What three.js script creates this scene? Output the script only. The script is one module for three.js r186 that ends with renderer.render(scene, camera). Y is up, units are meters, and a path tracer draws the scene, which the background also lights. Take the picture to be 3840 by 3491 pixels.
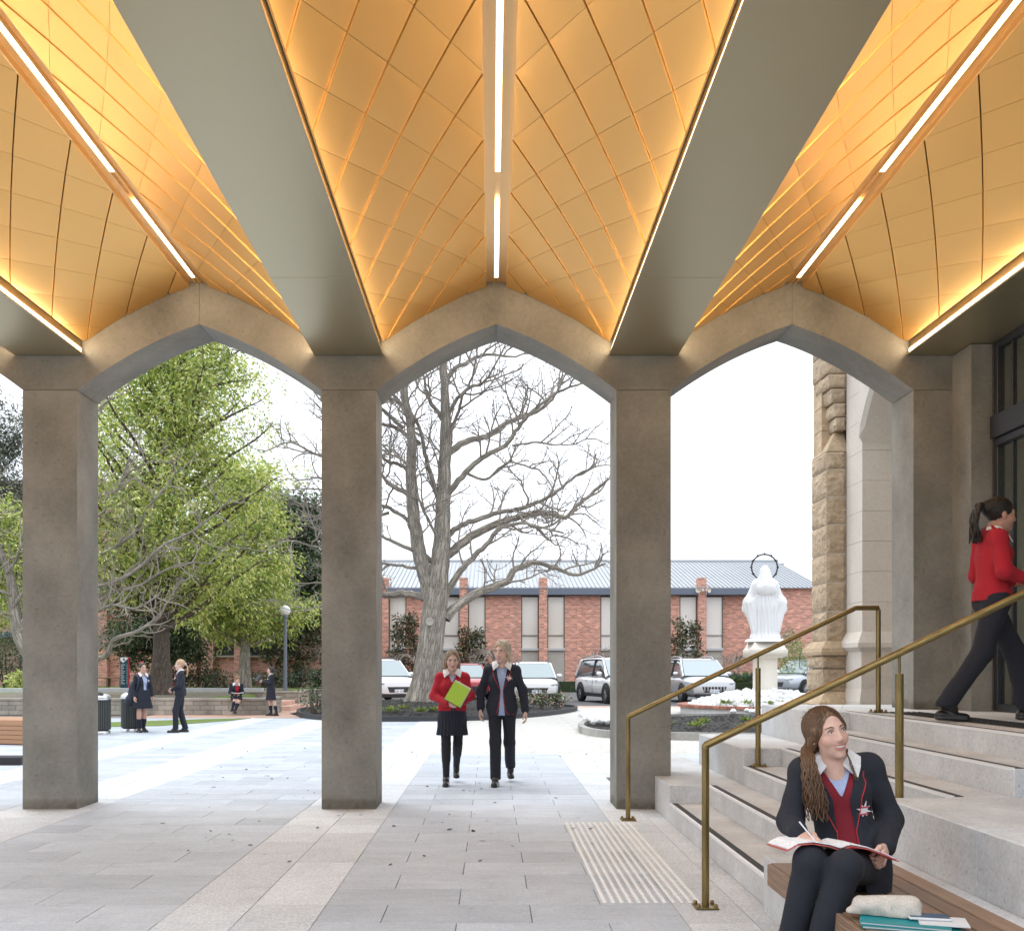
import * as THREE from 'three';
import { mergeGeometries, mergeVertices, toCreasedNormals } from 'three/addons/utils/BufferGeometryUtils.js';
import { RectAreaLightUniformsLib } from 'three/addons/lights/RectAreaLightUniformsLib.js';

/* ---------- camera, sky, sun, exposure ---------- */
const scene = new THREE.Scene();
const camera = new THREE.PerspectiveCamera(49.24, 1024 / 930, 0.05, 900);
camera.position.set(0, 1.38, 0);
camera.lookAt(0, 1.38, -10);
camera.setViewOffset(1024, 930, 20.8, -200.2, 1024, 930);   // shift lens, verticals stay vertical
const renderer = new THREE.WebGLRenderer({ antialias: true });
renderer.toneMapping = THREE.LinearToneMapping;
renderer.toneMappingExposure = 1.84;
renderer.shadowMap.enabled = true;
RectAreaLightUniformsLib.init();

// bright overcast sky, a little brighter overhead, faint cloud texture
{
  const W = 256, H = 128, a = new Float32Array(W * H * 4);
  const n = (x, y) => Math.sin(x * 3 + 1.3 * Math.sin(y * 5)) * 0.5 + Math.sin(x * 7 - y * 9 + 2) * 0.3 + Math.sin(x * 13 + y * 17) * 0.2;
  for (let j = 0; j < H; j++) for (let i = 0; i < W; i++) {
    const el = ((j + 0.5) / H - 0.5) * Math.PI, az = i / W * Math.PI * 2, k = (j * W + i) * 4;
    const up = Math.max(0, Math.sin(el));
    const L = el < 0 ? 0.45 : 0.78 + 0.42 * up + 0.05 * n(az * 2, el * 5);
    a[k] = L * 0.94; a[k + 1] = L * 0.995; a[k + 2] = L * 1.085; a[k + 3] = 1;
  }
  const t = new THREE.DataTexture(a, W, H, THREE.RGBAFormat, THREE.FloatType);
  t.mapping = THREE.EquirectangularReflectionMapping; t.magFilter = THREE.LinearFilter; t.minFilter = THREE.LinearFilter; t.needsUpdate = true;
  scene.background = t; scene.environment = t;
  scene.backgroundIntensity = 1.0; scene.environmentIntensity = 1.0;
}
const sun = new THREE.DirectionalLight(new THREE.Color(1, 0.97, 0.92), 0.7);
sun.position.set(-14, 40, -30); sun.target.position.set(0, 0, -14);
sun.castShadow = true; sun.shadow.radius = 45;
Object.assign(sun.shadow.camera, { left: -45, right: 45, top: 45, bottom: -45, near: 1, far: 140 });
sun.shadow.mapSize.set(2048, 2048);
scene.add(sun, sun.target);

/* ---------- helpers ---------- */
let seed = 7;
const rnd = () => { seed = (seed * 1664525 + 1013904223) >>> 0; return seed / 4294967296; };
const reseed = s => { seed = (s * 2654435761) >>> 0; rnd(); rnd(); };
const rr = (a, b) => a + (b - a) * rnd();
const lerp = (a, b, t) => a + (b - a) * t, clamp = (x, a, b) => Math.max(a, Math.min(b, x));
const sstep = (a, b, x) => { const t = clamp((x - a) / (b - a), 0, 1); return t * t * (3 - 2 * t); };
const V = (x, y, z) => new THREE.Vector3(x, y, z);
const hash2 = (x, y, s) => { let h = (x * 374761393 + y * 668265263 + s * 2147483647) | 0; h = Math.imul(h ^ (h >>> 13), 1274126177); return ((h ^ (h >>> 16)) >>> 0) / 4294967296; };
// tileable value noise, period p (integer)
function vn(x, y, p, s = 0) {
  const xi = Math.floor(x), yi = Math.floor(y), fx = x - xi, fy = y - yi, u = fx * fx * (3 - 2 * fx), v = fy * fy * (3 - 2 * fy);
  const m = (a) => ((a % p) + p) % p, x0 = m(xi), x1 = m(xi + 1), y0 = m(yi), y1 = m(yi + 1);
  return lerp(lerp(hash2(x0, y0, s), hash2(x1, y0, s), u), lerp(hash2(x0, y1, s), hash2(x1, y1, s), u), v);
}
function fbm(u, v, f, oct, s = 0, sy = 1) { let a = 0, w = 0.5, t = 0; for (let o = 0; o < oct; o++) { a += w * vn(u * f, v * f * sy, f * (sy >= 1 ? sy : 1), s + o * 17); t += w; f *= 2; w *= 0.5; } return a / t; }
const n3 = (x, y, z, s = 0) => { // 3d value noise
  const xi = Math.floor(x), yi = Math.floor(y), zi = Math.floor(z), fx = x - xi, fy = y - yi, fz = z - zi;
  const u = fx * fx * (3 - 2 * fx), v = fy * fy * (3 - 2 * fy), w = fz * fz * (3 - 2 * fz);
  const h = (a, b, c) => hash2(a + c * 131, b + c * 57, s);
  return lerp(lerp(lerp(h(xi, yi, zi), h(xi + 1, yi, zi), u), lerp(h(xi, yi + 1, zi), h(xi + 1, yi + 1, zi), u), v), lerp(lerp(h(xi, yi, zi + 1), h(xi + 1, yi, zi + 1), u), lerp(h(xi, yi + 1, zi + 1), h(xi + 1, yi + 1, zi + 1), u), v), w);
};
const enc = c => { c = clamp(c, 0, 1); return Math.round(255 * (c <= 0.0031308 ? c * 12.92 : 1.055 * Math.pow(c, 1 / 2.4) - 0.055)); };
// colour + height textures; fn(u,v) -> [r,g,b,h] in linear albedo; size in metres
function texture(N, metres, fn, M = N) {
  const a = new Uint8Array(N * M * 4), b = new Uint8Array(N * M * 4);
  for (let j = 0; j < M; j++) for (let i = 0; i < N; i++) {
    const c = fn(i / N, j / M), k = (j * N + i) * 4;
    a[k] = enc(c[0]); a[k + 1] = enc(c[1]); a[k + 2] = enc(c[2]); a[k + 3] = 255;
    b[k] = b[k + 1] = b[k + 2] = clamp(c[3] ?? 0.5, 0, 1) * 255; b[k + 3] = 255;
  }
  const mk = (d, srgb) => { const t = new THREE.DataTexture(d, N, M); t.wrapS = t.wrapT = THREE.RepeatWrapping; t.magFilter = THREE.LinearFilter; t.minFilter = THREE.LinearMipmapLinearFilter; t.generateMipmaps = true; if (srgb) t.colorSpace = THREE.SRGBColorSpace; const m2 = Array.isArray(metres) ? metres : [metres, metres]; t.repeat.set(1 / m2[0], 1 / m2[1]); t.needsUpdate = true; return t; };
  return { map: mk(a, true), bump: mk(b, false) };
}
const lin = (r, g, b) => new THREE.Color().setRGB(r, g, b);
const mat = (o) => new THREE.MeshStandardMaterial({ roughness: 0.85, metalness: 0, ...o });
const tmat = (t, bumpScale, o = {}) => mat({ map: t.map, ...(bumpScale ? { bumpMap: t.bump, bumpScale } : {}), ...o });
const plain = (r, g, b, rough = 0.7, o = {}) => mat({ color: lin(r, g, b), roughness: rough, ...o });

// names
const taken = {};
function numbered(n) { const k = taken[n] = (taken[n] ?? -1) + 1; return k ? `${n}_${String(k).padStart(3, '0')}` : n; }
function thing(name, label, category, group, pos, turn = 0) {
  const o = new THREE.Group(); o.name = numbered(name); scene.add(o); o.userData = { label, category }; if (group) o.userData.group = group;
  if (pos) o.position.set(...pos); o.rotation.y = turn; return o;
}
function part(parent, name, geo, m, label) { const o = new THREE.Mesh(geo, m); o.name = name; parent.add(o); if (label) o.userData.label = label; return o; }
function solo(name, label, category, geo, m, group) { const o = new THREE.Mesh(geo, m); o.name = numbered(name); scene.add(o); o.userData = { label, category }; if (group) o.userData.group = group; return o; }
function struct(name, geo, m, label) { const o = geo ? new THREE.Mesh(geo, m) : new THREE.Group(); o.name = numbered(name); scene.add(o); o.userData = { kind: 'structure', label: label || name.replace(/_/g, ' ') }; return o; }
function stuff(o) { o.userData.kind = 'stuff'; return o; }
function copyOf(src, label, pos, turn) { const c = src.clone(); c.name = numbered(src.name.replace(/_\d{3}$/, '')); scene.add(c); c.userData = { ...src.userData, label }; if (pos) c.position.set(...pos); if (turn !== undefined) c.rotation.y = turn; return c; }

// geometry
const clean = g => { g = g.index ? g.toNonIndexed() : g; for (const k of Object.keys(g.attributes)) if (!['position', 'normal', 'uv', 'color'].includes(k)) g.deleteAttribute(k); if (!g.attributes.normal) g.computeVertexNormals(); if (!g.attributes.uv) g.setAttribute('uv', new THREE.BufferAttribute(new Float32Array(g.attributes.position.count * 2), 2)); return g; };
const merge = gs => mergeGeometries(gs.map(clean), false);
function uvm(g, ou = 0, ov = 0) { // uv in metres from the facing of every triangle
  g = clean(g); const p = g.attributes.position, u = g.attributes.uv; const a = V(), b = V(), c = V(), n = V();
  for (let i = 0; i < p.count; i += 3) {
    a.fromBufferAttribute(p, i); b.fromBufferAttribute(p, i + 1); c.fromBufferAttribute(p, i + 2); n.copy(b).sub(a).cross(c.clone().sub(a));
    const ax = Math.abs(n.x), ay = Math.abs(n.y), az = Math.abs(n.z);
    for (let k = 0; k < 3; k++) { const x = p.getX(i + k), y = p.getY(i + k), z = p.getZ(i + k); if (ay >= ax && ay >= az) u.setXY(i + k, x + ou, z + ov); else if (ax >= az) u.setXY(i + k, z + ou, y + ov); else u.setXY(i + k, x + ou, y + ov); }
  }
  return g;
}
function tint(g, r, gg, b) { const n = g.attributes.position.count, a = new Float32Array(n * 3); for (let i = 0; i < n; i++) { a[i * 3] = r; a[i * 3 + 1] = gg; a[i * 3 + 2] = b; } g.setAttribute('color', new THREE.BufferAttribute(a, 3)); return g; }
// box from corner to corner; depth d counts away from the camera (z = -d); c chamfers the edges
function fromTris(P) { const g = new THREE.BufferGeometry(); g.setAttribute('position', new THREE.BufferAttribute(new Float32Array(P), 3)); g.setAttribute('uv', new THREE.BufferAttribute(new Float32Array(P.length / 3 * 2), 2)); g.computeVertexNormals(); return g; }
function bx(x0, x1, y0, y1, d0, d1, c = 0) {
  const w = x1 - x0, h = y1 - y0, d = d1 - d0, g = cbox(w, h, d, c); g.translate((x0 + x1) / 2, (y0 + y1) / 2, -(d0 + d1) / 2); return uvm(g);
}
function cbox(w, h, d, c = 0) {
  if (!c) return clean(new THREE.BoxGeometry(w, h, d));
  const P = [], X = w / 2, Y = h / 2, Z = d / 2, t = (a, b, e) => P.push(...a, ...b, ...e), q = (a, b, e, f) => { t(a, b, e); t(a, e, f); };
  const out = (pts) => { const [a, b, e] = pts, n = V(...b).sub(V(...a)).cross(V(...e).sub(V(...a))), m = V(0, 0, 0); pts.forEach(p => m.add(V(...p))); if (n.dot(m) < 0) pts.reverse(); pts.length === 4 ? q(...pts) : t(...pts); };
  for (const s of [-1, 1]) {
    out([[s * X, -Y + c, -Z + c], [s * X, Y - c, -Z + c], [s * X, Y - c, Z - c], [s * X, -Y + c, Z - c]]);
    out([[-X + c, s * Y, -Z + c], [X - c, s * Y, -Z + c], [X - c, s * Y, Z - c], [-X + c, s * Y, Z - c]]);
    out([[-X + c, -Y + c, s * Z], [X - c, -Y + c, s * Z], [X - c, Y - c, s * Z], [-X + c, Y - c, s * Z]]);
    for (const r of [-1, 1]) {
      out([[s * X, r * (Y - c), -Z + c], [s * X, r * (Y - c), Z - c], [s * (X - c), r * Y, Z - c], [s * (X - c), r * Y, -Z + c]]);
      out([[s * X, -Y + c, r * (Z - c)], [s * X, Y - c, r * (Z - c)], [s * (X - c), Y - c, r * Z], [s * (X - c), -Y + c, r * Z]]);
      out([[-X + c, s * Y, r * (Z - c)], [X - c, s * Y, r * (Z - c)], [X - c, s * (Y - c), r * Z], [-X + c, s * (Y - c), r * Z]]);
      for (const q2 of [-1, 1]) out([[s * X, r * (Y - c), q2 * (Z - c)], [s * (X - c), r * Y, q2 * (Z - c)], [s * (X - c), r * (Y - c), q2 * Z]]);
    }
  }
  return fromTris(P);
}
// outline in x,y extruded over depth d0..d1
function prism(pts, d0, d1, bev = 0) {
  const s = new THREE.Shape(pts.map(p => new THREE.Vector2(p[0], p[1])));
  const g = new THREE.ExtrudeGeometry(s, { depth: d1 - d0 - 2 * bev, bevelEnabled: bev > 0, bevelSize: bev, bevelThickness: bev, bevelSegments: 1, bevelOffset: -bev, curveSegments: 6 });
  g.translate(0, 0, -d1 + bev); return uvm(g);
}
// outline in x,depth extruded upwards y0..y1
function slab(pts, y0, y1, bev = 0) {
  const s = new THREE.Shape(pts.map(p => new THREE.Vector2(p[0], p[1])));
  const g = new THREE.ExtrudeGeometry(s, { depth: y1 - y0 - 2 * bev, bevelEnabled: bev > 0, bevelSize: bev, bevelThickness: bev, bevelSegments: 1, bevelOffset: -bev, curveSegments: 6 });
  g.rotateX(-Math.PI / 2); g.translate(0, y0 + bev, 0); return uvm(g); // shape y becomes -z = depth
}
// tube along points with radii
function tube(pts, rad, sides = 6, closedEnds = true, uvScale = 1) {
  const n = pts.length, P = [], N = [], U = [], I = []; const R = i => Array.isArray(rad) ? rad[i] : rad;
  let up = V(0.31, 0.17, 0.93).normalize(), len = 0;
  for (let i = 0; i < n; i++) {
    const t = pts[Math.min(n - 1, i + 1)].clone().sub(pts[Math.max(0, i - 1)]).normalize();
    const b = t.clone().cross(up); if (b.lengthSq() < 1e-6) b.set(1, 0, 0).cross(t); b.normalize(); const c = t.clone().cross(b).normalize(); up = c.clone().negate();
    if (i) len += pts[i].distanceTo(pts[i - 1]);
    for (let k = 0; k <= sides; k++) { const a = k / sides * Math.PI * 2, x = Math.cos(a), y = Math.sin(a), d = b.clone().multiplyScalar(x).addScaledVector(c, y); P.push(pts[i].x + d.x * R(i), pts[i].y + d.y * R(i), pts[i].z + d.z * R(i)); N.push(d.x, d.y, d.z); U.push(k / sides * Math.max(0.05, R(0) * 6.28) * uvScale, len * uvScale); }
  }
  const w = sides + 1;
  for (let i = 0; i < n - 1; i++) for (let k = 0; k < sides; k++) { const a = i * w + k, b = a + 1, c = a + w, d = c + 1; I.push(a, b, c, b, d, c); }
  if (closedEnds) for (const [i, f] of [[0, 1], [n - 1, 0]]) { const c = P.length / 3, t = (i ? pts[n - 1].clone().sub(pts[n - 2]) : pts[0].clone().sub(pts[1])).normalize(); P.push(pts[i].x, pts[i].y, pts[i].z); N.push(t.x, t.y, t.z); U.push(0, 0); for (let k = 0; k < sides; k++) { const a = i * w + k; f ? I.push(c, a + 1, a) : I.push(c, a, a + 1); } }
  const g = new THREE.BufferGeometry(); g.setAttribute('position', new THREE.Float32BufferAttribute(P, 3)); g.setAttribute('normal', new THREE.Float32BufferAttribute(N, 3)); g.setAttribute('uv', new THREE.Float32BufferAttribute(U, 2)); g.setIndex(I); return g;
}
const smooth = (pts, n) => new THREE.CatmullRomCurve3(pts).getPoints(n);
const lathe = (pts, seg = 24) => clean(new THREE.LatheGeometry(pts.map(p => new THREE.Vector2(p[0], p[1])), seg));
const cyl = (r0, r1, h, seg = 16, x = 0, y = 0, z = 0) => { const g = clean(new THREE.CylinderGeometry(r1, r0, h, seg)); g.translate(x, y + h / 2, z); return g; };
const ball = (r, x = 0, y = 0, z = 0, s = 12) => { const g = clean(new THREE.SphereGeometry(r, s, Math.max(6, s >> 1))); g.translate(x, y, z); return g; };
const mv = (g, x, y, z) => { g.translate(x, y, z); return g; };
/* ---------- materials ---------- */
const TX = {};
const grey = (v, k) => [v * k[0], v * k[1], v * k[2]];
TX.concrete = texture(512, 1.6, (u, v) => {
  const a = fbm(u, v, 4, 5, 1), b = fbm(u, v, 64, 3, 5), st = fbm(u, v, 8, 4, 9, 0.25), pin = Math.pow(vn(u * 96, v * 96, 96, 33), 18);
  const m = 0.74 + 0.26 * (a - 0.5) * 2 + 0.16 * (b - 0.5) + 0.2 * (st - 0.5);
  return [...grey(clamp(m * (1 - 0.5 * pin), 0.1, 1.2), [0.61, 0.58, 0.535]), 0.5 + 0.4 * (b - 0.5) + 0.2 * (a - 0.5) - 0.5 * pin];
});
TX.step = texture(512, 1.3, (u, v) => {
  const a = fbm(u, v, 5, 5, 41), b = fbm(u, v, 96, 2, 45), pin = Math.pow(vn(u * 110, v * 110, 110, 48), 16), m = 0.8 + 0.34 * (a - 0.5) + 0.2 * (b - 0.5);
  return [...grey(clamp(m * (1 - 0.62 * pin), 0.08, 1.2), [0.68, 0.69, 0.695]), 0.5 + 0.35 * (b - 0.5) - 0.5 * pin];
});
TX.bluestone = texture(512, 1.1, (u, v) => {
  const a = fbm(u, v, 4, 5, 61), b = fbm(u, v, 128, 2, 65), s = fbm(u, v, 6, 4, 66, 4), p = Math.pow(vn(u * 70, v * 140, 140, 3), 14);
  const m = 0.8 + 0.2 * (a - 0.5) + 0.26 * (b - 0.5) + 0.16 * (s - 0.5) - 0.4 * p;
  return [...grey(clamp(m, 0.1, 1.2), [0.56, 0.605, 0.665]), 0.5 + 0.5 * (b - 0.5) - 0.3 * p];
});
TX.granite = texture(512, 0.9, (u, v) => {
  const a = fbm(u, v, 4, 4, 71), b = vn(u * 150, v * 150, 150, 75), c = vn(u * 90, v * 90, 90, 76);
  const m = 0.82 + 0.16 * (a - 0.5) + 0.34 * (b - 0.5) + 0.22 * (c - 0.5);
  return [...grey(clamp(m, 0.1, 1.2), [0.72, 0.755, 0.79]), 0.5 + 0.5 * (b - 0.5)];
});
TX.sett = texture(512, 1.2, (u, v) => { // small sandy setts laid in arcs
  const ang = 0.5 * Math.sin(u * Math.PI * 2), V2 = v * 12 + ang, r = Math.floor(V2), fv = V2 - r, U2 = u * 12 + (((r % 12) + 12) % 12) * 0.37, c = Math.floor(U2), fu = U2 - c;
  const e = Math.min(fu, 1 - fu, fv, 1 - fv), t = hash2(((c % 12) + 12) % 12, ((r % 12) + 12) % 12, 5), j = sstep(0.04, 0.12, e);
  const m = lerp(0.62, 0.86 + 0.26 * (t - 0.5), j) + 0.2 * (fbm(u, v, 64, 2, 8) - 0.5);
  return [...grey(m, [0.66, 0.635, 0.585]), 0.2 + 0.6 * j];
});
function brickTex(cols, rows, bw, base, mortar, vary) {
  return texture(512, [bw * cols, 0.086 * rows], (u, v) => {
    const V2 = v * rows, r = Math.floor(V2), fv = V2 - r, U2 = u * cols + (r % 2) * 0.5, c = ((Math.floor(U2) % cols) + cols) % cols, fu = U2 - Math.floor(U2);
    const e = Math.min(Math.min(fu, 1 - fu) * bw / 0.086, Math.min(fv, 1 - fv)), j = sstep(0.05, 0.12, e), t = hash2(c, r, 9), t2 = hash2(c, r, 19), n = fbm(u, v, 32, 3, 4) - 0.5;
    const k = 1 + vary * (t - 0.5) * 2 + 0.3 * n, pale = t2 > 0.94 ? 1.25 : 1;
    return [lerp(mortar[0], base[0] * k * pale, j), lerp(mortar[1], base[1] * k * pale * (1 + 0.1 * (t2 - 0.5)), j), lerp(mortar[2], base[2] * k * pale, j), 0.25 + 0.5 * j + 0.2 * n];
  });
}
TX.brick = brickTex(8, 22, 0.24, [0.58, 0.26, 0.185], [0.6, 0.5, 0.43], 0.32);
TX.pinkbrick = brickTex(8, 22, 0.24, [0.56, 0.33, 0.24], [0.5, 0.42, 0.36], 0.16);
TX.asphalt = texture(256, 1.5, (u, v) => { const m = 0.1 + 0.07 * (vn(u * 128, v * 128, 128, 2) - 0.5) + 0.05 * (fbm(u, v, 4, 4, 6) - 0.5); return [m, m, m * 1.05, vn(u * 128, v * 128, 128, 2)]; });
TX.sandstone = texture(512, 0.9, (u, v) => {
  const a = fbm(u, v, 3, 5, 81), b = fbm(u, v, 24, 4, 85), l = fbm(u, v, 3, 4, 88, 5), h = Math.abs(fbm(u, v, 6, 5, 99) - 0.5) * 2;
  const m = 0.8 + 0.5 * (a - 0.5) + 0.35 * (b - 0.5) + 0.3 * (l - 0.5);
  return [...grey(clamp(m, 0.15, 1.2), [0.54, 0.41, 0.275]), clamp(0.15 + 0.85 * h + 0.3 * (b - 0.5), 0, 1)];
});
TX.render = texture(512, 2.0, (u, v) => { const a = fbm(u, v, 3, 5, 101), b = fbm(u, v, 90, 2, 105), m = 0.86 + 0.2 * (a - 0.5) + 0.12 * (b - 0.5); return [...grey(m, [0.66, 0.62, 0.57]), b]; });
TX.mulch = texture(512, 1.0, (u, v) => { const a = fbm(u, v, 20, 3, 111, 2), b = vn(u * 60, v * 120, 120, 115), m = 0.016 + 0.03 * Math.pow(a, 2) + 0.06 * Math.pow(b, 6); return [m * 1.05, m * 0.95, m * 0.88, a]; });
TX.grass = texture(256, 0.8, (u, v) => { const b = vn(u * 90, v * 90, 90, 125), a = fbm(u, v, 4, 4, 121), m = 0.5 + 0.7 * b + 0.6 * (a - 0.5); return [0.19 * m, 0.27 * m, 0.05 * m, b]; });
TX.soil = texture(256, 1.0, (u, v) => { const b = vn(u * 60, v * 60, 60, 225), a = fbm(u, v, 6, 4, 221), m = 0.4 + 0.7 * b + 0.5 * (a - 0.5); return [0.27 * m, 0.23 * m, 0.17 * m, b]; });
TX.bark = texture(512, [0.9, 1.4], (u, v) => { // ridged grey bark
  const w = u + 0.05 * fbm(u, v, 4, 3, 7), r = Math.abs(fbm(w, v, 14, 3, 131, 0.3) - 0.5) * 2, c = fbm(u, v, 40, 3, 135), m = 0.35 + 0.8 * Math.pow(r, 0.7) + 0.4 * (c - 0.5);
  return [0.46 * m, 0.41 * m, 0.34 * m, clamp(r * 1.2, 0, 1)];
});
TX.darkbark = texture(256, [0.8, 1.2], (u, v) => { const r = Math.abs(fbm(u, v, 12, 3, 141, 0.4) - 0.5) * 2, c = fbm(u, v, 40, 2, 145), m = 0.4 + 0.8 * r + 0.4 * (c - 0.5); return [0.2 * m, 0.155 * m, 0.125 * m, r]; });
TX.wood = texture(512, [0.5, 1.6], (u, v) => { // grain runs along v
  const w = u * 1 + 0.06 * fbm(u, v, 3, 3, 151, 1), g = 0.5 + 0.5 * Math.sin((w * 40 + 3 * fbm(u, v, 4, 3, 155)) * 6.283), f = fbm(u, v, 64, 3, 158, 0.125), k = Math.pow(vn(u * 6, v * 6, 6, 159), 10);
  const m = 0.72 + 0.22 * g + 0.5 * (f - 0.5) - 0.4 * k;
  return [0.25 * m, 0.165 * m, 0.11 * m, 0.5 * g + 0.5 * f];
});
TX.cloth = texture(256, 0.12, (u, v) => { const w = (Math.sin((u + v) * 6.283 * 24) * 0.5 + 0.5), n = vn(u * 64, v * 64, 64, 161), a = fbm(u, v, 4, 3, 165), m = 0.8 + 0.25 * (w - 0.5) + 0.35 * (n - 0.5) + 0.15 * (a - 0.5); return [m, m, m, 0.5 * w + 0.5 * n]; });
TX.knit = texture(256, 0.14, (u, v) => { const r = Math.abs(Math.sin(u * 6.283 * 14)), c = Math.abs(Math.sin((v * 20 + (u * 28 % 1) * 0.4) * 6.283 * 0.5)), n = vn(u * 64, v * 64, 64, 171), m = 0.72 + 0.2 * r + 0.14 * c + 0.3 * (n - 0.5); return [m, m, m, 0.5 * r + 0.4 * c]; });
TX.metal = texture(256, 0.8, (u, v) => { const a = fbm(u, v, 3, 4, 181), b = fbm(u, v, 40, 3, 185), m = 0.92 + 0.1 * (a - 0.5) + 0.12 * (b - 0.5); return [m, m, m, 0.5 + 0.6 * (b - 0.5) + 0.4 * (a - 0.5)]; });
TX.brass = texture(256, [0.2, 0.5], (u, v) => { const a = fbm(u, v, 5, 4, 191), b = fbm(u, v, 32, 3, 195, 0.25), m = 0.8 + 0.5 * (a - 0.5) + 0.5 * (b - 0.5); return [m, m, m, b]; });
TX.roof = texture(256, 6, (u, v) => { const a = fbm(u, v, 3, 4, 201), m = 0.92 + 0.16 * (a - 0.5); return [m, m, m, a]; });
TX.panel = texture(256, 1, (u, v) => { const a = vn(u * 100, v * 100, 100, 213), b = fbm(u, v, 4, 3, 216), m = 0.8 + 0.5 * (a - 0.5) + 0.1 * (b - 0.5); return [m, m, m, a]; });
const MT = {
  concrete: tmat(TX.concrete, 0.003, { color: lin(0.465, 0.475, 0.455), roughness: 0.82 }),
  step: tmat(TX.step, 0.002, { roughness: 0.8 }),
  granite: [0.94, 1.0, 0.88].map(k => tmat(TX.granite, 0.0015, { color: lin(k, k, k), roughness: 0.72 })),
  bluestone: [0.93, 1.0, 0.97, 1.04, 0.87].map(k => tmat(TX.bluestone, 0.0015, { color: lin(k, k, k), roughness: 0.62 })),
  joint: plain(0.22, 0.2, 0.18, 0.95),
  sett: tmat(TX.sett, 0.006, { roughness: 0.85 }),
  brick: tmat(TX.brick, 0.006), pinkbrick: tmat(TX.pinkbrick, 0.005),
  asphalt: tmat(TX.asphalt, 0.004, { roughness: 0.9 }),
  sandstone: tmat(TX.sandstone, 0.03), dressed: tmat(TX.sandstone, 0.004, { color: lin(1.1, 1.08, 1.03) }),
  pale: tmat(TX.render, 0.001, { color: lin(1.06, 1.02, 0.96) }),
  mortar: plain(0.55, 0.49, 0.4, 0.95),
  mulch: tmat(TX.mulch, 0.03, { roughness: 0.95 }), grass: tmat(TX.grass, 0.02), soil: tmat(TX.soil, 0.02),
  bark: tmat(TX.bark, 0.02, { roughness: 0.95 }), darkbark: tmat(TX.darkbark, 0.02, { roughness: 0.95 }),
  twig: plain(0.27, 0.235, 0.2, 0.9), paletwig: plain(0.33, 0.29, 0.24, 0.9),
  wood: tmat(TX.wood, 0.0012, { roughness: 0.55, color: lin(1.15, 1.1, 1.05) }),
  palewood: tmat(TX.wood, 0.002, { color: lin(1.9, 1.6, 1.35) }),
  gold: new THREE.MeshStandardMaterial({ color: lin(0.75, 0.45, 0.15), metalness: 0.88, roughness: 0.44, bumpMap: TX.metal.bump, bumpScale: 0.0006 }),
  goldtrim: plain(0.78, 0.55, 0.28, 0.45, { metalness: 0.85 }),
  beam: new THREE.MeshStandardMaterial({ color: lin(0.5, 0.44, 0.29), metalness: 0.85, roughness: 0.38, bumpMap: TX.metal.bump, bumpScale: 0.0004 }),
  backing: plain(0.16, 0.095, 0.04, 0.8),  // dark colour put in so gaps between ceiling panels read as shaded
  dark: plain(0.02, 0.02, 0.022, 0.6),
  frame: plain(0.035, 0.038, 0.045, 0.42, { metalness: 0.3 }),
  brass: tmat(TX.brass, 0.0006, { color: lin(0.30, 0.22, 0.09), metalness: 0.9, roughness: 0.36 }),
  steel: plain(0.62, 0.62, 0.62, 0.28, { metalness: 1 }),
  glass: new THREE.MeshPhysicalMaterial({ color: lin(0.86, 0.9, 0.88), roughness: 0.02, transmission: 1, thickness: 0, ior: 1.5 }),
  roof: tmat(TX.roof, 0, { color: lin(0.43, 0.445, 0.455), roughness: 0.5, metalness: 0.25 }),
  fascia: plain(0.14, 0.165, 0.21, 0.5),
  panel: tmat(TX.panel, 0.003, { color: lin(0.55, 0.52, 0.46) }),
  white: plain(0.8, 0.8, 0.78, 0.55), whitestone: plain(0.7, 0.7, 0.69, 0.8), marble: plain(0.74, 0.74, 0.74, 0.5),
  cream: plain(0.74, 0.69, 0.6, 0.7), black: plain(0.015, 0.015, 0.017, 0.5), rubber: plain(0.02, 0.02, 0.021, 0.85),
};
const led = new THREE.MeshStandardMaterial({ color: lin(0.9, 0.9, 0.85), emissive: new THREE.Color().setRGB(1, 0.8, 0.55), emissiveIntensity: 6 });
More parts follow.
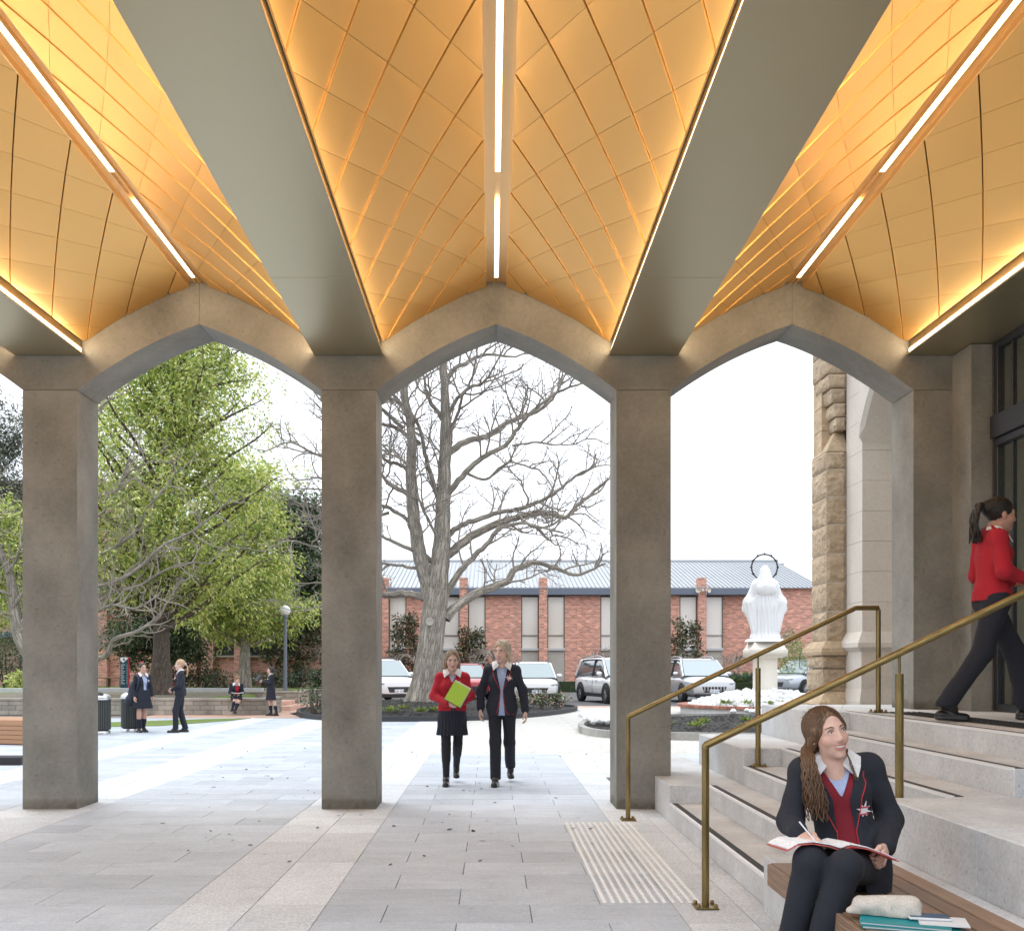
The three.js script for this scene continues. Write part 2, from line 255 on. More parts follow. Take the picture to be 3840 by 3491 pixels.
/* ---------- portico: columns, arches, beams, vaults, light strips ---------- */
const CX = [-7.12, -4.257, -1.373, 1.470, 4.335], CW = 0.2625, DF = 9.787, DB = 10.312, YS = 4.037, YB = 4.37, BH = 0.3325, DN = 4.3, GN = -2.2;
const colLabels = ['concrete column outside the left edge, next bay along', 'leftmost concrete column in view, with pale right side, beside the ribbed bins', 'concrete column left of the two walking girls', 'concrete column behind the brass handrail, at the foot of the steps', 'concrete column on the landing, beside the sandstone building'];
const concreteV = MT.concrete.clone(); concreteV.vertexColors = true;
CX.forEach((c, i) => {
  const o = thing('concrete_column', colLabels[i], 'column', 'arcade columns');
  const y0 = i === 4 ? 0.955 : 0;
  const g = mv(clean(new THREE.BoxGeometry(2 * CW, YS - 0.003 - y0, DB - DF, 14, 110, 14)), c, (YS - 0.003 + y0) / 2, -(DF + DB) / 2); uvm(g, i * 0.7, i * 0.37);
  const pp = g.attributes.position, col = new Float32Array(pp.count * 3); // blotchy cement skin, damp mark with a ragged edge at the foot
  for (let q = 0; q < pp.count; q++) { const x = pp.getX(q), y = pp.getY(q), z = pp.getZ(q), h = y0 + 0.05 + 0.07 * n3(x * 7 + i * 9, 0, z * 7, 4), st = sstep(h + 0.025, h - 0.025, y) * (0.22 + 0.3 * n3(x * 30, y * 30, z * 30, 6)), b = 1 + 0.16 * (n3(x * 3 + i * 5, y * 1.6, z * 3, 2) - 0.5) + 0.1 * (n3(x * 11, y * 6, z * 11, 7) - 0.5); col[q * 3] = b * (1 - st); col[q * 3 + 1] = b * (1 - st * 1.08); col[q * 3 + 2] = b * (1 - st * 1.2); }
  g.setAttribute('color', new THREE.BufferAttribute(col, 3)); part(o, 'shaft', g, concreteV);
  part(o, 'joint', bx(c - CW + 0.012, c + CW - 0.012, YS - 0.02, YS + 0.02, DF + 0.012, DB - 0.012), MT.joint);
});
function quad(p0, c, p1, n) { const o = []; for (let i = 0; i <= n; i++) { const t = i / n, a = (1 - t) * (1 - t), b = 2 * t * (1 - t), d = t * t; o.push([a * p0[0] + b * c[0] + d * p1[0], a * p0[1] + b * c[1] + d * p1[1]]); } return o; }
const archLabels = ['concrete pointed arch cut by the left edge of the picture', 'concrete pointed arch framing the leafy green tree', 'concrete pointed arch framing the bare tree', 'concrete pointed arch framing the white statue'];
for (let i = 0; i < 4; i++) {
  const a = CX[i], b = CX[i + 1], m = (a + b) / 2, o = thing('pointed_arch', archLabels[i], 'arch', 'arcade arches');
  for (const s of [-1, 1]) {
    const c = s < 0 ? a : b, xi = c - s * CW, g = 0.0015;
    const q = quad([xi, YS + 0.003], [(xi + m) / 2, (YS + 4.673) / 2 + 0.13], [m + s * g, 4.673], 14);
    const pts = [[c, YS + 0.003], ...q, [m + s * g, 5.42], [c, 5.42]];
    if (s > 0) pts.reverse();
    const geo = prism(pts, DF + 0.001, DB - 0.001);
    part(o, 'half_arch', toCreasedNormals(geo, 0.5), MT.concrete);
  }
  part(o, 'apex_joint', bx(m - 0.02, m + 0.02, 4.682, 5.4, DF + 0.015, DB - 0.015), MT.joint);
}
solo('arch_block', 'concrete block above the landing column, right of the statue arch', 'block', bx(4.3352, 4.5975, YS + 0.003, 5.42, DF + 0.001, DB - 0.001), MT.concrete);
const roof = struct('roof', bx(-7.7, 9.2, 5.46, 5.62, DN - 0.2, DB - 0.004), MT.concrete, 'unseen flat slab added above the gold vaults to block the sky');  // added to block the sky; near end cut short to admit light
// unseen walls added at near end and left side to stop sky light leaking
part(roof, 'end_light_stop', bx(-7.7, 4.66, 4.37, 5.455, DN - 0.15, DN - 0.03), MT.concrete);
part(roof, 'side_light_stop', bx(-7.7, -7.5, 4.37, 5.455, DN, DB - 0.02), MT.concrete);
// beams
const beamLabels = ['bronze clad beam beyond the left edge', 'bronze clad ceiling beam at the left edge', 'left of the two wide bronze clad ceiling beams', 'right of the two wide bronze clad ceiling beams', 'bronze clad soffit along the glazed wall on the right'];
CX.forEach((c, i) => {
  const o = thing('ceiling_beam', beamLabels[i], 'beam', 'ceiling beams'), x1 = i === 4 ? 4.70 : c + BH;
  part(o, 'core', bx(c - BH + 0.028, x1 - 0.028, YB + 0.02, 5.455, DN, DF - 0.004), MT.beam);
  const cuts = [DN, 4.512, 7.82, DF - 0.004];
  for (let k = 0; k < 3; k++) part(o, 'soffit_panel', bx(c - BH, x1, YB, YB + 0.016, cuts[k] + 0.0025, cuts[k + 1] - 0.0025, 0.002), MT.beam);
});
// vaults
function vault(i, label, panels) {
  const a = CX[i] + BH, b = CX[i + 1] - BH, m = (a + b) / 2, half = (b - a) / 2;
  const o = thing('vault_ceiling', label, 'ceiling', 'gold vaulted ceilings');
  for (const s of [-1, 1]) {
    const p0 = [m + s * 0.098, 5.03], p2 = [m + s * (half + 0.004), 4.5], ct = [(p0[0] + p2[0]) / 2, (p0[1] + p2[1]) / 2 + 0.09];
    const N = 40, pts = quad(p0, ct, p2, N), L = [0]; for (let k = 1; k <= N; k++) L.push(L[k - 1] + Math.hypot(pts[k][0] - pts[k - 1][0], pts[k][1] - pts[k - 1][1]));
    const S = L[N];
    const at = (q, dd, off) => { let k = 0; while (k < N - 1 && L[k + 1] < q) k++; const t = (q - L[k]) / (L[k + 1] - L[k]), dx = pts[k + 1][0] - pts[k][0], dy = pts[k + 1][1] - pts[k][1], l = Math.hypot(dx, dy); let nx = dy / l, ny = -dx / l; if (ny > 0) { nx = -nx; ny = -ny; } return [pts[k][0] + dx * t + nx * off, pts[k][1] + dy * t + ny * off, -dd]; };
    const sheet = (d0, d1, off) => { const P = []; for (let k = 0; k < 16; k++) { const A = at(S * k / 16, d0, off), B = at(S * (k + 1) / 16, d0, off), C = at(S * (k + 1) / 16, d1, off), E = at(S * k / 16, d1, off); P.push(...A, ...B, ...C, ...A, ...C, ...E); } return fromTris(P); };
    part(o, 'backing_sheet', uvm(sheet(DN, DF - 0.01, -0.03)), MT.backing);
    const DCUT = DN + 0.01;
    if (!panels) { part(o, 'plain_sheet', uvm(sheet(DN, 9.77, 0)), MT.gold); continue; }
    const step = 0.784, D0 = 6.247, kA = 2.04 / S, kB = 2.49 / S;
    const clip = (poly, f) => { const r = []; poly.forEach((p, k) => { const q = poly[(k + 1) % poly.length], fp = f(p), fq = f(q); if (fp >= 0) r.push(p); if ((fp >= 0) !== (fq >= 0)) { const t = fp / (fp - fq); r.push([p[0] + (q[0] - p[0]) * t, p[1] + (q[1] - p[1]) * t]); } }); return r; };
    for (let ia = -14; ia < 8; ia++) for (let ib = -6; ib < 14; ib++) {
      // corners where a = ia|ia+1 and b = ib|ib+1:  d = D0 + step*a + kA*q = D0 + step*b - kB*q
      const gA = 0.0085 / step, gB = 0.003 / step;
      const cn = (A, B) => { const q = step * (B - A) / (kA + kB); return [q, D0 + step * A + kA * q]; };
      let poly = [cn(ia + gA, ib + gB), cn(ia + 1 - gA, ib + gB), cn(ia + 1 - gA, ib + 1 - gB), cn(ia + gA, ib + 1 - gB)];
      poly = clip(poly, p => p[0] - 0.003); if (poly.length > 2) poly = clip(poly, p => S - 0.002 - p[0]);
      if (poly.length > 2) poly = clip(poly, p => p[1] - DCUT - 0.004); if (poly.length > 2) poly = clip(poly, p => DF - 0.006 - p[1]);
      if (poly.length < 3) continue;
      let ar = 0, cx = 0, cy = 0; poly.forEach((p, k) => { const q = poly[(k + 1) % poly.length]; ar += p[0] * q[1] - q[0] * p[1]; cx += p[0]; cy += p[1]; }); if (Math.abs(ar) < 0.004) continue;
      cx /= poly.length; cy /= poly.length;
      const pil = rr(0.002, 0.008) * Math.min(1, Math.abs(ar) / 0.25), lap = p => 0.007 * (1 - ((p[1] - kA * p[0] - D0) / step - ia)), tw = rr(-0.002, 0.002);
      const n = poly.length, ring = [1, 0.62, 0.3].map((k, r) => poly.map(p => { const q = [cx + (p[0] - cx) * k, cy + (p[1] - cy) * k]; return at(clamp(q[0], 0, S), q[1], lap(q) + [0, 0.75, 0.95][r] * pil + tw * (q[0] - cx)); }));
      const cen = at(clamp(cx, 0, S), cy, lap([cx, cy]) + pil), back = poly.map(p => at(p[0], p[1], -0.006));
      const P = [], I = []; [...ring[0], ...ring[1], ...ring[2], cen].forEach(p => P.push(...p));
      for (let k = 0; k < n; k++) { const l = (k + 1) % n; for (let r = 0; r < 2; r++) I.push(r * n + k, r * n + l, (r + 1) * n + l, r * n + k, (r + 1) * n + l, (r + 1) * n + k); I.push(2 * n + k, 2 * n + l, 3 * n); }
      let g = new THREE.BufferGeometry(); g.setAttribute('position', new THREE.Float32BufferAttribute(P, 3)); g.setIndex(I); g.computeVertexNormals();
      const E = []; for (let k = 0; k < n; k++) { const l = (k + 1) % n; E.push(...ring[0][k], ...back[k], ...back[l], ...ring[0][k], ...back[l], ...ring[0][l]); }
      part(o, 'gold_panel', uvm(merge([g, fromTris(E)])), MT.gold);
    }
  }
  // ridge channel and its linear lamps
  part(o, 'ridge_channel', merge([bx(m - 0.105, m + 0.105, 5.075, 5.085, DN, DF - 0.004), bx(m - 0.105, m - 0.097, 5.026, 5.074, DN, DF - 0.004), bx(m + 0.097, m + 0.105, 5.026, 5.074, DN, DF - 0.004), bx(m - 0.026, m - 0.019, 5.045, 5.074, DN, DF - 0.02), bx(m + 0.019, m + 0.026, 5.045, 5.074, DN, DF - 0.02)]), MT.goldtrim);
  const where = ['', 'left vault', 'middle vault', 'right vault'][i] || 'vault beyond the left edge';
  for (const [d0, d1, w] of [[4.4, 7.54, 'long near'], [8.04, 9.59, 'short far']]) {
    const l = thing('linear_lamp', `${w} white light strip along the ridge of the ${where}`, 'light strip', 'ridge light strips');
    part(l, 'diffuser', bx(m - 0.017, m + 0.017, 5.05, 5.07, d0, d1), led);
    part(l, 'end_cap', bx(m - 0.018, m + 0.018, 5.048, 5.072, d1 + 0.001, d1 + 0.008), MT.goldtrim);
    rect(m, 5.047, (d0 + d1) / 2, d1 - d0, 0.034, [0, -1, 0], LR);
  }
  for (const s of [-1, 1]) {
    const xe = s < 0 ? a : b, l = thing('cove_lamp', `thin light strip along the ${s < 0 ? 'left' : 'right'} edge of the ${where}`, 'light strip', 'cove light strips');
    const X = (u, v) => [Math.min(xe + s * u, xe + s * v), Math.max(xe + s * u, xe + s * v)];
    part(l, 'diffuser', bx(...X(0.0145, 0.0185), YB + 0.03, YB + 0.056, DN + 0.1, DF - 0.03), led);
    part(l, 'housing', bx(...X(0.019, 0.0265), YB + 0.018, YB + 0.08, DN + 0.1, DF - 0.02), MT.goldtrim);
    rect(xe + s * 0.0125, YB + 0.043, (DN + DF) / 2, DF - DN - 0.1, 0.026, [-s * 0.85, 0.52, 0], LC);
  }
}
const LR = 9, LC = 45;
function rect(x, y, d, len, w, dir, L, warm) { // area lamp whose long side lies along depth
  const l = new THREE.RectAreaLight(new THREE.Color(1, 0.77, 0.5), L, w, len); l.position.set(x, y, -d);
  const zed = V(...dir).normalize().negate(), yy = V(0, 0, 1), xx = yy.clone().cross(zed).normalize(); // light shines along local -z, height along y
  l.quaternion.setFromRotationMatrix(new THREE.Matrix4().makeBasis(xx, zed.clone().cross(xx).normalize(), zed)); scene.add(l);
}
reseed(3); vault(0, 'gold vaulted ceiling strip at the far left edge', false);
vault(1, 'gold panelled vault above the leafy tree, left of the wide beam', true);
vault(2, 'gold panelled vault over the middle bay with the walking girls', true);
vault(3, 'gold panelled vault above the steps, right of the wide beam', true);

/* ---------- right side: pier, glazed wall, room behind ---------- */
{
  const o = thing('wall_pier', 'concrete pier between the last column and the glazed wall', 'pier');
  part(o, 'shaft', bx(4.45, 4.655, 0.955, YB - 0.002, 9.417, 10.2, 0.006), MT.concrete);
  const w = thing('glazed_wall', 'dark framed glazed wall behind the striding girl on the landing', 'glazed wall');
  part(w, 'jamb', bx(4.658, 4.73, 0.955, YB - 0.003, 9.34, 9.41, 0.004), MT.frame);
  part(w, 'transom', bx(4.61, 4.735, 3.47, 3.68, GN, 9.385, 0.006), MT.frame);
  part(w, 'transom_rail', bx(4.64, 4.715, 3.40, 3.466, GN, 9.336, 0.004), MT.frame);
  part(w, 'head_rail', bx(4.66, 4.72, 4.30, YB - 0.003, GN, 9.336, 0.004), MT.frame);
  part(w, 'sill_rail', bx(4.65, 4.725, 0.955, 1.03, GN, 9.336, 0.004), MT.frame);
  for (const d of [9.1, 7.9, 6.7, 5.5, 4.0, 2.5, 1, -0.8]) part(w, 'mullion', bx(4.668, 4.712, 1.032, 4.296, d - 0.012, d + 0.012, 0.003), MT.frame);
  const ds = [9.336, 9.112, 7.912, 6.712, 5.512, 4.012, 2.512, 1.012, -0.788, GN];
  for (let k = 0; k < ds.length - 1; k++) for (const [y0, y1] of [[1.032, 3.398], [3.682, 4.298]]) part(w, 'pane', bx(4.685, 4.691, y0, y1, ds[k + 1] + (k < ds.length - 2 ? 0.0 : 0), ds[k] - 0.024 * (k > 0)), MT.glass);
  const r = struct('room', null, null, 'dim room behind the glazed wall');
  part(r, 'floor', bx(4.74, 9.1, 0.6, 0.95, GN, 9.9), MT.step);
  part(r, 'back_wall', bx(8.9, 9.1, 0.951, 5.45, GN, 9.9), MT.pale);
  part(r, 'end_wall', bx(4.74, 8.89, 0.951, 5.45, 9.7, 9.9), MT.pale);
  part(r, 'near_wall', bx(4.74, 8.89, 0.951, 5.45, GN - 0.2, GN - 0.004), MT.pale);
  part(r, 'corner_wall', bx(4.6, 9.1, 0.95, 5.45, 9.91, 10.3), MT.pale);
  part(r, 'ceiling', bx(4.74, 8.89, 4.4, 4.5, GN, 9.69), MT.pale);
}

/* ---------- steps, platform, bench ---------- */
{
  const NX = [1.58, 1.92, 2.26, 2.60, 2.94, 3.25], R = 0.16, E0 = 5.705;
  const st = thing('concrete_steps', 'flight of six broad concrete steps rising to the landing on the right', 'steps');
  for (let k = 0; k < 5; k++) part(st, 'step', bx(NX[k], NX[k + 1] - 0.001, -0.05, R * (k + 1), E0, [9.0, 9.0, 9.1, 9.1, 9.2][k] - 0.002, 0.004), MT.step);
  for (const [a, b] of [[5.8, 7.0], [7.0, 8.15], [8.15, 9.2]]) part(st, 'landing_block', bx(3.25, 4.656, -0.05, 0.96, a + 0.002, b - 0.002, 0.004), MT.step);
  part(st, 'corner_block', bx(1.58, 2.258, -0.05, 0.32, 9.0, 12.3, 0.006), MT.step);
  part(st, 'corner_block', bx(2.26, 2.938, -0.05, 0.64, 9.1, 11.04, 0.006), MT.step);
  part(st, 'corner_block', bx(2.94, 5.6, -0.05, 0.959, 9.2, 11.04, 0.006), MT.step);
  const strip = plain(0.05, 0.05, 0.053, 0.9), alu = plain(0.8, 0.8, 0.8, 0.45, { metalness: 0.2 });
  for (let k = 0; k < 6; k++) {
    const e = [9.0, 9.0, 9.1, 9.1, 9.2, 9.5][k] - 0.01, y = R * (k + 1), s = k === 5 ? 5.83 : E0 + 0.03;
    const n = part(st, 'nosing', bx(NX[k] + 0.02, NX[k] + 0.072, y - 0.003, y + 0.004, s, e), strip);
    part(n, 'metal_edge', bx(NX[k] - 0.002, NX[k] + 0.0195, y - 0.012, y + 0.005, s, e), alu);
  }
  const pf = thing('concrete_platform', 'broad raised concrete platform right of the seated girl', 'platform');
  part(pf, 'block', bx(2.2, 4.656, -0.05, 0.64, 4.6, 5.699, 0.006), MT.step);
  part(pf, 'block', bx(2.2, 4.656, -0.05, 0.64, -2.5, 4.597, 0.006), MT.step);
  const b = thing('timber_bench', 'timber slat bench on a concrete base, with the girl seated on it', 'bench');
  part(b, 'base', bx(1.53, 2.198, -0.05, 0.32, 1.2, 5.70, 0.006), MT.step);
  part(b, 'ledge', bx(2.09, 2.197, 0.321, 0.338, 1.2, 5.66, 0.004), MT.step);
  reseed(11);
  const plankM = [1.0, 0.82, 1.14].map(k => tmat(TX.wood, 0.0012, { roughness: 0.55, color: lin(1.1 * k, 1.05 * k, 1.02 * k) }));
  const n = 6, w = (2.082 - 1.45) / n;
  for (let k = 0; k < n; k++) { const g = bx(1.45 + k * w + 0.004, 1.45 + (k + 1) * w - 0.004, 0.3225, 0.36 + rr(-0.0008, 0.0008), 1.3, 5.25 + rr(-0.004, 0.004), 0.004); part(b, 'plank', alongGrain(g, rr(0, 4)), plankM[k % 3]); }
  part(b, 'fascia_board', alongGrain(bx(1.428, 1.4495, 0.245, 0.357, 1.3, 5.25, 0.003), 2.3), MT.wood);
  part(b, 'end_board', alongGrain(bx(1.453, 2.078, 0.3225, 0.357, 5.2565, 5.275, 0.003), 1.1), MT.wood);
}
function alongGrain(g, o) { const p = g.attributes.position, u = g.attributes.uv; for (let i = 0; i < p.count; i++) u.setXY(i, p.getX(i) + p.getY(i) * 0.7 + o, p.getZ(i) + o); return g; }

/* ---------- brass handrails ---------- */
{
  const r = 0.0215;
  const dome = () => { const g = clean(new THREE.SphereGeometry(0.0125, 8, 5, 0, Math.PI * 2, 0, Math.PI / 2)); return merge([g, cyl(0.0125, 0.0125, 0.008, 8, 0, -0.008, 0)]); };
  function foot(o, x, y, d) {
    const p = part(o, 'base_plate', bx(x - 0.066, x + 0.066, y, y + 0.01, d - 0.066, d + 0.066, 0.002), MT.brass);
    for (const [i, k] of [[-1, -1], [1, -1], [-1, 1], [1, 1]]) part(p, 'bolt', mv(dome(), x + i * 0.048, y + 0.018, -(d + k * 0.048)), MT.brass);
  }
  const tb = (a, rad = r, s = 16) => uvm(tube(a, rad, s));
  function rail(label, d, x1) {
    const o = thing('brass_handrail', label, 'handrail', 'brass handrails');
    const X0 = 1.225, Y0 = 0.925, X2 = 3.262, Y2 = 1.897, k = (Y2 - Y0) / (X2 - X0);
    part(o, 'post', tb([V(X0, 0.005, -d), V(X0, Y0 - 0.004, -d)]), MT.brass); foot(o, X0, 0.002, d);
    part(o, 'rail', toCreasedNormals(merge([tube([V(X0, Y0 - 0.02, -d), V(X0, Y0, -d), V(X0 + 0.001, Y0 + 0.0005, -d), V(X2, Y2, -d), V(X2 + 0.01, Y2, -d), V(x1, Y2, -d), V(x1, Y2 - 0.03, -d)], r + 0.0006, 16)]), 0.7), MT.brass);
    part(o, 'post', tb([V(x1, 0.965, -d), V(x1, Y2 - 0.02, -d)]), MT.brass); foot(o, x1, 0.962, d);
    const xm = d > 7 ? 2.388 : 2.333, ym = 0.48;
    part(o, 'post', tb([V(xm, ym + 0.005, -d), V(xm, Y0 + k * (xm - X0) - 0.12, -d)], r + 0.002), MT.brass); foot(o, xm, ym + 0.002, d);
    part(o, 'pin', tb([V(xm, Y0 + k * (xm - X0) - 0.13, -d), V(xm, Y0 + k * (xm - X0) - 0.015, -d)], 0.008, 8), MT.brass);
  }
  rail('near brass handrail, its base bolted beside the tactile studs', 5.8, 3.47);
  rail('far brass handrail at the column end of the steps', 9.08, 3.464);
}

/* ---------- tactile studs ---------- */
{
  const stud = lathe([[0, 0.0065], [0.0105, 0.0065], [0.0148, 0.0]], 10); stud.computeVertexNormals();
  const pad = (x0, nx, d0, nd) => { const P = []; for (let i = 0; i < nx; i++) for (let j = 0; j < nd; j++) { const g = stud.clone(); g.translate(x0 + i * 0.05, 0, -(d0 + j * 0.05)); P.push(g); } return merge(P); };
  const cream = plain(0.8, 0.79, 0.765, 0.5), t = thing('tactile_paving', 'pad of cream tactile studs on the paving before the steps', 'tactile paving');
  stuff(part(t, 'stud', mv(pad(0.663, 12, 5.922, 61), 0, 0.0008, 0), cream));
  const t2 = thing('tactile_paving', 'black tactile studs on the landing under the striding girl', 'tactile paving');
  stuff(part(t2, 'stud', mv(pad(3.56, 7, 5.9, 66), 0, 0.961, 0), MT.rubber));
}
/* ---------- ground, paving ---------- */
struct('ground', uvm(bx(-350, 350, -0.12, -0.06, -60, 500)), MT.asphalt, 'asphalt ground reaching to the horizon');
const court = struct('paved_court', bx(-24, 3.4, -0.058, -0.03, -6, 29.2), MT.joint, 'stone paved court of grey bluestone with pale granite bands');
{
  reseed(21);
  const ROW = 0.42, R0 = 5.451, bands = [[-6.42, -5.72], [-4.677, -3.837], [-1.793, -0.953], [1.05, 1.89]];
  const nearG = [], far = { blue: [], gran: [] };
  const add = (x0, x1, d0, d1, kind) => {
    if (x1 - x0 < 0.03) return;
    const g = 0.002, y = rr(-0.0012, 0.0012), xm = (x0 + x1) / 2;
    const inView = d0 > 4.8 && d1 < 10.6 && Math.abs((xm + 0.2)) < 0.56 * d1 && xm < 1.6;
    if (inView && nearCount < 299) {
      nearCount++;
      const m = kind === 'blue' ? MT.bluestone[[0, 1, 1, 2, 2, 3, 3, 1, 4][Math.floor(rnd() * 9)]] : MT.granite[Math.floor(rnd() * 3)];
      const gg = bx(x0 + g, x1 - g, -0.028, y, d0 + g, d1 - g, 0.0018); uvm(gg, rr(0, 5), rr(0, 5));
      part(court, kind === 'blue' ? 'bluestone_paver' : 'granite_paver', gg, m);
    } else {
      const gg = mv(clean(new THREE.BoxGeometry(x1 - x0 - 2 * g, 0.028, d1 - d0 - 2 * g)), xm, -0.014 + y, -(d0 + d1) / 2); uvm(gg, rr(0, 5), rr(0, 5));
      const k = kind === 'blue' ? [0.92, 1, 0.96, 1.05, 0.98, 0.88][Math.floor(rnd() * 6)] : rr(0.9, 1.03); far[kind].push(tint(gg, k, k, k));
    }
  };
  let nearCount = 0;
  const X0 = -13.2, spans = []; // bluestone spans between bands
  { let x = X0; for (const [a, b] of bands) { spans.push([x, a]); x = b; } }
  const order = []; for (let k = -9; R0 + (k + 1) * ROW < 29; k++) order.push(k);
  order.sort((a, b) => Math.abs(R0 + a * ROW - 6) - Math.abs(R0 + b * ROW - 6));
  for (const k of order) {
    const d0 = R0 + k * ROW, d1 = d0 + ROW, odd = ((k % 2) + 2) % 2;
    if (d1 > 27.2) continue;
    for (const [a, b] of spans) {
      const cut = d0 > 15.8 && a > -1 ? null : true; if (!cut) continue;
      let x = -0.594 + 0.818 * Math.floor((a + 0.594) / 0.818) + (odd ? 0.41 : 0) - 0.82; const xs = [a]; for (; x < b; x += 0.818) if (x > a + 0.12 && x < b - 0.12) xs.push(x); xs.push(b);
      for (let i = 0; i + 1 < xs.length; i++) add(xs[i], xs[i + 1], d0, d1, 'blue');
    }
    for (const [a, b] of bands) {
      if (a > 0 && d0 > 15.8) continue;
      if (a > 0 && d1 < 9.0) { add(a, 1.42, d0, d1, 'gran'); add(1.42, 1.579, d0, d1, 'gran'); continue; }
      if (a > 0 && d1 >= 9.0 && d0 < 12.3) { add(a, 1.42, d0, d1, 'gran'); if (d0 < 9.79) add(1.42, 1.579, d0, d1, 'gran'); continue; }
      const m = (a + b) / 2; add(a, m, d0, d1, 'gran'); add(m, b, d0, d1, 'gran');
    }
    if (d0 > 12.3 && d0 < 15.8) { add(1.89, 2.7, d0, d1, 'blue'); add(2.7, 3.38, d0, d1, 'blue'); }
  }
  const vb = MT.bluestone[1].clone(), vg = MT.granite[1].clone(); vb.vertexColors = vg.vertexColors = true;
  stuff(part(court, 'distant_bluestone_pavers', merge(far.blue), vb)); stuff(part(court, 'distant_granite_pavers', merge(far.gran), vg));
}
struct('sett_paving', slab([[-0.953, 15.7], [9, 15.7], [14, 24], [14, 33.5], [2.4, 33.5], [-0.4, 26], [-0.953, 24.5]], -0.029, -0.003), MT.sett, 'sandy sett paving behind the walking girls');
struct('brick_path', slab([[-9.5, 27.25], [-5.0, 27.25], [-5.9, 29.5], [-5.6, 33], [-3, 36.5], [2.9, 33.6], [14, 33.6], [14, 34.4], [3, 35.0], [-2, 37.5], [-9.5, 37.5]], -0.028, -0.004), MT.pinkbrick, 'pinkish brick paving beside the low walls');
struct('road', slab([[-7, 37.6], [-1.9, 37.6], [3.05, 35.1], [14, 34.5], [40, 34.5], [40, 54], [-12, 54], [-12, 50], [-7, 46]], -0.028, -0.005), MT.asphalt, 'asphalt car park road before the brick building');
struct('brick_gutter_path', slab([[-8, 54.1], [40, 54.1], [40, 55.2], [-8, 55.2]], -0.026, 0.02), MT.pinkbrick, 'strip of pink brick path along the hedge');
// dry leaves scattered on the paving
{
  reseed(31); const P = []; const m = plain(0.05, 0.035, 0.025, 0.9);
  for (let i = 0; i < 130; i++) {
    const d = rr(7, 17), x = rr(-3.6, 1.2) * d / 11; if (x > 1.1 && d < 10) continue;
    const g = new THREE.CircleGeometry(rr(0.008, 0.02), 5); g.rotateX(-Math.PI / 2); g.scale(rr(1, 2), 1, rr(0.6, 1.2)); g.rotateZ(rr(-0.3, 0.3)); g.rotateY(rr(0, 6)); g.translate(x, 0.0055, -d); P.push(clean(g));
  }
  const l = struct('leaf_litter', merge(P), m, 'dry leaves scattered over the paving'); stuff(l);
}
/* ---------- shapes from distance fields (surface nets) ---------- */
const smin = (a, b, k) => { const h = Math.max(k - Math.abs(a - b), 0) / k; return Math.min(a, b) - h * h * k * 0.25; };
// primitives: functions of x,y,z with .b = bounding [x0,y0,z0,x1,y1,z1]
function rc(a, b, ra, rb, flat) { // tapered capsule; flat = [nx,ny,nz,q] squashes along n by q
  const bx_ = b[0] - a[0], by_ = b[1] - a[1], bz_ = b[2] - a[2], l2 = bx_ * bx_ + by_ * by_ + bz_ * bz_ || 1e-9; let f;
  if (flat) { const [nx, ny, nz, q] = flat, k = 1 / q - 1;
    f = (x, y, z) => { let px = x - a[0], py = y - a[1], pz = z - a[2]; const h = clamp((px * bx_ + py * by_ + pz * bz_) / l2, 0, 1); px -= h * bx_; py -= h * by_; pz -= h * bz_; const d = (px * nx + py * ny + pz * nz) * k; px += nx * d; py += ny * d; pz += nz * d; return (Math.sqrt(px * px + py * py + pz * pz) - (ra + (rb - ra) * h)) * (q < 1 ? Math.sqrt(q) : 1); }; }
  else f = (x, y, z) => { let px = x - a[0], py = y - a[1], pz = z - a[2]; const h = clamp((px * bx_ + py * by_ + pz * bz_) / l2, 0, 1); px -= h * bx_; py -= h * by_; pz -= h * bz_; return Math.sqrt(px * px + py * py + pz * pz) - (ra + (rb - ra) * h); };
  const r = Math.max(ra, rb); f.b = [Math.min(a[0], b[0]) - r, Math.min(a[1], b[1]) - r, Math.min(a[2], b[2]) - r, Math.max(a[0], b[0]) + r, Math.max(a[1], b[1]) + r, Math.max(a[2], b[2]) + r]; return f;
}
function el(c, r, q) { // ellipsoid, optional quaternion
  const iq = q ? q.clone().invert() : null, v = V(), m = Math.min(...r), M = Math.max(...r);
  const f = (x, y, z) => { let px = x - c[0], py = y - c[1], pz = z - c[2]; if (iq) { v.set(px, py, pz).applyQuaternion(iq); px = v.x; py = v.y; pz = v.z; } const k0 = Math.sqrt((px / r[0]) ** 2 + (py / r[1]) ** 2 + (pz / r[2]) ** 2), k1 = Math.sqrt((px / r[0] ** 2) ** 2 + (py / r[1] ** 2) ** 2 + (pz / r[2] ** 2) ** 2); return k1 < 1e-9 ? -m : k0 * (k0 - 1) / k1; };
  f.b = q ? [c[0] - M, c[1] - M, c[2] - M, c[0] + M, c[1] + M, c[2] + M] : [c[0] - r[0], c[1] - r[1], c[2] - r[2], c[0] + r[0], c[1] + r[1], c[2] + r[2]]; return f;
}
const bounds = fs => fs.reduce((b, f) => b.map((v, i) => i < 3 ? Math.min(v, f.b[i]) : Math.max(v, f.b[i])), [9e9, 9e9, 9e9, -9e9, -9e9, -9e9]);
function blend(fs, k) { const B = fs.map(f => f.b), n = fs.length; const f = (x, y, z) => { let d = 1e3; for (let i = 0; i < n; i++) { const b = B[i], gx = Math.max(b[0] - x, x - b[3], 0), gy = Math.max(b[1] - y, y - b[4], 0), gz = Math.max(b[2] - z, z - b[5], 0); if (gx + gy + gz > 0 && Math.max(gx, gy, gz) > d + k) continue; d = smin(d, fs[i](x, y, z), k); } return d; }; f.b = bounds(fs); return f; }
function warp(f, g, pad = 0.03) { const h = (x, y, z) => f(x, y, z) + g(x, y, z); h.b = f.b.map((v, i) => i < 3 ? v - pad : v + pad); return h; }
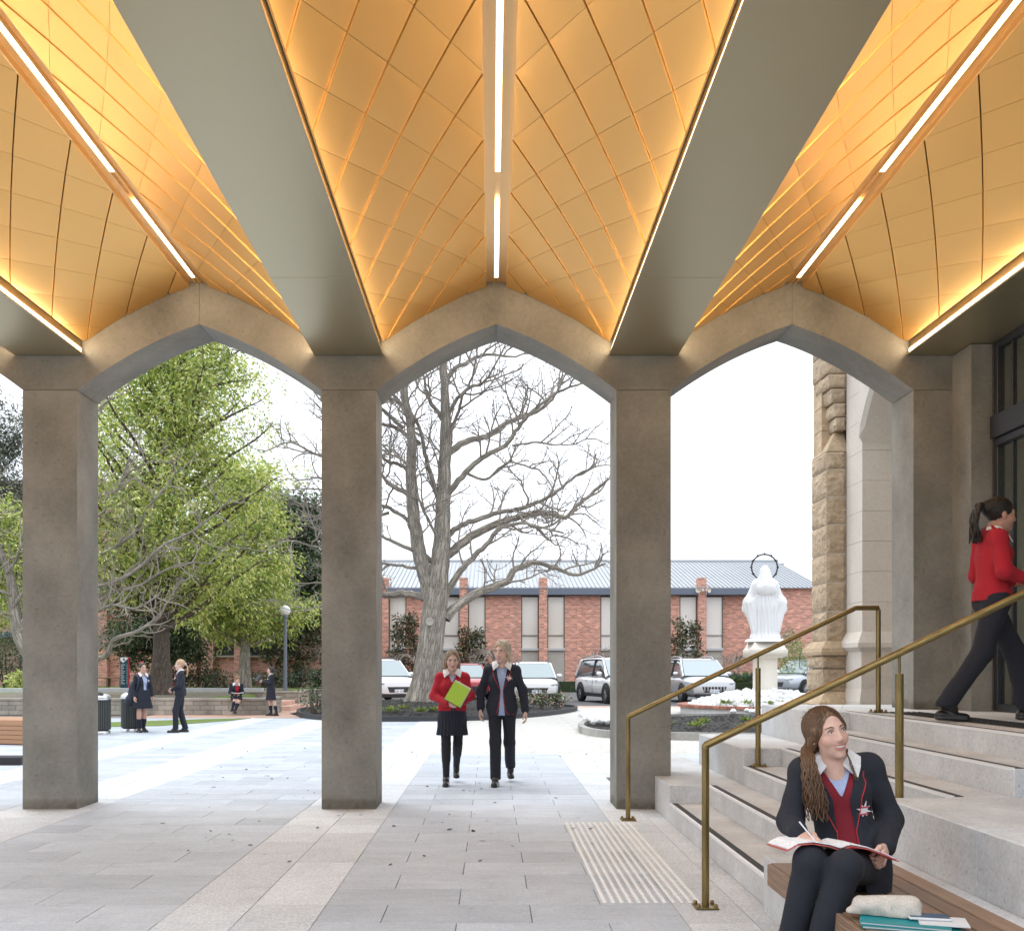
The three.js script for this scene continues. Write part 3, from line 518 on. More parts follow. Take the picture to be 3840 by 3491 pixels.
const cut = (f, g) => { const h = (x, y, z) => Math.max(f(x, y, z), -g(x, y, z)); h.b = f.b; return h; };
const both = (f, g) => { const h = (x, y, z) => Math.max(f(x, y, z), g(x, y, z)); h.b = f.b; return h; };
const grow = (f, d) => { const h = (x, y, z) => f(x, y, z) - d; h.b = f.b.map((v, i) => i < 3 ? v - d : v + d); return h; };
function nets(f, cell, col) { // mesh of f = 0; col(x,y,z) -> vertex colour
  const b = f.b, ox = b[0] - cell * 1.5, oy = b[1] - cell * 1.5, oz = b[2] - cell * 1.5, nx = Math.ceil((b[3] - ox) / cell) + 2, ny = Math.ceil((b[4] - oy) / cell) + 2, nz = Math.ceil((b[5] - oz) / cell) + 2;
  const F = new Float32Array(nx * ny * nz), id = new Int32Array(nx * ny * nz).fill(-1), sx = 1, sy = nx, sz = nx * ny;
  // coarse skip: evaluate every 3rd node first
  const K = 3, far = cell * K * 3.2;
  for (let k = 0; k < nz; k += K) for (let j = 0; j < ny; j += K) for (let i = 0; i < nx; i += K) {
    const ci = Math.min(i + 1, nx - 1), cj = Math.min(j + 1, ny - 1), ck = Math.min(k + 1, nz - 1), d = f(ox + ci * cell, oy + cj * cell, oz + ck * cell), skip = Math.abs(d) > far;
    for (let c = k; c < Math.min(k + K, nz); c++) for (let bb = j; bb < Math.min(j + K, ny); bb++) for (let a = i; a < Math.min(i + K, nx); a++) F[a + bb * sy + c * sz] = skip ? d : f(ox + a * cell, oy + bb * cell, oz + c * cell);
  }
  const P = [], N = [], C = [], I = [];
  const cs = [0, 1, sy, sy + 1, sz, sz + 1, sz + sy, sz + sy + 1], E = [[0, 1], [2, 3], [4, 5], [6, 7], [0, 2], [1, 3], [4, 6], [5, 7], [0, 4], [1, 5], [2, 6], [3, 7]];
  for (let k = 0; k < nz - 1; k++) for (let j = 0; j < ny - 1; j++) for (let i = 0; i < nx - 1; i++) {
    const o = i + j * sy + k * sz; let m = 0; for (let c = 0; c < 8; c++) if (F[o + cs[c]] < 0) m |= 1 << c; if (m === 0 || m === 255) continue;
    let x = 0, y = 0, z = 0, n = 0; for (const [a, c] of E) { const fa = F[o + cs[a]], fc = F[o + cs[c]]; if ((fa < 0) === (fc < 0)) continue; const t = fa / (fa - fc); x += (a & 1) + t * ((c & 1) - (a & 1)); y += ((a >> 1) & 1) + t * (((c >> 1) & 1) - ((a >> 1) & 1)); z += (a >> 2) + t * ((c >> 2) - (a >> 2)); n++; }
    x = ox + (i + x / n) * cell; y = oy + (j + y / n) * cell; z = oz + (k + z / n) * cell; id[o] = P.length / 3; P.push(x, y, z);
    const e = cell * 0.6, gx = f(x + e, y, z) - f(x - e, y, z), gy = f(x, y + e, z) - f(x, y - e, z), gz = f(x, y, z + e) - f(x, y, z - e), l = Math.hypot(gx, gy, gz) || 1; N.push(gx / l, gy / l, gz / l);
    if (col) { const c = col(x, y, z); C.push(c[0], c[1], c[2]); }
  }
  for (let k = 1; k < nz - 1; k++) for (let j = 1; j < ny - 1; j++) for (let i = 1; i < nx - 1; i++) {
    const o = i + j * sy + k * sz, s = F[o] < 0;
    if (s !== (F[o + 1] < 0)) { const a = id[o - sy - sz], b2 = id[o - sz], c = id[o], d = id[o - sy]; s ? I.push(a, b2, c, a, c, d) : I.push(a, c, b2, a, d, c); }
    if (s !== (F[o + sy] < 0)) { const a = id[o - sz - 1], b2 = id[o - 1], c = id[o], d = id[o - sz]; s ? I.push(a, b2, c, a, c, d) : I.push(a, c, b2, a, d, c); }
    if (s !== (F[o + sz] < 0)) { const a = id[o - 1 - sy], b2 = id[o - sy], c = id[o], d = id[o - 1]; s ? I.push(a, b2, c, a, c, d) : I.push(a, c, b2, a, d, c); }
  }
  const g = new THREE.BufferGeometry(); g.setAttribute('position', new THREE.Float32BufferAttribute(P, 3)); g.setAttribute('normal', new THREE.Float32BufferAttribute(N, 3)); if (col) g.setAttribute('color', new THREE.Float32BufferAttribute(C, 3)); g.setIndex(I);
  const U = new Float32Array(P.length / 3 * 2); for (let i = 0; i < U.length / 2; i++) { const ax = Math.abs(N[i * 3]), az = Math.abs(N[i * 3 + 2]); U[i * 2] = ax > az ? P[i * 3 + 2] : P[i * 3]; U[i * 2 + 1] = P[i * 3 + 1]; } g.setAttribute('uv', new THREE.BufferAttribute(U, 2)); return g;
}
// walk a point to the surface of f (+off)
function onto(f, p, off = 0) { const q = p.clone(), e = 0.004; for (let i = 0; i < 12; i++) { const d = f(q.x, q.y, q.z) - off; const g = V(f(q.x + e, q.y, q.z) - f(q.x - e, q.y, q.z), f(q.x, q.y + e, q.z) - f(q.x, q.y - e, q.z), f(q.x, q.y, q.z + e) - f(q.x, q.y, q.z - e)); const l = g.length() || 1; q.addScaledVector(g, -d / l * 0.8); if (Math.abs(d) < 1e-4) break; } return q; }
function ontoZ(f, x, y, z0, z1, off = 0) { // first hit of f from z0 towards z1
  const n = 240; let pz = z0; for (let i = 1; i <= n; i++) { const z = z0 + (z1 - z0) * i / n; if (f(x, y, z) - off < 0) return V(x, y, (z + pz) / 2); pz = z; } return V(x, y, (z0 + z1) / 2); }
/* ---------- plants ---------- */
class Leaves { // collects flat leaves into one mesh
  constructor() { this.P = []; this.N = []; this.C = []; }
  add(p, dir, nor, len, wid, c) {
    const s = dir.clone().cross(nor).normalize(), b = p, m1 = p.clone().addScaledVector(dir, len * 0.45).addScaledVector(s, wid / 2), m2 = p.clone().addScaledVector(dir, len * 0.45).addScaledVector(s, -wid / 2), t = p.clone().addScaledVector(dir, len).addScaledVector(nor, -len * 0.15);
    for (const q of [b, m1, t, b, t, m2]) { this.P.push(q.x, q.y, q.z); this.N.push(nor.x, nor.y, nor.z); this.C.push(c[0], c[1], c[2]); }
  }
  clump(c, r, n, len, wid, cols, droop = 0.3, flat = 1) {
    for (let i = 0; i < n; i++) {
      const d = V(rr(-1, 1), rr(-1, 1), rr(-1, 1)).normalize(), q = c.clone().addScaledVector(V(d.x, d.y * flat, d.z), r * Math.cbrt(rnd()));
      const dir = V(d.x + rr(-0.7, 0.7), d.y * 0.6 - droop + rr(-0.5, 0.5), d.z + rr(-0.7, 0.7)).normalize(), nor = V(rr(-0.7, 0.7), rr(0.1, 1), rr(-0.7, 0.7)).normalize(); nor.addScaledVector(dir, -nor.dot(dir)).normalize();
      const k = rr(0.75, 1.25), cc = cols[Math.floor(rnd() * cols.length)], l = len * rr(0.7, 1.3); this.add(q, dir, nor, l, wid * rr(0.8, 1.2), [cc[0] * k, cc[1] * k, cc[2] * k]);
    }
  }
  build() { const g = new THREE.BufferGeometry(); g.setAttribute('position', new THREE.Float32BufferAttribute(this.P, 3)); g.setAttribute('normal', new THREE.Float32BufferAttribute(this.N, 3)); g.setAttribute('color', new THREE.Float32BufferAttribute(this.C, 3)); g.setAttribute('uv', new THREE.BufferAttribute(new Float32Array(this.P.length / 3 * 2), 2)); return g; }
}
const leafMat = (o = {}) => new THREE.MeshPhysicalMaterial({ vertexColors: true, roughness: 0.75, side: THREE.DoubleSide, transmission: 0.5, thickness: 0, ...o });
const MLEAF = leafMat(), MGLOSSY = leafMat({ roughness: 0.45, transmission: 0.1 });
// a wandering branch: returns points
function wander(p, dir, len, n, wob, up = 0, curl = 0) { const pts = [p.clone()], d = dir.clone().normalize(), q = p.clone(); for (let i = 0; i < n; i++) { d.add(V(rr(-wob, wob), rr(-wob, wob) + up / n, rr(-wob, wob))).normalize(); if (curl && rnd() < curl) d.add(V(rr(-1, 1), rr(-0.6, 1), rr(-1, 1)).multiplyScalar(0.5)).normalize(); q.addScaledVector(d, len / n); pts.push(q.clone()); } return pts; }
const taper = (a, b, n) => Array.from({ length: n }, (_, i) => lerp(a, b, i / (n - 1)));
// twigs along a limb, recursively. spec[level] = {n per metre, len, wob, up, r, sides, seg}
function sprout(limb, r0, r1, level, spec, out, ends) {
  const L = []; let tot = 0; for (let i = 1; i < limb.length; i++) { const l = limb[i].distanceTo(limb[i - 1]); L.push(l); tot += l; }
  const s = spec[level]; if (!s) { ends && ends.push(limb[limb.length - 1]); return; }
  const n = Math.max(s.min || 0, Math.round(tot * s.n));
  for (let k = 0; k < n; k++) {
    let t = (s.from ?? 0.2) + (1 - (s.from ?? 0.2)) * (k + rnd()) / n; t = Math.min(t, 0.98); let a = t * tot, i = 0; while (i < L.length - 1 && a > L[i]) { a -= L[i]; i++; }
    const p = limb[i].clone().lerp(limb[i + 1], a / L[i]), tan = limb[i + 1].clone().sub(limb[i]).normalize(), side = V(rr(-1, 1), rr(-0.7, 1) + (s.bias || 0), rr(-1, 1)); side.addScaledVector(tan, -side.dot(tan)).normalize();
    const dir = tan.clone().multiplyScalar(s.fwd ?? 0.7).add(side).normalize(), len = s.len * rr(0.55, 1.25) * (1 - 0.35 * t), rad = Math.min(s.r, lerp(r0, r1, t) * 0.75);
    const pts = wander(p, dir, len, s.seg || 4, s.wob, s.up || 0, s.curl || 0); out.push(clean(tube(pts, taper(rad, rad * 0.45, pts.length), s.sides || 4, false)));
    sprout(pts, rad, rad * 0.45, level + 1, spec, out, ends);
  }
}
const GREENS = { fresh: [[0.54, 0.62, 0.12], [0.7, 0.74, 0.2], [0.36, 0.48, 0.08], [0.82, 0.8, 0.32], [0.22, 0.33, 0.06]], dark: [[0.035, 0.06, 0.02], [0.05, 0.085, 0.03], [0.065, 0.1, 0.04]], grey: [[0.09, 0.11, 0.06], [0.13, 0.15, 0.085], [0.065, 0.085, 0.045]], magnolia: [[0.03, 0.055, 0.02], [0.05, 0.08, 0.03], [0.075, 0.1, 0.045], [0.2, 0.11, 0.035]], lime: [[0.25, 0.32, 0.05], [0.17, 0.25, 0.04]], mid: [[0.07, 0.12, 0.03], [0.1, 0.16, 0.04], [0.05, 0.09, 0.025]], blue: [[0.1, 0.17, 0.13], [0.13, 0.2, 0.14], [0.24, 0.32, 0.08]] };

/* the big bare tree in the middle arch */
{
  reseed(101);
  const D = 29, k = D / 2000, P = (zx, zy, dz = 0) => V((671.9 + 0.4067 * zx - 967) * k, 1.38 + (1311 - 671.9 - 0.4067 * zy) * k, -D + dz);
  const tree = thing('bare_tree', 'tall bare deciduous tree with forked grey trunk in the middle arch', 'tree');
  const trunkPts = [P(400, 1775), P(405, 1700), P(418, 1600), P(428, 1500), P(440, 1400), P(452, 1300), P(462, 1200)], tr = [0.62, 0.47, 0.40, 0.37, 0.36, 0.36, 0.34];
  const limbs = [ // [points, r0, r1]
    [[[462, 1215], [478, 1080], [488, 950], [494, 800], [500, 600], [505, 400], [500, 250], [494, 80], [500, -150], [490, -400]], 0.31, 0.04, 0],
    [[[440, 1260], [405, 1130], [372, 980], [352, 800], [345, 640], [352, 500], [330, 350], [318, 200], [330, 0], [300, -200]], 0.24, 0.04, 0.8],
    [[[515, 1035], [580, 980], [640, 930], [720, 890], [800, 862], [880, 835], [960, 818], [1030, 825], [1090, 840], [1150, 780], [1220, 720], [1300, 650]], 0.16, 0.05, -0.6],
    [[[518, 940], [580, 890], [660, 868], [760, 838], [880, 820], [960, 790], [1040, 745], [1120, 680], [1195, 640], [1215, 585]], 0.1, 0.03, 0.9],
    [[[860, 845], [900, 890], [980, 912], [1060, 870], [1150, 845], [1230, 900]], 0.05, 0.02, 0.3],
    [[[505, 1230], [545, 1160], [590, 1100], [650, 1045], [715, 985], [760, 930], [860, 905], [960, 930], [1060, 960]], 0.13, 0.03, 0.7],
    [[[505, 1345], [560, 1280], [640, 1225], [740, 1180], [810, 1150], [840, 1095], [880, 1080], [930, 1055], [1000, 1065], [1080, 1090], [1160, 1108], [1230, 1085], [1310, 1050]], 0.17, 0.035, -1.0],
    [[[508, 545], [560, 500], [620, 468], [700, 448], [790, 385], [880, 340], [970, 300], [1030, 240], [1070, 160], [1090, 60]], 0.13, 0.03, -0.5],
    [[[515, 740], [570, 680], [630, 620], [700, 570], [790, 525], [840, 470], [900, 400], [990, 330], [1090, 280], [1200, 250]], 0.11, 0.03, 0.9],
    [[[830, 505], [920, 500], [1010, 510], [1100, 520], [1200, 490], [1290, 520]], 0.04, 0.015, 0.2],
    [[[610, 640], [700, 680], [780, 625], [830, 618], [900, 650], [960, 680], [1010, 760], [1040, 820]], 0.05, 0.02, 1.2],
    [[[505, 390], [550, 310], [620, 250], [680, 245], [740, 180], [800, 60]], 0.08, 0.02, 0.7],
    [[[500, 215], [540, 140], [600, 95], [660, 50], [740, 30], [830, 40], [900, 10]], 0.09, 0.025, -0.6],
    [[[515, 480], [560, 380], [590, 310], [640, 240], [660, 130], [640, 0]], 0.06, 0.02, 1.5],
    [[[455, 1080], [400, 1035], [330, 1010], [260, 985], [195, 950], [120, 900], [20, 890]], 0.09, 0.03, 0.8],
    [[[420, 1250], [350, 1225], [270, 1215], [190, 1222], [90, 1190], [-20, 1200], [-100, 1150]], 0.14, 0.03, -0.7],
    [[[380, 1105], [300, 1090], [195, 1083], [90, 1060], [-20, 1100]], 0.06, 0.02, 0.6],
    [[[350, 650], [290, 610], [230, 600], [190, 560], [110, 500], [0, 480], [-110, 400]], 0.07, 0.02, 0.9],
    [[[355, 780], [300, 720], [240, 690], [195, 640], [120, 560], [20, 520], [-100, 540]], 0.10, 0.025, -0.9],
    [[[490, 380], [450, 310], [420, 265], [400, 180], [380, 60], [400, -100]], 0.08, 0.025, -0.6],
    [[[380, 500], [320, 460], [270, 430], [195, 415], [90, 360], [-40, 340], [-140, 250]], 0.09, 0.025, 0.4],
    [[[470, 760], [430, 640], [410, 560], [395, 470], [340, 370], [270, 330], [205, 300], [100, 200], [-30, 120]], 0.09, 0.02, 1.0],
    [[[490, 1000], [440, 900], [380, 780], [375, 700], [340, 650], [230, 600]], 0.06, 0.02, 1.3],
    [[[340, 380], [250, 250], [150, 120], [60, 40], [-60, 20], [-150, -40]], 0.07, 0.02, -0.8],
    [[[340, 880], [260, 830], [180, 800], [60, 780], [-60, 700], [-180, 720]], 0.07, 0.02, 0.9],
    [[[320, 250], [220, 120], [100, -40], [0, -100], [-100, -150]], 0.05, 0.02, 0.3],
    [[[300, 420], [180, 330], [60, 300], [-60, 210], [-180, 190], [-300, 120]], 0.07, 0.02, 0.9], [[[250, 300], [120, 160], [0, 110], [-130, 130], [-260, 60], [-340, 20]], 0.06, 0.02, -0.7], [[[200, 600], [80, 560], [-60, 600], [-180, 560], [-290, 620]], 0.06, 0.02, 1.4], [[[230, 830], [90, 870], [-40, 830], [-170, 860], [-290, 800]], 0.06, 0.02, -0.4], [[[100, 1200], [0, 1230], [-110, 1290], [-220, 1320]], 0.05, 0.015, 0.4], [[[180, 950], [60, 990], [-80, 1020], [-210, 1000], [-300, 1060]], 0.05, 0.015, 1.1],
    [[[500, 80], [580, -40], [700, -150], [820, -200]], 0.06, 0.02, 0.6], [[[500, 0], [420, -120], [340, -220]], 0.06, 0.02, -0.6],
  ];
  const trunk = [clean(tube(trunkPts.flatMap((p, i) => i ? [trunkPts[i - 1].clone().lerp(p, 0.5), p] : [p]), tr.flatMap((r, i) => i ? [(tr[i - 1] + r) / 2, r] : [r]), 18, false))], twigs = [];
  for (let a = 0; a < 7; a++) { const an = a / 7 * 6.28 + 0.3, b = trunkPts[0]; trunk.push(clean(tube([b.clone().add(V(Math.cos(an) * 0.25, 0.5, Math.sin(an) * 0.25)), b.clone().add(V(Math.cos(an) * 0.42, 0.16, Math.sin(an) * 0.42)), b.clone().add(V(Math.cos(an) * 0.75, -0.1, Math.sin(an) * 0.75))], [0.2, 0.17, 0.06], 8, false))); }
  const spec = [{ n: 2.0, len: 1.7, wob: 0.28, r: 0.032, seg: 6, curl: 0.3, from: 0.22, sides: 5, bias: 0.25, up: 0.3 }, { n: 3.6, len: 0.9, wob: 0.3, r: 0.02, seg: 4, curl: 0.25, sides: 3, up: 0.25 }, { n: 5.0, len: 0.42, wob: 0.3, r: 0.011, seg: 3, sides: 3, up: 0.2 }];
  const ends = [];
  for (const [pts, r0, r1, dz] of limbs) {
    const n = pts.length; let w = 0; const raw = pts.map(([x, y], i) => { w += rr(-0.12, 0.12); return P(x, y, dz * i / (n - 1) * 1.6 + w * (i > 0)); }), sm = smooth(raw, (n - 1) * 4);
    sm.forEach((p, i) => { if (i > 0 && i < sm.length - 1) p.add(V(rr(-0.02, 0.02), rr(-0.02, 0.02), rr(-0.02, 0.02))); });
    const th = r0 > 0.2 ? 1 : 0.84; trunk.push(clean(tube(sm, taper(r0 * th, r1 * 0.8, sm.length), r0 > 0.12 ? 12 : 8, false))); sprout(sm, r0, r1, 0, spec, twigs, ends);
  }
  part(tree, 'trunk', merge(trunk), MT.bark);
  stuff(part(tree, 'twigs', merge(twigs), MT.twig));
  // seed balls hanging from the twigs
  const balls = []; for (const e of ends) if (rnd() < 0.09) balls.push(ball(0.022, e.x, e.y - 0.04, e.z, 6)); stuff(part(tree, 'seed_balls', merge(balls), MT.twig));
  const c = P(432, 1362, 0.36), kn = part(tree, 'cut_knot', merge([mv(clean(new THREE.TorusGeometry(0.085, 0.028, 8, 20)), 0, 0, 0.03), (() => { const g = clean(new THREE.CircleGeometry(0.08, 16)); g.translate(0, 0, 0.037); return g; })(), (() => { const g = cyl(0.12, 0.1, 0.12, 16); g.rotateX(Math.PI / 2); g.translate(0, 0, -0.09); return g; })()]), plain(0.42, 0.39, 0.34, 0.9)); kn.position.copy(c);
}
/* left bare tree whose limbs reach across the left arch */
{
  reseed(113);
  const D = 31, k = D / 2000, P = (zx, zy, dz = 0) => V((0.4067 * zx - 967) * k, 1.38 + (1311 - 671.9 - 0.4067 * zy) * k, -D + dz);
  const tree = thing('bare_tree', 'pale leaning bare tree behind the leftmost column, its limbs reaching right', 'tree');
  const spec = [{ n: 2.5, len: 1.35, wob: 0.36, r: 0.026, seg: 6, curl: 0.4, from: 0.2, sides: 4, up: 0.35 }, { n: 3.4, len: 0.75, wob: 0.34, r: 0.016, seg: 4, curl: 0.3, sides: 3, up: 0.3 }, { n: 3.6, len: 0.34, wob: 0.3, r: 0.0095, seg: 3, sides: 3 }];
  const limbs = [
    [[[330, 1790], [250, 1650], [150, 1530], [90, 1430], [60, 1320], [50, 1220], [30, 1120], [0, 1030], [-60, 900], [-90, 700]], 0.3, 0.06, 0],
    [[[230, 1630], [320, 1560], [420, 1550], [480, 1540], [560, 1518], [600, 1450], [720, 1408], [820, 1340], [870, 1270], [950, 1165]], 0.15, 0.035, 1.5],
    [[[90, 1420], [160, 1250], [240, 1100], [300, 900], [330, 700], [350, 480], [330, 250]], 0.16, 0.04, 0.4],
    [[[190, 1170], [330, 1110], [480, 1050], [600, 1000], [700, 920], [760, 820], [830, 760], [930, 640]], 0.1, 0.025, 1.2],
    [[[150, 1280], [320, 1230], [480, 1195], [600, 1170], [720, 1110], [850, 1010], [980, 960], [1080, 900], [1200, 800]], 0.11, 0.025, 1.8],
    [[[120, 1340], [300, 1300], [480, 1262], [600, 1205], [700, 1190], [830, 1120], [940, 1085], [1070, 1090]], 0.1, 0.025, 0.8],
    [[[110, 1400], [300, 1360], [480, 1330], [560, 1302], [640, 1290], [760, 1310], [900, 1250]], 0.08, 0.025, 2.2],
    [[[290, 930], [400, 910], [480, 885], [600, 800], [680, 640], [730, 540]], 0.07, 0.02, 1.4],
    [[[320, 780], [420, 760], [500, 745], [570, 735], [650, 650], [760, 600], [860, 610]], 0.06, 0.02, 0.9],
    [[[60, 1290], [90, 1230], [115, 1180], [160, 1080]], 0.08, 0.03, -0.5], [[[30, 1120], [80, 1060], [115, 1020], [190, 900]], 0.07, 0.03, 0.6], [[[50, 1230], [-20, 1190], [-90, 1120]], 0.07, 0.03, 0.6], [[[60, 1330], [0, 1300], [-80, 1290]], 0.05, 0.02, 0.8],
    [[[340, 560], [460, 420], [540, 330], [640, 290]], 0.06, 0.02, 0.7],
  ];
  const wood = [], twigs = [];
  for (const [pts, r0, r1, dz] of limbs) { const n = pts.length; let w = 0; const raw = pts.map(([x, y], i) => { w += rr(-0.1, 0.1); return P(x, y, dz * i / (n - 1) + w * (i > 0)); }), sm = smooth(raw, (n - 1) * 4); wood.push(clean(tube(sm, taper(r0 * (r0 > 0.2 ? 1 : 0.78), r1 * 0.75, sm.length), 9, false))); sprout(sm, r0, r1, 0, spec, twigs); }
  part(tree, 'trunk', merge(wood), MT.bark); stuff(part(tree, 'twigs', merge(twigs), MT.paletwig));
}
/* leafy trees */
function leafyTree(name, label, x, y, d, o) {
  const t = thing(name, label, 'tree', o.group), wood = [], L = new Leaves(), base = V(x, y, -d);
  const trunkPts = smooth(o.trunk.map(([a, b, c]) => base.clone().add(V(a, b, c || 0))), 24); wood.push(clean(tube(trunkPts, taper(o.r, o.r * 0.22, 25).map((r, i) => r * (i < 3 ? 1 + 0.45 * (1 - i / 3) : 1)), 14, false)));
  const tips = [];
  for (let k = 0; k < o.branches; k++) {
    const f = o.b0 + (1 - o.b0) * (k + rnd()) / o.branches, i = Math.min(23, Math.floor(f * 24)), p = trunkPts[i], a = k * 2.4 + rr(-0.4, 0.4), R = o.rad(f) * rr(0.6, 1.05);
    const pts = wander(p, V(Math.cos(a), o.rise * rr(0.6, 1.3), Math.sin(a)), R * 1.15, 7, 0.16, 0.25); const r0 = o.r * 0.42 * (1 - 0.65 * f) + 0.015; wood.push(clean(tube(pts, taper(r0, 0.018, pts.length), 6, false)));
    for (let q = 2; q < pts.length; q++) for (let h = 0; h < 2; h++) { const tw = wander(pts[q], V(rr(-1, 1), rr(-0.3, 0.9), rr(-1, 1)), rr(0.4, 1.0), 3, 0.3); wood.push(clean(tube(tw, taper(0.016, 0.008, 4), 3, false))); tips.push(tw[3], tw[2]); }
    tips.push(pts[pts.length - 1]);
  }
  for (const p of tips) { if (rnd() < (o.gap ?? 0.12)) continue; L.clump(p, o.clump * rr(0.6, 1.2), o.leaves, o.len, o.wid, o.cols, o.droop ?? 0.4); }
  if (o.low) for (const [a, b, c, r, n] of o.low) L.clump(base.clone().add(V(a, b, c)), r, n, o.len, o.wid, o.cols, 0.4);
  part(t, 'trunk', merge(wood), o.bark || MT.darkbark); stuff(part(t, 'crown', L.build(), o.m || MLEAF)); return t;
}
reseed(131);
leafyTree('evergreen_tree', 'tall bright green evergreen with thick trunk in the left arch', -11.1, 0.42, 34, { trunk: [[0, 0], [0.05, 2], [-0.1, 4], [0.3, 7], [0.7, 10], [1.2, 13.6]], r: 0.31, branches: 96, b0: 0.24, rad: f => f < 0.5 ? 4.0 : lerp(4.2, 1.9, (f - 0.5) / 0.5), rise: 0.6, clump: 0.55, leaves: 33, len: 0.165, wid: 0.062, cols: GREENS.fresh, gap: 0.2, bark: MT.darkbark });
leafyTree('evergreen_tree', 'smaller bright green evergreen with pale forked trunk beside the lamp post', -9.76, 0.5, 40, { trunk: [[0, 0], [0.05, 1.6], [-0.1, 3], [0.05, 5], [0.1, 8.6]], r: 0.24, branches: 46, b0: 0.26, rad: f => lerp(3.1, 1.0, f), rise: 0.35, clump: 0.5, leaves: 30, len: 0.19, wid: 0.07, cols: GREENS.fresh, gap: 0.12, bark: MT.bark });
leafyTree('evergreen_tree', 'dark green evergreen beyond the lamp post, half hidden by the second column', -9.0, 0.3, 47, { trunk: [[0, 0], [0, 3], [0.1, 6], [0, 8.5]], r: 0.2, branches: 42, b0: 0.2, rad: f => lerp(3.3, 0.9, f), rise: 0.3, clump: 0.55, leaves: 30, len: 0.2, wid: 0.08, cols: GREENS.mid, gap: 0.1 });
leafyTree('evergreen_tree', 'dark leafy tree low behind the thick trunk, against the brick wall', -14.2, 0.3, 43, { trunk: [[0, 0], [0.2, 1.6], [0.1, 3.4], [0, 5.4]], r: 0.14, branches: 34, b0: 0.25, rad: f => lerp(2.6, 1.4, f), rise: 0.2, clump: 0.5, leaves: 32, len: 0.18, wid: 0.08, cols: GREENS.mid, gap: 0.05 });
leafyTree('gum_tree', 'grey green gum tree at the far left behind the pink building', -26.5, 0, 52, { trunk: [[0, 0], [0.3, 4], [0, 8], [0.4, 13]], r: 0.35, branches: 44, b0: 0.45, rad: f => 4.2 - 2 * Math.abs(f - 0.7), rise: 0.7, clump: 0.8, leaves: 40, len: 0.24, wid: 0.06, cols: GREENS.grey, gap: 0.1 });
leafyTree('evergreen_tree', 'yellow green young tree at the left edge before the pink building', -20.6, 0.3, 42, { trunk: [[0, 0], [0.1, 2], [0, 4.5], [0.1, 7.4]], r: 0.12, branches: 22, b0: 0.45, rad: f => lerp(1.6, 0.8, f), rise: 0.5, clump: 0.42, leaves: 22, len: 0.2, wid: 0.07, cols: GREENS.fresh, gap: 0.2 });
// shrubs
function shrub(name, label, x, y, d, rx, h, n, o = {}) {
  const t = thing(name, label, 'shrub', o.group), L = new Leaves(), base = V(x, y, -d), st = [];
  for (let k = 0; k < (o.stems ?? 5); k++) { const p = wander(base.clone().add(V(rr(-0.1, 0.1), 0, rr(-0.1, 0.1))), V(rr(-0.4, 0.4) * rx / h * 2, 1, rr(-0.4, 0.4)), h * 0.85, 5, 0.14); st.push(clean(tube(p, taper(0.03, 0.012, 6), 5, false))); }
  for (let k = 0; k < n; k++) { const f = o.shape ? o.shape(rnd()) : null, v = rnd(), a = rr(0, 6.283), R = rx * (o.prof ? o.prof(v) : Math.sqrt(1 - (2 * v - 1) ** 2)) * Math.sqrt(rr(0.25, 1)); L.clump(base.clone().add(V(Math.cos(a) * R, (o.y0 ?? 0.1) + v * (h - (o.y0 ?? 0.1)), Math.sin(a) * R * 0.8)), o.cr ?? 0.2, o.leaves ?? 16, o.len ?? 0.13, o.wid ?? 0.06, o.cols || GREENS.magnolia, o.droop ?? 0); }
  part(t, 'stem', merge(st), MT.darkbark); stuff(part(t, 'foliage', L.build(), o.m || MGLOSSY)); return t;
}
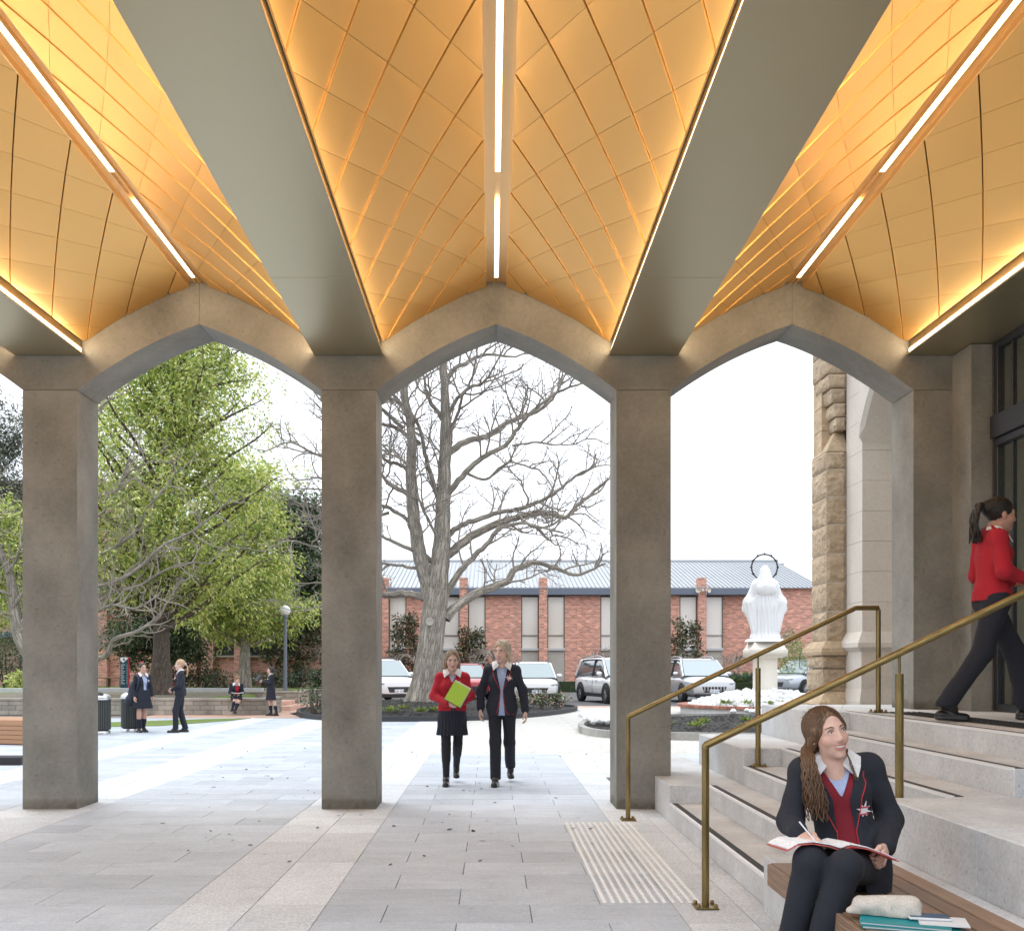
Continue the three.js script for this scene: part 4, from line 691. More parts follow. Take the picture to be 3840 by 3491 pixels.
/* ---------- brick building behind the car park ---------- */
{
  const D = 58, k = D / 2000, X = x => (x - 967) * k, Y = y => 1.38 + (1311 - y) * k;
  const o = thing('brick_building', 'long red brick building with tall windows and grey metal roof behind the cars', 'building');
  const P = []; for (let c = 601 - 156; c < 1500; c += 156) P.push(c);
  const yT = Y(1172), ys = Y(1276), yw = Y(1174);
  const glassM = new THREE.MeshPhysicalMaterial({ color: lin(0.97, 0.97, 0.97), roughness: 0.08, transmission: 1, thickness: 0 }), blind = plain(0.86, 0.8, 0.72, 0.9), bronze = plain(0.12, 0.095, 0.075, 0.5);
  const back = part(o, 'wall', bx(X(430), X(1497), -0.1, yT - 0.02, D + 0.28, D + 0.5), MT.brick);
  let first = true;
  for (const c of P) {
    const p = part(o, 'pier', bx(X(c) - 0.24, X(c) + 0.24, -0.1, Y(1138), D - 0.3, D + 0.27, 0.01), MT.brick);
    for (const s of [-1, 1]) {
      const a = X(c) + s * 0.25, b = X(c) + s * 1.24, x0 = Math.min(a, b), x1 = Math.max(a, b);
      const w = part(o, 'window', merge([bx(x0, x0 + 0.05, ys, yw, D, D + 0.1), bx(x1 - 0.05, x1, ys, yw, D, D + 0.1), bx(x0 + 0.05, x1 - 0.05, Y(1252), Y(1250.5), D, D + 0.1), bx(x0 + 0.05, x1 - 0.05, yw - 0.05, yw, D, D + 0.1)]), bronze);
      part(w, 'pane', bx(x0 + 0.051, x1 - 0.051, ys + 0.01, Y(1252) - 0.002, D + 0.04, D + 0.046), glassM); part(w, 'pane', bx(x0 + 0.051, x1 - 0.051, Y(1250.5) + 0.002, yw - 0.052, D + 0.04, D + 0.046), glassM);
      part(w, 'blind', bx(x0 + 0.02, x1 - 0.02, ys, yw - 0.01, D + 0.07, D + 0.09), blind);
      part(o, 'sill', bx(x0 + 0.003, x1 - 0.003, Y(1281), ys - 0.003, D - 0.14, D + 0.12, 0.01), plain(0.5, 0.5, 0.5, 0.6)); part(o, 'infill_panel', bx(x0 + 0.01, x1 - 0.01, -0.1, Y(1281) - 0.004, D + 0.02, D + 0.2), MT.panel);
    }
    if (c + 156 < 1520) part(o, 'brick_panel', bx(X(c) + 1.245, X(c + 156) - 1.245, -0.1, yT - 0.025, D - 0.02, D + 0.27), MT.brick);
    const e0 = X(c) + 0.243, e1 = Math.min(X(c + 156) - 0.243, X(1497)); part(o, 'fascia', bx(e0, e1, yT - 0.004, Y(1159.5), D - 0.45, D - 0.3, 0.015), MT.fascia); part(o, 'soffit', bx(e0, e1, yT - 0.012, yT + 0.03, D - 0.296, D + 0.6), MT.fascia);
  }
  // roof: sheet and standing seams
  const r0 = [D - 0.36, Y(1158.5)], r1 = [D + 9, 8.22], len = Math.hypot(r1[0] - r0[0], r1[1] - r0[1]), an = Math.atan2(r1[1] - r0[1], r1[0] - r0[0]);
  const place = g => { g.rotateX(an); g.translate(0, r0[1], -r0[0]); return g; };
  const rf = part(o, 'roof', place(uvm(mv(clean(new THREE.BoxGeometry(X(1620) - X(430), 0.05, len)), (X(1620) + X(430)) / 2, 0, -len / 2))), MT.roof);
  const seams = []; for (let x = X(431); x < X(1619); x += 0.25) seams.push(place(mv(clean(new THREE.BoxGeometry(0.035, 0.06, len)), x, 0.05, -len / 2)));
  stuff(part(rf, 'standing_seams', merge(seams), plain(0.3, 0.33, 0.36, 0.5, { metalness: 0.2 })));
  part(o, 'ridge_cap', bx(X(430), X(1620), r1[1] + 0.0, r1[1] + 0.14, r1[0] - 0.1, r1[0] + 0.3), MT.roof);
  part(o, 'gable_wall', bx(X(1498), X(1700), -0.1, Y(1157), D - 0.04, D + 0.3), MT.brick); part(o, 'soldier_course', bx(X(1497.5), X(1700), Y(1157) + 0.001, Y(1155), D - 0.06, D + 0.3), MT.brick);
  const rr_ = part(o, 'raised_roof', prism([[X(1535), Y(1106)], [X(1620), Y(1106)], [X(1620), Y(1086)]], D + 8, D + 12), MT.roof); part(rr_, 'flashing', tube([V(X(1530), Y(1106), -D - 7.9), V(X(1622), Y(1085), -D - 7.9)], 0.12, 6), MT.fascia);
  // horn speakers on the pier
  const h = thing('horn_speaker', 'pair of cream horn loudspeakers on a brick pier', 'loudspeaker'); h.position.set(X(1381), Y(1163), -(D - 0.42));
  for (const s of [-1, 1]) { const g = lathe([[0.03, 0], [0.05, 0.15], [0.16, 0.3], [0.17, 0.31], [0.15, 0.29], [0.02, 0.1]], 14); g.rotateX(Math.PI / 2); g.rotateY(s * 0.7); g.translate(s * 0.12, 0, 0); part(h, 'horn', g, MT.cream); } part(h, 'bracket', cbox(0.1, 0.16, 0.14, 0.01), MT.cream);
}
/* left: low brick hall and taller pink brick block */
{
  const o = thing('brick_hall', 'low dark red brick hall in shade behind the leafy trees', 'building'), D = 50, X = x => (x - 967) * D / 2000;
  part(o, 'wall', bx(X(195), X(640), -0.1, 4.9, D + 0.6, D + 0.9), MT.brick);
  for (const x of [195, 283, 372, 405, 470]) part(o, 'pier', bx(X(x) - 0.3, X(x) + 0.3, -0.1, 4.88, D + 0.2, D + 0.597, 0.01), MT.brick);
  part(o, 'bright_bay', bx(X(584), X(660), -0.1, 4.95, D - 0.4, D + 0.597, 0.01), MT.brick);
  for (const [a, b] of [[290, 364], [412, 462], [478, 582]]) { const w = part(o, 'window', bx(X(a), X(b), 1.9, 3.9, D + 0.5, D + 0.597), MT.dark); part(w, 'sill', bx(X(a), X(b), 1.8, 1.897, D + 0.42, D + 0.596, 0.01), plain(0.4, 0.35, 0.3)); }
  part(o, 'eaves', bx(X(180), X(665), 4.96, 5.3, D - 0.7, D + 1.2), MT.fascia);
  const p = thing('pink_brick_block', 'tall pale pink brick block at the far left edge', 'building'), E = 56, Z = x => (x - 967) * E / 2000;
  part(p, 'wall', bx(Z(-60), Z(300), -0.1, 11.6, E, E + 0.4), MT.pinkbrick);
  for (const x of [14, 120, 215]) { const w = part(p, 'window', bx(Z(x), Z(x + 34), 4.2, 6.9, E - 0.08, E - 0.002), MT.frame); part(w, 'pane', bx(Z(x) + 0.08, Z(x + 34) - 0.08, 4.3, 5.5, E - 0.1, E - 0.082), plain(0.1, 0.13, 0.16, 0.1)); part(w, 'pane', bx(Z(x) + 0.08, Z(x + 34) - 0.08, 5.58, 6.8, E - 0.1, E - 0.082), plain(0.1, 0.13, 0.16, 0.1)); }
  part(p, 'canopy', bx(Z(-60), Z(120), 2.9, 3.2, E - 1.6, E - 0.003, 0.02), MT.fascia); part(p, 'drainpipe', tube([V(Z(40), 0, -E + 0.1), V(Z(40), 11, -E + 0.1)], 0.06, 6), MT.fascia);
}
/* raised lawn, low block walls */
struct('lawn', slab([[-45, 28.95], [-8.3, 28.95], [-8.0, 34.4], [-7.4, 41], [-7.4, 49], [-45, 49]], -0.02, 0.405), MT.grass, 'raised lawn behind the block wall');
struct('garden_bed', slab([[-16.2, 30.6], [-8.7, 29.4], [-8.6, 33], [-8.2, 40.5], [-9, 46], [-17, 46], [-17, 35]], 0.3, 0.42), MT.soil, 'leaf strewn soil round the tree trunks');
{
  reseed(141);
  const blockM = [0.62, 0.7, 0.55, 0.66].map(v => tmat(TX.concrete, 0.004, { color: lin(v * 1.02, v * 0.97, v * 0.88) }));
  function blockWall(label, x0, x1, d, h, ret) {
    const w = thing('block_wall', label, 'wall', 'low block walls'), n = 3, ch = (h - 0.06) / n;
    part(w, 'core', bx(x0 + 0.02, x1 - 0.02, -0.03, h - 0.065, d + 0.02, d + 0.26), MT.joint);
    for (let c = 0; c < n; c++) { let x = x0 - (c % 2) * 0.2; while (x < x1 - 0.03) { const a = Math.max(x0, x), b = Math.min(x1, x + 0.4); if (b - a > 0.04) part(w, 'block', bx(a + 0.004, b - 0.004, c * ch + 0.003, (c + 1) * ch - 0.003, d + rr(0, 0.004), d + 0.24, 0.006), blockM[Math.floor(rnd() * 4)]); x += 0.4; } }
    for (let x = x0 - 0.03; x < x1; x += 0.6) part(w, 'capping', bx(x + 0.002, Math.min(x + 0.6, x1 + 0.03) - 0.002, h - 0.062, h, d - 0.03, d + 0.3, 0.008), blockM[1]);
    if (ret) { for (let c = 0; c < n; c++) for (let y = d + 0.25 + (c % 2) * 0.2; y < d + ret; y += 0.4) part(w, 'block', bx(x1 - 0.24, x1, c * ch + 0.003, (c + 1) * ch - 0.003, y + 0.004, Math.min(y + 0.4, d + ret) - 0.004, 0.006), blockM[Math.floor(rnd() * 4)]); part(w, 'capping', bx(x1 - 0.27, x1 + 0.03, h - 0.062, h, d + 0.303, d + ret, 0.008), blockM[1]); }
  }
  blockWall('long grey block seat wall with the reading girl sitting on it', -15.6, -6.32, 28.6, 0.466, 2.0);
  blockWall('short block planter wall under the globe lamp post', -8.6, -6.55, 34.5, 0.52, 1.9);
  blockWall('far block wall behind the second column', -7.6, -4.4, 40.6, 0.45);
  const s = thing('brick_step', 'low brick step behind the girl holding up a book', 'step'); part(s, 'tread', bx(-7.9, -6.2, -0.02, 0.13, 31.2, 33.6, 0.01), MT.pinkbrick); part(s, 'tread', bx(-8.2, -6.5, 0.131, 0.26, 32.2, 33.6, 0.01), MT.pinkbrick);
  const e = thing('terrace_edge', 'long low concrete terrace edge across the lawn', 'edging'); part(e, 'kerb', bx(-30, -8.4, 0.3, 0.56, 37.2, 37.5, 0.01), MT.step);
}
/* mulch beds */
function bed(name, label, pts, h, cx, cd, kerbM, kh, kw) {
  const n = pts.length, cs = new THREE.CatmullRomCurve3(pts.map(p => V(p[0], 0, -p[1])), true), N = 80, ring = cs.getPoints(N), o = thing(name, label, 'garden bed');
  const P = [], R = 18; for (let r = 0; r < R; r++) for (let i = 0; i < N; i++) { const q = (rr_, j) => { const p = ring[(j + N) % N], t = rr_ / R, x = lerp(p.x, cx, t), z = lerp(p.z, -cd, t), y = 0.06 + h * sstep(0, 0.75, t) + (n3(x * 6, 0, z * 6, 3) - 0.5) * 0.05 * Math.min(1, t * 8) + (n3(x * 20, 0, z * 20, 5) - 0.5) * 0.04; return [x, y, z]; }; const a = q(r, i), b = q(r, i + 1), c = q(r + 1, i + 1), d = q(r + 1, i); P.push(...a, ...b, ...c, ...a, ...c, ...d); }
  const g = uvm(mergeVertices(fromTris(P)).toNonIndexed()); part(o, 'mulch', toCreasedNormals(g, 1.2), MT.mulch);
  // loose chips of bark
  const ch = []; for (let k = 0; k < 900; k++) { const p = ring[Math.floor(rnd() * N)], t = Math.sqrt(rnd()), x = lerp(cx, p.x, t * 0.97), z = lerp(-cd, p.z, t * 0.97), s = new THREE.BoxGeometry(rr(0.03, 0.09), 0.012, rr(0.015, 0.035)); s.rotateY(rr(0, 3)); s.rotateZ(rr(-0.5, 0.5)); s.translate(x, 0.085 + h * sstep(0, 0.75, 1 - t), z); ch.push(clean(s)); } stuff(part(o, 'bark_chips', merge(ch), plain(0.045, 0.038, 0.033, 0.9)));
  const loop = [...ring.slice(0, N), ring[0]], K = []; for (let i = 0; i < N; i++) { const a = loop[i], b = loop[i + 1], c = V(cx, 0, -cd), off = (p, w) => p.clone().add(p.clone().sub(c).setY(0).normalize().multiplyScalar(w)); const a1 = off(a, kw), b1 = off(b, kw); const q4 = (p, q, r, s) => K.push(...p, ...q, ...r, ...p, ...r, ...s), Y = (p, y) => [p.x, y, p.z]; q4(Y(a1, -0.03), Y(b1, -0.03), Y(b1, kh), Y(a1, kh)); q4(Y(a1, kh), Y(b1, kh), Y(b, kh), Y(a, kh)); q4(Y(a, kh), Y(b, kh), Y(b, -0.03), Y(a, -0.03)); }
  part(o, 'kerb', uvm(fromTris(K)), kerbM); return o;
}
reseed(151);
bed('mulch_bed', 'black mulch bed round the foot of the big bare tree', [[-5.6, 30], [-4.4, 26], [-2.7, 25.2], [-0.2, 25.9], [1.7, 28.6], [2.6, 32.4], [1.2, 34.6], [-1.2, 35.6], [-3.6, 34.8], [-5.2, 32.6]], 0.3, -2.0, 29.4, plain(0.045, 0.045, 0.048, 0.8), 0.13, 0.09);
bed('mulch_bed', 'kerbed mulch bed between the column and the statue', [[2.0, 21.9], [2.3, 19.6], [4, 18.9], [6.5, 18.9], [9.5, 19.6], [10, 23], [9, 26.2], [5.5, 26.4], [3.2, 25.2]], 0.12, 5.8, 23, tmat(TX.concrete, 0.002, { color: lin(0.7, 0.71, 0.72) }), 0.14, 0.14);
function tuft(x, y, d, r, n, cols, len, name, label, grp) { const o = thing(name, label, 'plant', grp), L = new Leaves(); for (let i = 0; i < n; i++) { const a = rr(0, 6.28), e = rr(0.25, 1.2), dir = V(Math.cos(a) * Math.cos(e), Math.sin(e), Math.sin(a) * Math.cos(e)), nor = V(-Math.cos(a) * Math.sin(e), Math.cos(e), -Math.sin(a) * Math.sin(e)), c = cols[Math.floor(rnd() * cols.length)], k = rr(0.7, 1.3); L.add(V(x + Math.cos(a) * r * rnd(), y, -d + Math.sin(a) * r * rnd()), dir, nor, len * rr(0.5, 1.2), len * 0.3, [c[0] * k, c[1] * k, c[2] * k]); } part(o, 'leaves', L.build(), MLEAF).userData.kind = 'stuff'; return o; }
{
  reseed(161);
  const nth = ['leftmost', 'second', 'third', 'fourth', 'fifth', 'sixth', 'seventh', 'eighth', 'ninth', 'tenth', 'rightmost'], fromLeft = L => [...L].sort((a, b) => a[0] / a[1] - b[0] / b[1]).map((v, i) => [...v, i === L.length - 1 ? 'rightmost' : nth[i]]);
  for (const [x, d, w] of fromLeft([[-3.3, 26.3], [-2.6, 26.4], [-2.3, 27.2], [-1.5, 26.8], [-0.9, 26.5], [-3.0, 27.6], [-1.8, 26.1], [-3.6, 27.2], [-1.2, 27.6], [0.2, 27.2], [-2.0, 28]])) tuft(x, 0.2, d, 0.16, 46, GREENS.lime, 0.2, 'ground_plant', `${w} small lime green plant from the left under the bare tree`, 'green plants in the mulch under the bare tree');
  for (const [x, d, w] of fromLeft([[3.15, 22.6], [3.6, 21], [4.1, 20.4], [4.5, 21.6], [5.3, 20.0], [5.6, 22.2], [3.3, 20.2], [4.9, 19.6], [5.9, 20.8]])) tuft(x, 0.17, d, 0.13, 50, GREENS.lime, 0.15, 'ground_plant', `${w} green tuft from the left in the kerbed mulch bed`, 'green tufts in the kerbed mulch bed');
  const fl = [[0.55, 0.36, 0.3], [0.3, 0.22, 0.15], [0.2, 0.26, 0.08]];
  for (const [x, d, i] of [[0.95, 29.6, 0], [1.5, 30, 1], [2.05, 30.6, 2]]) shrub('rose_shrub', ['pale flowering shrub in the mulch just right of the girl in blazer', 'pink flowering shrub in the mulch before the white car', 'small flowering shrub at the right tip of the mulch bed'][i], x, 0.12, d, 0.3, 0.42, 16, { cols: [...fl, ...GREENS.mid], len: 0.09, wid: 0.06, cr: 0.12, leaves: 12, m: MLEAF });
  shrub('rose_shrub', 'twiggy pale shrub at the left tip of the mulch bed, beside the second column', -4.75, 0.1, 27.3, 0.4, 0.8, 22, { cols: [[0.3, 0.24, 0.16], [0.35, 0.3, 0.2], ...GREENS.mid], len: 0.1, wid: 0.05, cr: 0.14, leaves: 11, m: MLEAF });
}
/* shrubs and hedge before the brick building */
{
  reseed(171); const M = (x, d) => (x - 967) * d / 2000;
  const pr = v => 0.55 + 0.45 * Math.sin(Math.PI * Math.min(1, v * 1.1 + 0.15)) * (1 - 0.5 * v);
  shrub('magnolia_shrub', 'dark magnolia with brown tinted leaves left of the bare tree trunk', M(797, 55.5), 0.1, 55.5, 1.0, 4.0, 150, { prof: pr, y0: 0.8, len: 0.2, wid: 0.09, cr: 0.22, leaves: 15 });
  shrub('magnolia_shrub', 'dark magnolia above the red sweater girl, by a brick pier', M(928, 55.5), 0.1, 55.5, 1.0, 3.3, 130, { prof: pr, y0: 0.7, len: 0.2, wid: 0.09, cr: 0.22, leaves: 15 });
  shrub('magnolia_shrub', 'dark magnolia behind the silver car near the statue', M(1352, 53), 0.1, 53, 1.15, 3.6, 150, { prof: pr, y0: 0.6, len: 0.2, wid: 0.09, cr: 0.22, leaves: 15 });
  shrub('magnolia_shrub', 'dark magnolia against the brick wall beside the pale forked trunk', -9.0, 0.3, 46, 1.5, 2.9, 140, { y0: 0.9, len: 0.18, wid: 0.08, cr: 0.25, leaves: 15 });
  shrub('bright_shrub', 'yellow green conifer shrub right of the statue', M(1572, 48), 0, 48, 1.05, 2.35, 150, { cols: GREENS.lime, len: 0.14, wid: 0.04, cr: 0.24, leaves: 18, m: MLEAF });
  shrub('bright_shrub', 'variegated pale shrub behind the statue pedestal', M(1552, 50), 0, 50, 0.9, 3.0, 110, { cols: [[0.3, 0.32, 0.16], [0.12, 0.17, 0.06], [0.2, 0.24, 0.08]], len: 0.14, wid: 0.05, cr: 0.24, leaves: 16, m: MLEAF });
  shrub('round_shrub', 'clipped round green shrub at the left edge behind the lawn', M(8, 40), 0.4, 40, 0.95, 2.1, 130, { y0: 0.7, cols: GREENS.mid, len: 0.1, wid: 0.05, cr: 0.22, leaves: 18, m: MLEAF });
  const low = [[M(630, 44), 44, 0.5, 0.7], [M(607, 45), 45, 0.7, 0.75], [M(560, 44.5), 44.5, 0.6, 0.7], [M(430, 44), 44, 0.8, 0.7], [M(395, 43), 43, 0.9, 0.75], [M(350, 43), 43, 0.7, 0.9], [M(520, 45), 45, 0.8, 0.6], [M(40, 38), 38, 0.5, 0.6], [M(665, 44), 44, 0.6, 0.7]];
  const ll = ['clipped green shrub beside the second column, left of it', 'leafy low shrub just right of the lamp post', 'leafy low shrub behind the lamp post', 'low leafy shrub left of the pale forked trunk', 'low shrub with strap leaves behind the blonde ponytail girl', 'low shrub with strap leaves right of the thick trunk', 'low shrub right of the pale forked trunk', 'low bright shrub at the left edge on the lawn', 'clipped green shrub hidden mostly behind the second column'];
  low.forEach(([x, d, r, h], i) => shrub('low_shrub', ll[i], x, 0.42, d, r, h, 44, { cols: i === 7 ? GREENS.fresh : [...GREENS.mid, ...GREENS.grey], len: 0.16, wid: 0.06, cr: 0.2, leaves: 14, m: MLEAF, stems: 3 }));
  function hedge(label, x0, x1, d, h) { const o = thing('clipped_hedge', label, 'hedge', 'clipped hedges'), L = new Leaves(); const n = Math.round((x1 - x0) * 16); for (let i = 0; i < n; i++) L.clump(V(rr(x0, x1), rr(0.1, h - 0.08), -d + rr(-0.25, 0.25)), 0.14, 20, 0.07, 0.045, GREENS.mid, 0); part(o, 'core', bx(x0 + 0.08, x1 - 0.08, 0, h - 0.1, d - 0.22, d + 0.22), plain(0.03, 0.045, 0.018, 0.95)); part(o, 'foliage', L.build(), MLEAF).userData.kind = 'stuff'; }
  hedge('low clipped hedge between the bare tree and the white car', M(770, 53.5), M(905, 53.5), 53.5, 0.66);
  hedge('low clipped hedge between the two white cars', M(1000, 53.5), M(1215, 53.5), 53.5, 0.66); hedge('low clipped hedge left of the statue pedestal', M(1405, 52), M(1560, 52), 52, 0.62);
  for (let i = 0; i < 9; i++) tuft(M(1422 + i * 8, 53.6), 0.4, 53.6 - (i % 2) * 0.25, 0.25, 60, GREENS.blue, 0.75, 'strap_leaf_plant', `${i === 8 ? 'rightmost' : ['leftmost', 'second', 'third', 'fourth', 'fifth', 'sixth', 'seventh', 'eighth'][i]} blue green strap leaved plant from the left behind the hedge`, 'blue green strap leaved plants left of the statue');
  // small weeping bare trees
  const wl = ['small weeping bare tree left of the big trunk', 'small weeping bare tree above the red car', 'small weeping bare tree between the white cars', 'small weeping bare tree left of the statue pedestal', 'small bare shrub beside the second column'];
  [[M(812, 54.4), 54.4, 2.0], [M(975, 54.4), 54.4, 2.2], [M(1172, 54.4), 54.4, 2.0], [M(1449, 54), 54, 1.8], [M(640, 46), 46, 2.4]].forEach(([x, d, h], i) => {
    const o = thing('weeping_tree', wl[i], 'tree', 'small weeping bare trees'), W = [], b = V(x, 0, -d), tr = wander(b, V(0.05, 1, 0), h * 0.75, 5, 0.1); W.push(clean(tube(tr, taper(0.09, 0.06, 6), 8, false))); const top = tr[5], T = [];
    for (let q = 0; q < 11; q++) { const a = q / 11 * 6.28 + rr(-0.2, 0.2), R = rr(0.7, 1.4), p = smooth([top, top.clone().add(V(Math.cos(a) * R * 0.4, rr(0.35, 0.6), Math.sin(a) * R * 0.4)), top.clone().add(V(Math.cos(a) * R * 0.8, rr(0.2, 0.45), Math.sin(a) * R * 0.8)), top.clone().add(V(Math.cos(a) * R * 1.1, rr(-0.4, 0.1), Math.sin(a) * R * 1.1))], 9); W.push(clean(tube(p, taper(0.045, 0.012, 10), 5, false))); sprout(p, 0.04, 0.012, 0, [{ n: 5, len: 0.6, wob: 0.35, r: 0.018, seg: 4, sides: 3, up: -0.3 }, { n: 5, len: 0.32, wob: 0.35, r: 0.012, seg: 3, sides: 3, up: -0.3 }], T); }
    part(o, 'trunk', merge(W), MT.paletwig); stuff(part(o, 'twigs', merge(T), plain(0.26, 0.19, 0.16, 0.9)));
  });
}
/* sandstone church corner on the right */
{
  reseed(181);
  const o = thing('sandstone_building', 'sandstone and pale render building corner at the right with rough stone buttress', 'building'), WX = 4.9, F = 14.0, k = F / 2000, Y = y => 1.38 + (1311 - y) * k;
  const rough = (w, h, d, s) => { // rock faced block
    const g = new THREE.BoxGeometry(w, h, d, 7, 7, 7), p = g.attributes.position; for (let i = 0; i < p.count; i++) { const x = p.getX(i), y = p.getY(i), z = p.getZ(i), e = Math.min(w / 2 - Math.abs(x) || 9, 9), ey = h / 2 - Math.abs(y), ez = d / 2 - Math.abs(z), ex = w / 2 - Math.abs(x); const n = n3((x + s) * 9, (y + s) * 9, z * 9, 5) * 0.65 + n3((x + s) * 25, y * 25, z * 25, 7) * 0.35; if (ez < 1e-4 && z > 0) p.setZ(i, z + 0.045 * n * sstep(0, 0.04, Math.min(ex, ey))); if (ex < 1e-4 && x < 0) p.setX(i, x - 0.045 * n * sstep(0, 0.04, Math.min(ez, ey))); } return toCreasedNormals(uvm(g, s, s * 1.7), 0.5);
  };
  const bw = 0.27, bd = 0.66; // buttress: x from WX-bw to WX, depth F..F+bd
  part(o, 'buttress_core', bx(WX - bw + 0.012, WX, 0.2, Y(889), F + 0.012, F + bd - 0.012), MT.mortar);
  for (let i = 0; i < 8; i++) part(o, 'ashlar', bx(WX - 0.245, WX - 0.001, Y(885) + i * 0.33 + 0.003, Y(885) + (i + 1) * 0.33 - 0.003, F + 0.3, F + bd - 0.01, 0.004), MT.dressed);
  const ys = [1395, 1354, 1310, 1267].map(Y); // plinth handled below
  const courses = [[1262, 1204], [1204, 1147], [1147, 1090], [1090, 1033], [1033, 978], [978, 924], [924, 888]];
  for (const [a, b] of courses) { const y0 = Y(a) + 0.008, y1 = Y(b) - 0.008; const m = part(o, 'stone', rough(bw - 0.01, y1 - y0, bd - 0.02, rr(0, 9)), MT.sandstone); m.position.set(WX - bw / 2 - 0.004, (y0 + y1) / 2, -(F + bd / 2)); }
  const stone2 = (y0, y1, px, w = 0.03) => { const m = part(o, 'stone', rough(bw + w * 2, y1 - y0, bd + w * 2, rr(0, 9)), MT.sandstone); m.position.set(WX - bw / 2 - w, (y0 + y1) / 2, -(F + bd / 2)); };
  stone2(Y(1316) + 0.006, Y(1291) - 0.006, 0, 0.03); stone2(Y(1361) + 0.006, Y(1317) - 0.006, 0, 0.03); stone2(0.2, Y(1387) - 0.006, 0, 0.09);
  const sk = (e0, y0, e1, y1, n) => { const A = [[WX - bw - e0, F - e0, F + bd + e0], [WX - bw - e1, F - e1, F + bd + e1]], P = [], q = (a, b, c, d) => P.push(...a, ...b, ...c, ...a, ...c, ...d), V3 = (x, y, d) => [x, y, -d], X1 = WX + 0.02; const [a, b] = A; q(V3(a[0], y0, a[1]), V3(X1, y0, a[1]), V3(X1, y1, b[1]), V3(b[0], y1, b[1])); q(V3(a[0], y0, a[2]), V3(a[0], y0, a[1]), V3(b[0], y1, b[1]), V3(b[0], y1, b[2])); q(V3(a[0], y0, a[1]), V3(a[0], y0, a[2]), V3(X1, y0, a[2]), V3(X1, y0, a[1])); q(V3(b[0], y1, b[1]), V3(X1, y1, b[1]), V3(X1, y1, b[2]), V3(b[0], y1, b[2])); part(o, n, uvm(fromTris(P)), MT.dressed); };
  sk(0.10, Y(1290), 0.11, Y(1284), 'moulding'); sk(0.11, Y(1284) + 0.001, 0.10, Y(1277), 'moulding'); sk(0.10, Y(1277) + 0.001, 0.01, Y(1262), 'moulding'); // string course
  sk(0.15, Y(1387), 0.14, Y(1383), 'plinth_moulding'); sk(0.14, Y(1383) + 0.001, 0.03, Y(1361), 'plinth_moulding');
  sk(0.0, Y(888), -0.16, Y(846), 'weathering'); // sloping cap
  const up = (y0, y1, w, dd, f) => { const m = part(o, 'stone', rough(w, y1 - y0 - 0.012, dd, rr(0, 9)), MT.sandstone); m.position.set(WX - w / 2, (y0 + y1) / 2, -(f + dd / 2)); };
  up(Y(846), Y(820), 0.13, 0.36, F + 0.02); up(Y(820), Y(792), 0.16, 0.42, F + 0.02); up(Y(792), Y(763), 0.2, 0.48, F + 0.02); up(Y(763), Y(735), 0.24, 0.56, F + 0.01); up(Y(735), Y(690), 0.27, 0.6, F + 0.01); up(Y(690), Y(640), 0.27, 0.6, F + 0.01);
  part(o, 'return_wall', bx(WX - 0.02, WX + 3, 0.1, 7, F + 0.25, F + 0.9), MT.dressed);
  for (let i = 0; i < 12; i++) part(o, 'ashlar', bx(WX - 0.055, WX - 0.021, Y(1390) + i * 0.41 + 0.004, Y(1390) + (i + 1) * 0.41 - 0.004, F + bd + 0.004, F + bd + 0.5, 0.004), MT.dressed);
  // pale render wall with pointed doorway
  const J = 13.40, D0 = 11.05;
  for (let i = 0; i < 11; i++) { const y0 = Y(1290) + 0.30 + i * 0.4, y1 = y0 + 0.4; part(o, 'render_block', bx(WX, WX + 0.6, y0 + 0.0015, y1 - 0.0015, J + 0.002, F - 0.002, 0.0015), MT.pale); }
  const wb = part(o, 'plinth', bx(WX - 0.02, WX + 0.6, 0.3, Y(1291) + 0.06, J - 0.02, F - 0.002, 0.003), MT.pale);
  const jm = (e0, y0, e1, y1) => { const P = [], q = (a, b, c, d) => P.push(...a, ...b, ...c, ...a, ...c, ...d), p = (e, y, s) => [[WX - e, y, -F], [WX - e, y, -(J - e)], [WX + 0.6, y, -(J - e)]][s]; for (let s = 0; s < 2; s++) q(p(e0, y0, s), p(e0, y0, s + 1), p(e1, y1, s + 1), p(e1, y1, s)); q(p(e0, y0, 0), [WX + 0.6, y0, -F], p(e0, y0, 2), p(e0, y0, 1)); q(p(e1, y1, 0), p(e1, y1, 1), p(e1, y1, 2), [WX + 0.6, y1, -F]); part(o, 'moulding', uvm(fromTris(P)), MT.pale); };
  jm(0.025, Y(1284), 0.085, Y(1276)); jm(0.085, Y(1276) + 0.001, 0.085, Y(1268)); jm(0.085, Y(1268) + 0.001, 0.004, Y(1246)); jm(0.05, 0.3, 0.05, Y(1388)); jm(0.05, Y(1388) + 0.001, 0.05, Y(1380)); jm(0.05, Y(1380) + 0.001, 0.021, Y(1355));
  // arch head over the doorway (profile in depth/height, extruded in x)
  const ks = J / 2000, ysp = 1.38 + (1311 - 871) * ks, yap = ysp + 0.95, mid = (J + D0) / 2, arc = []; for (let i = 0; i <= 12; i++) { const t = i / 12; arc.push([lerp(J, mid, t), ysp + (yap - ysp) * Math.sin(t * Math.PI / 2) ** 0.8]); } for (let i = 11; i >= 0; i--) { const t = i / 12; arc.push([lerp(D0, mid, t), ysp + (yap - ysp) * Math.sin(t * Math.PI / 2) ** 0.8]); }
  const sh = new THREE.Shape([...arc.map(p => new THREE.Vector2(p[0], p[1])), new THREE.Vector2(D0, 7), new THREE.Vector2(J, 7)]);
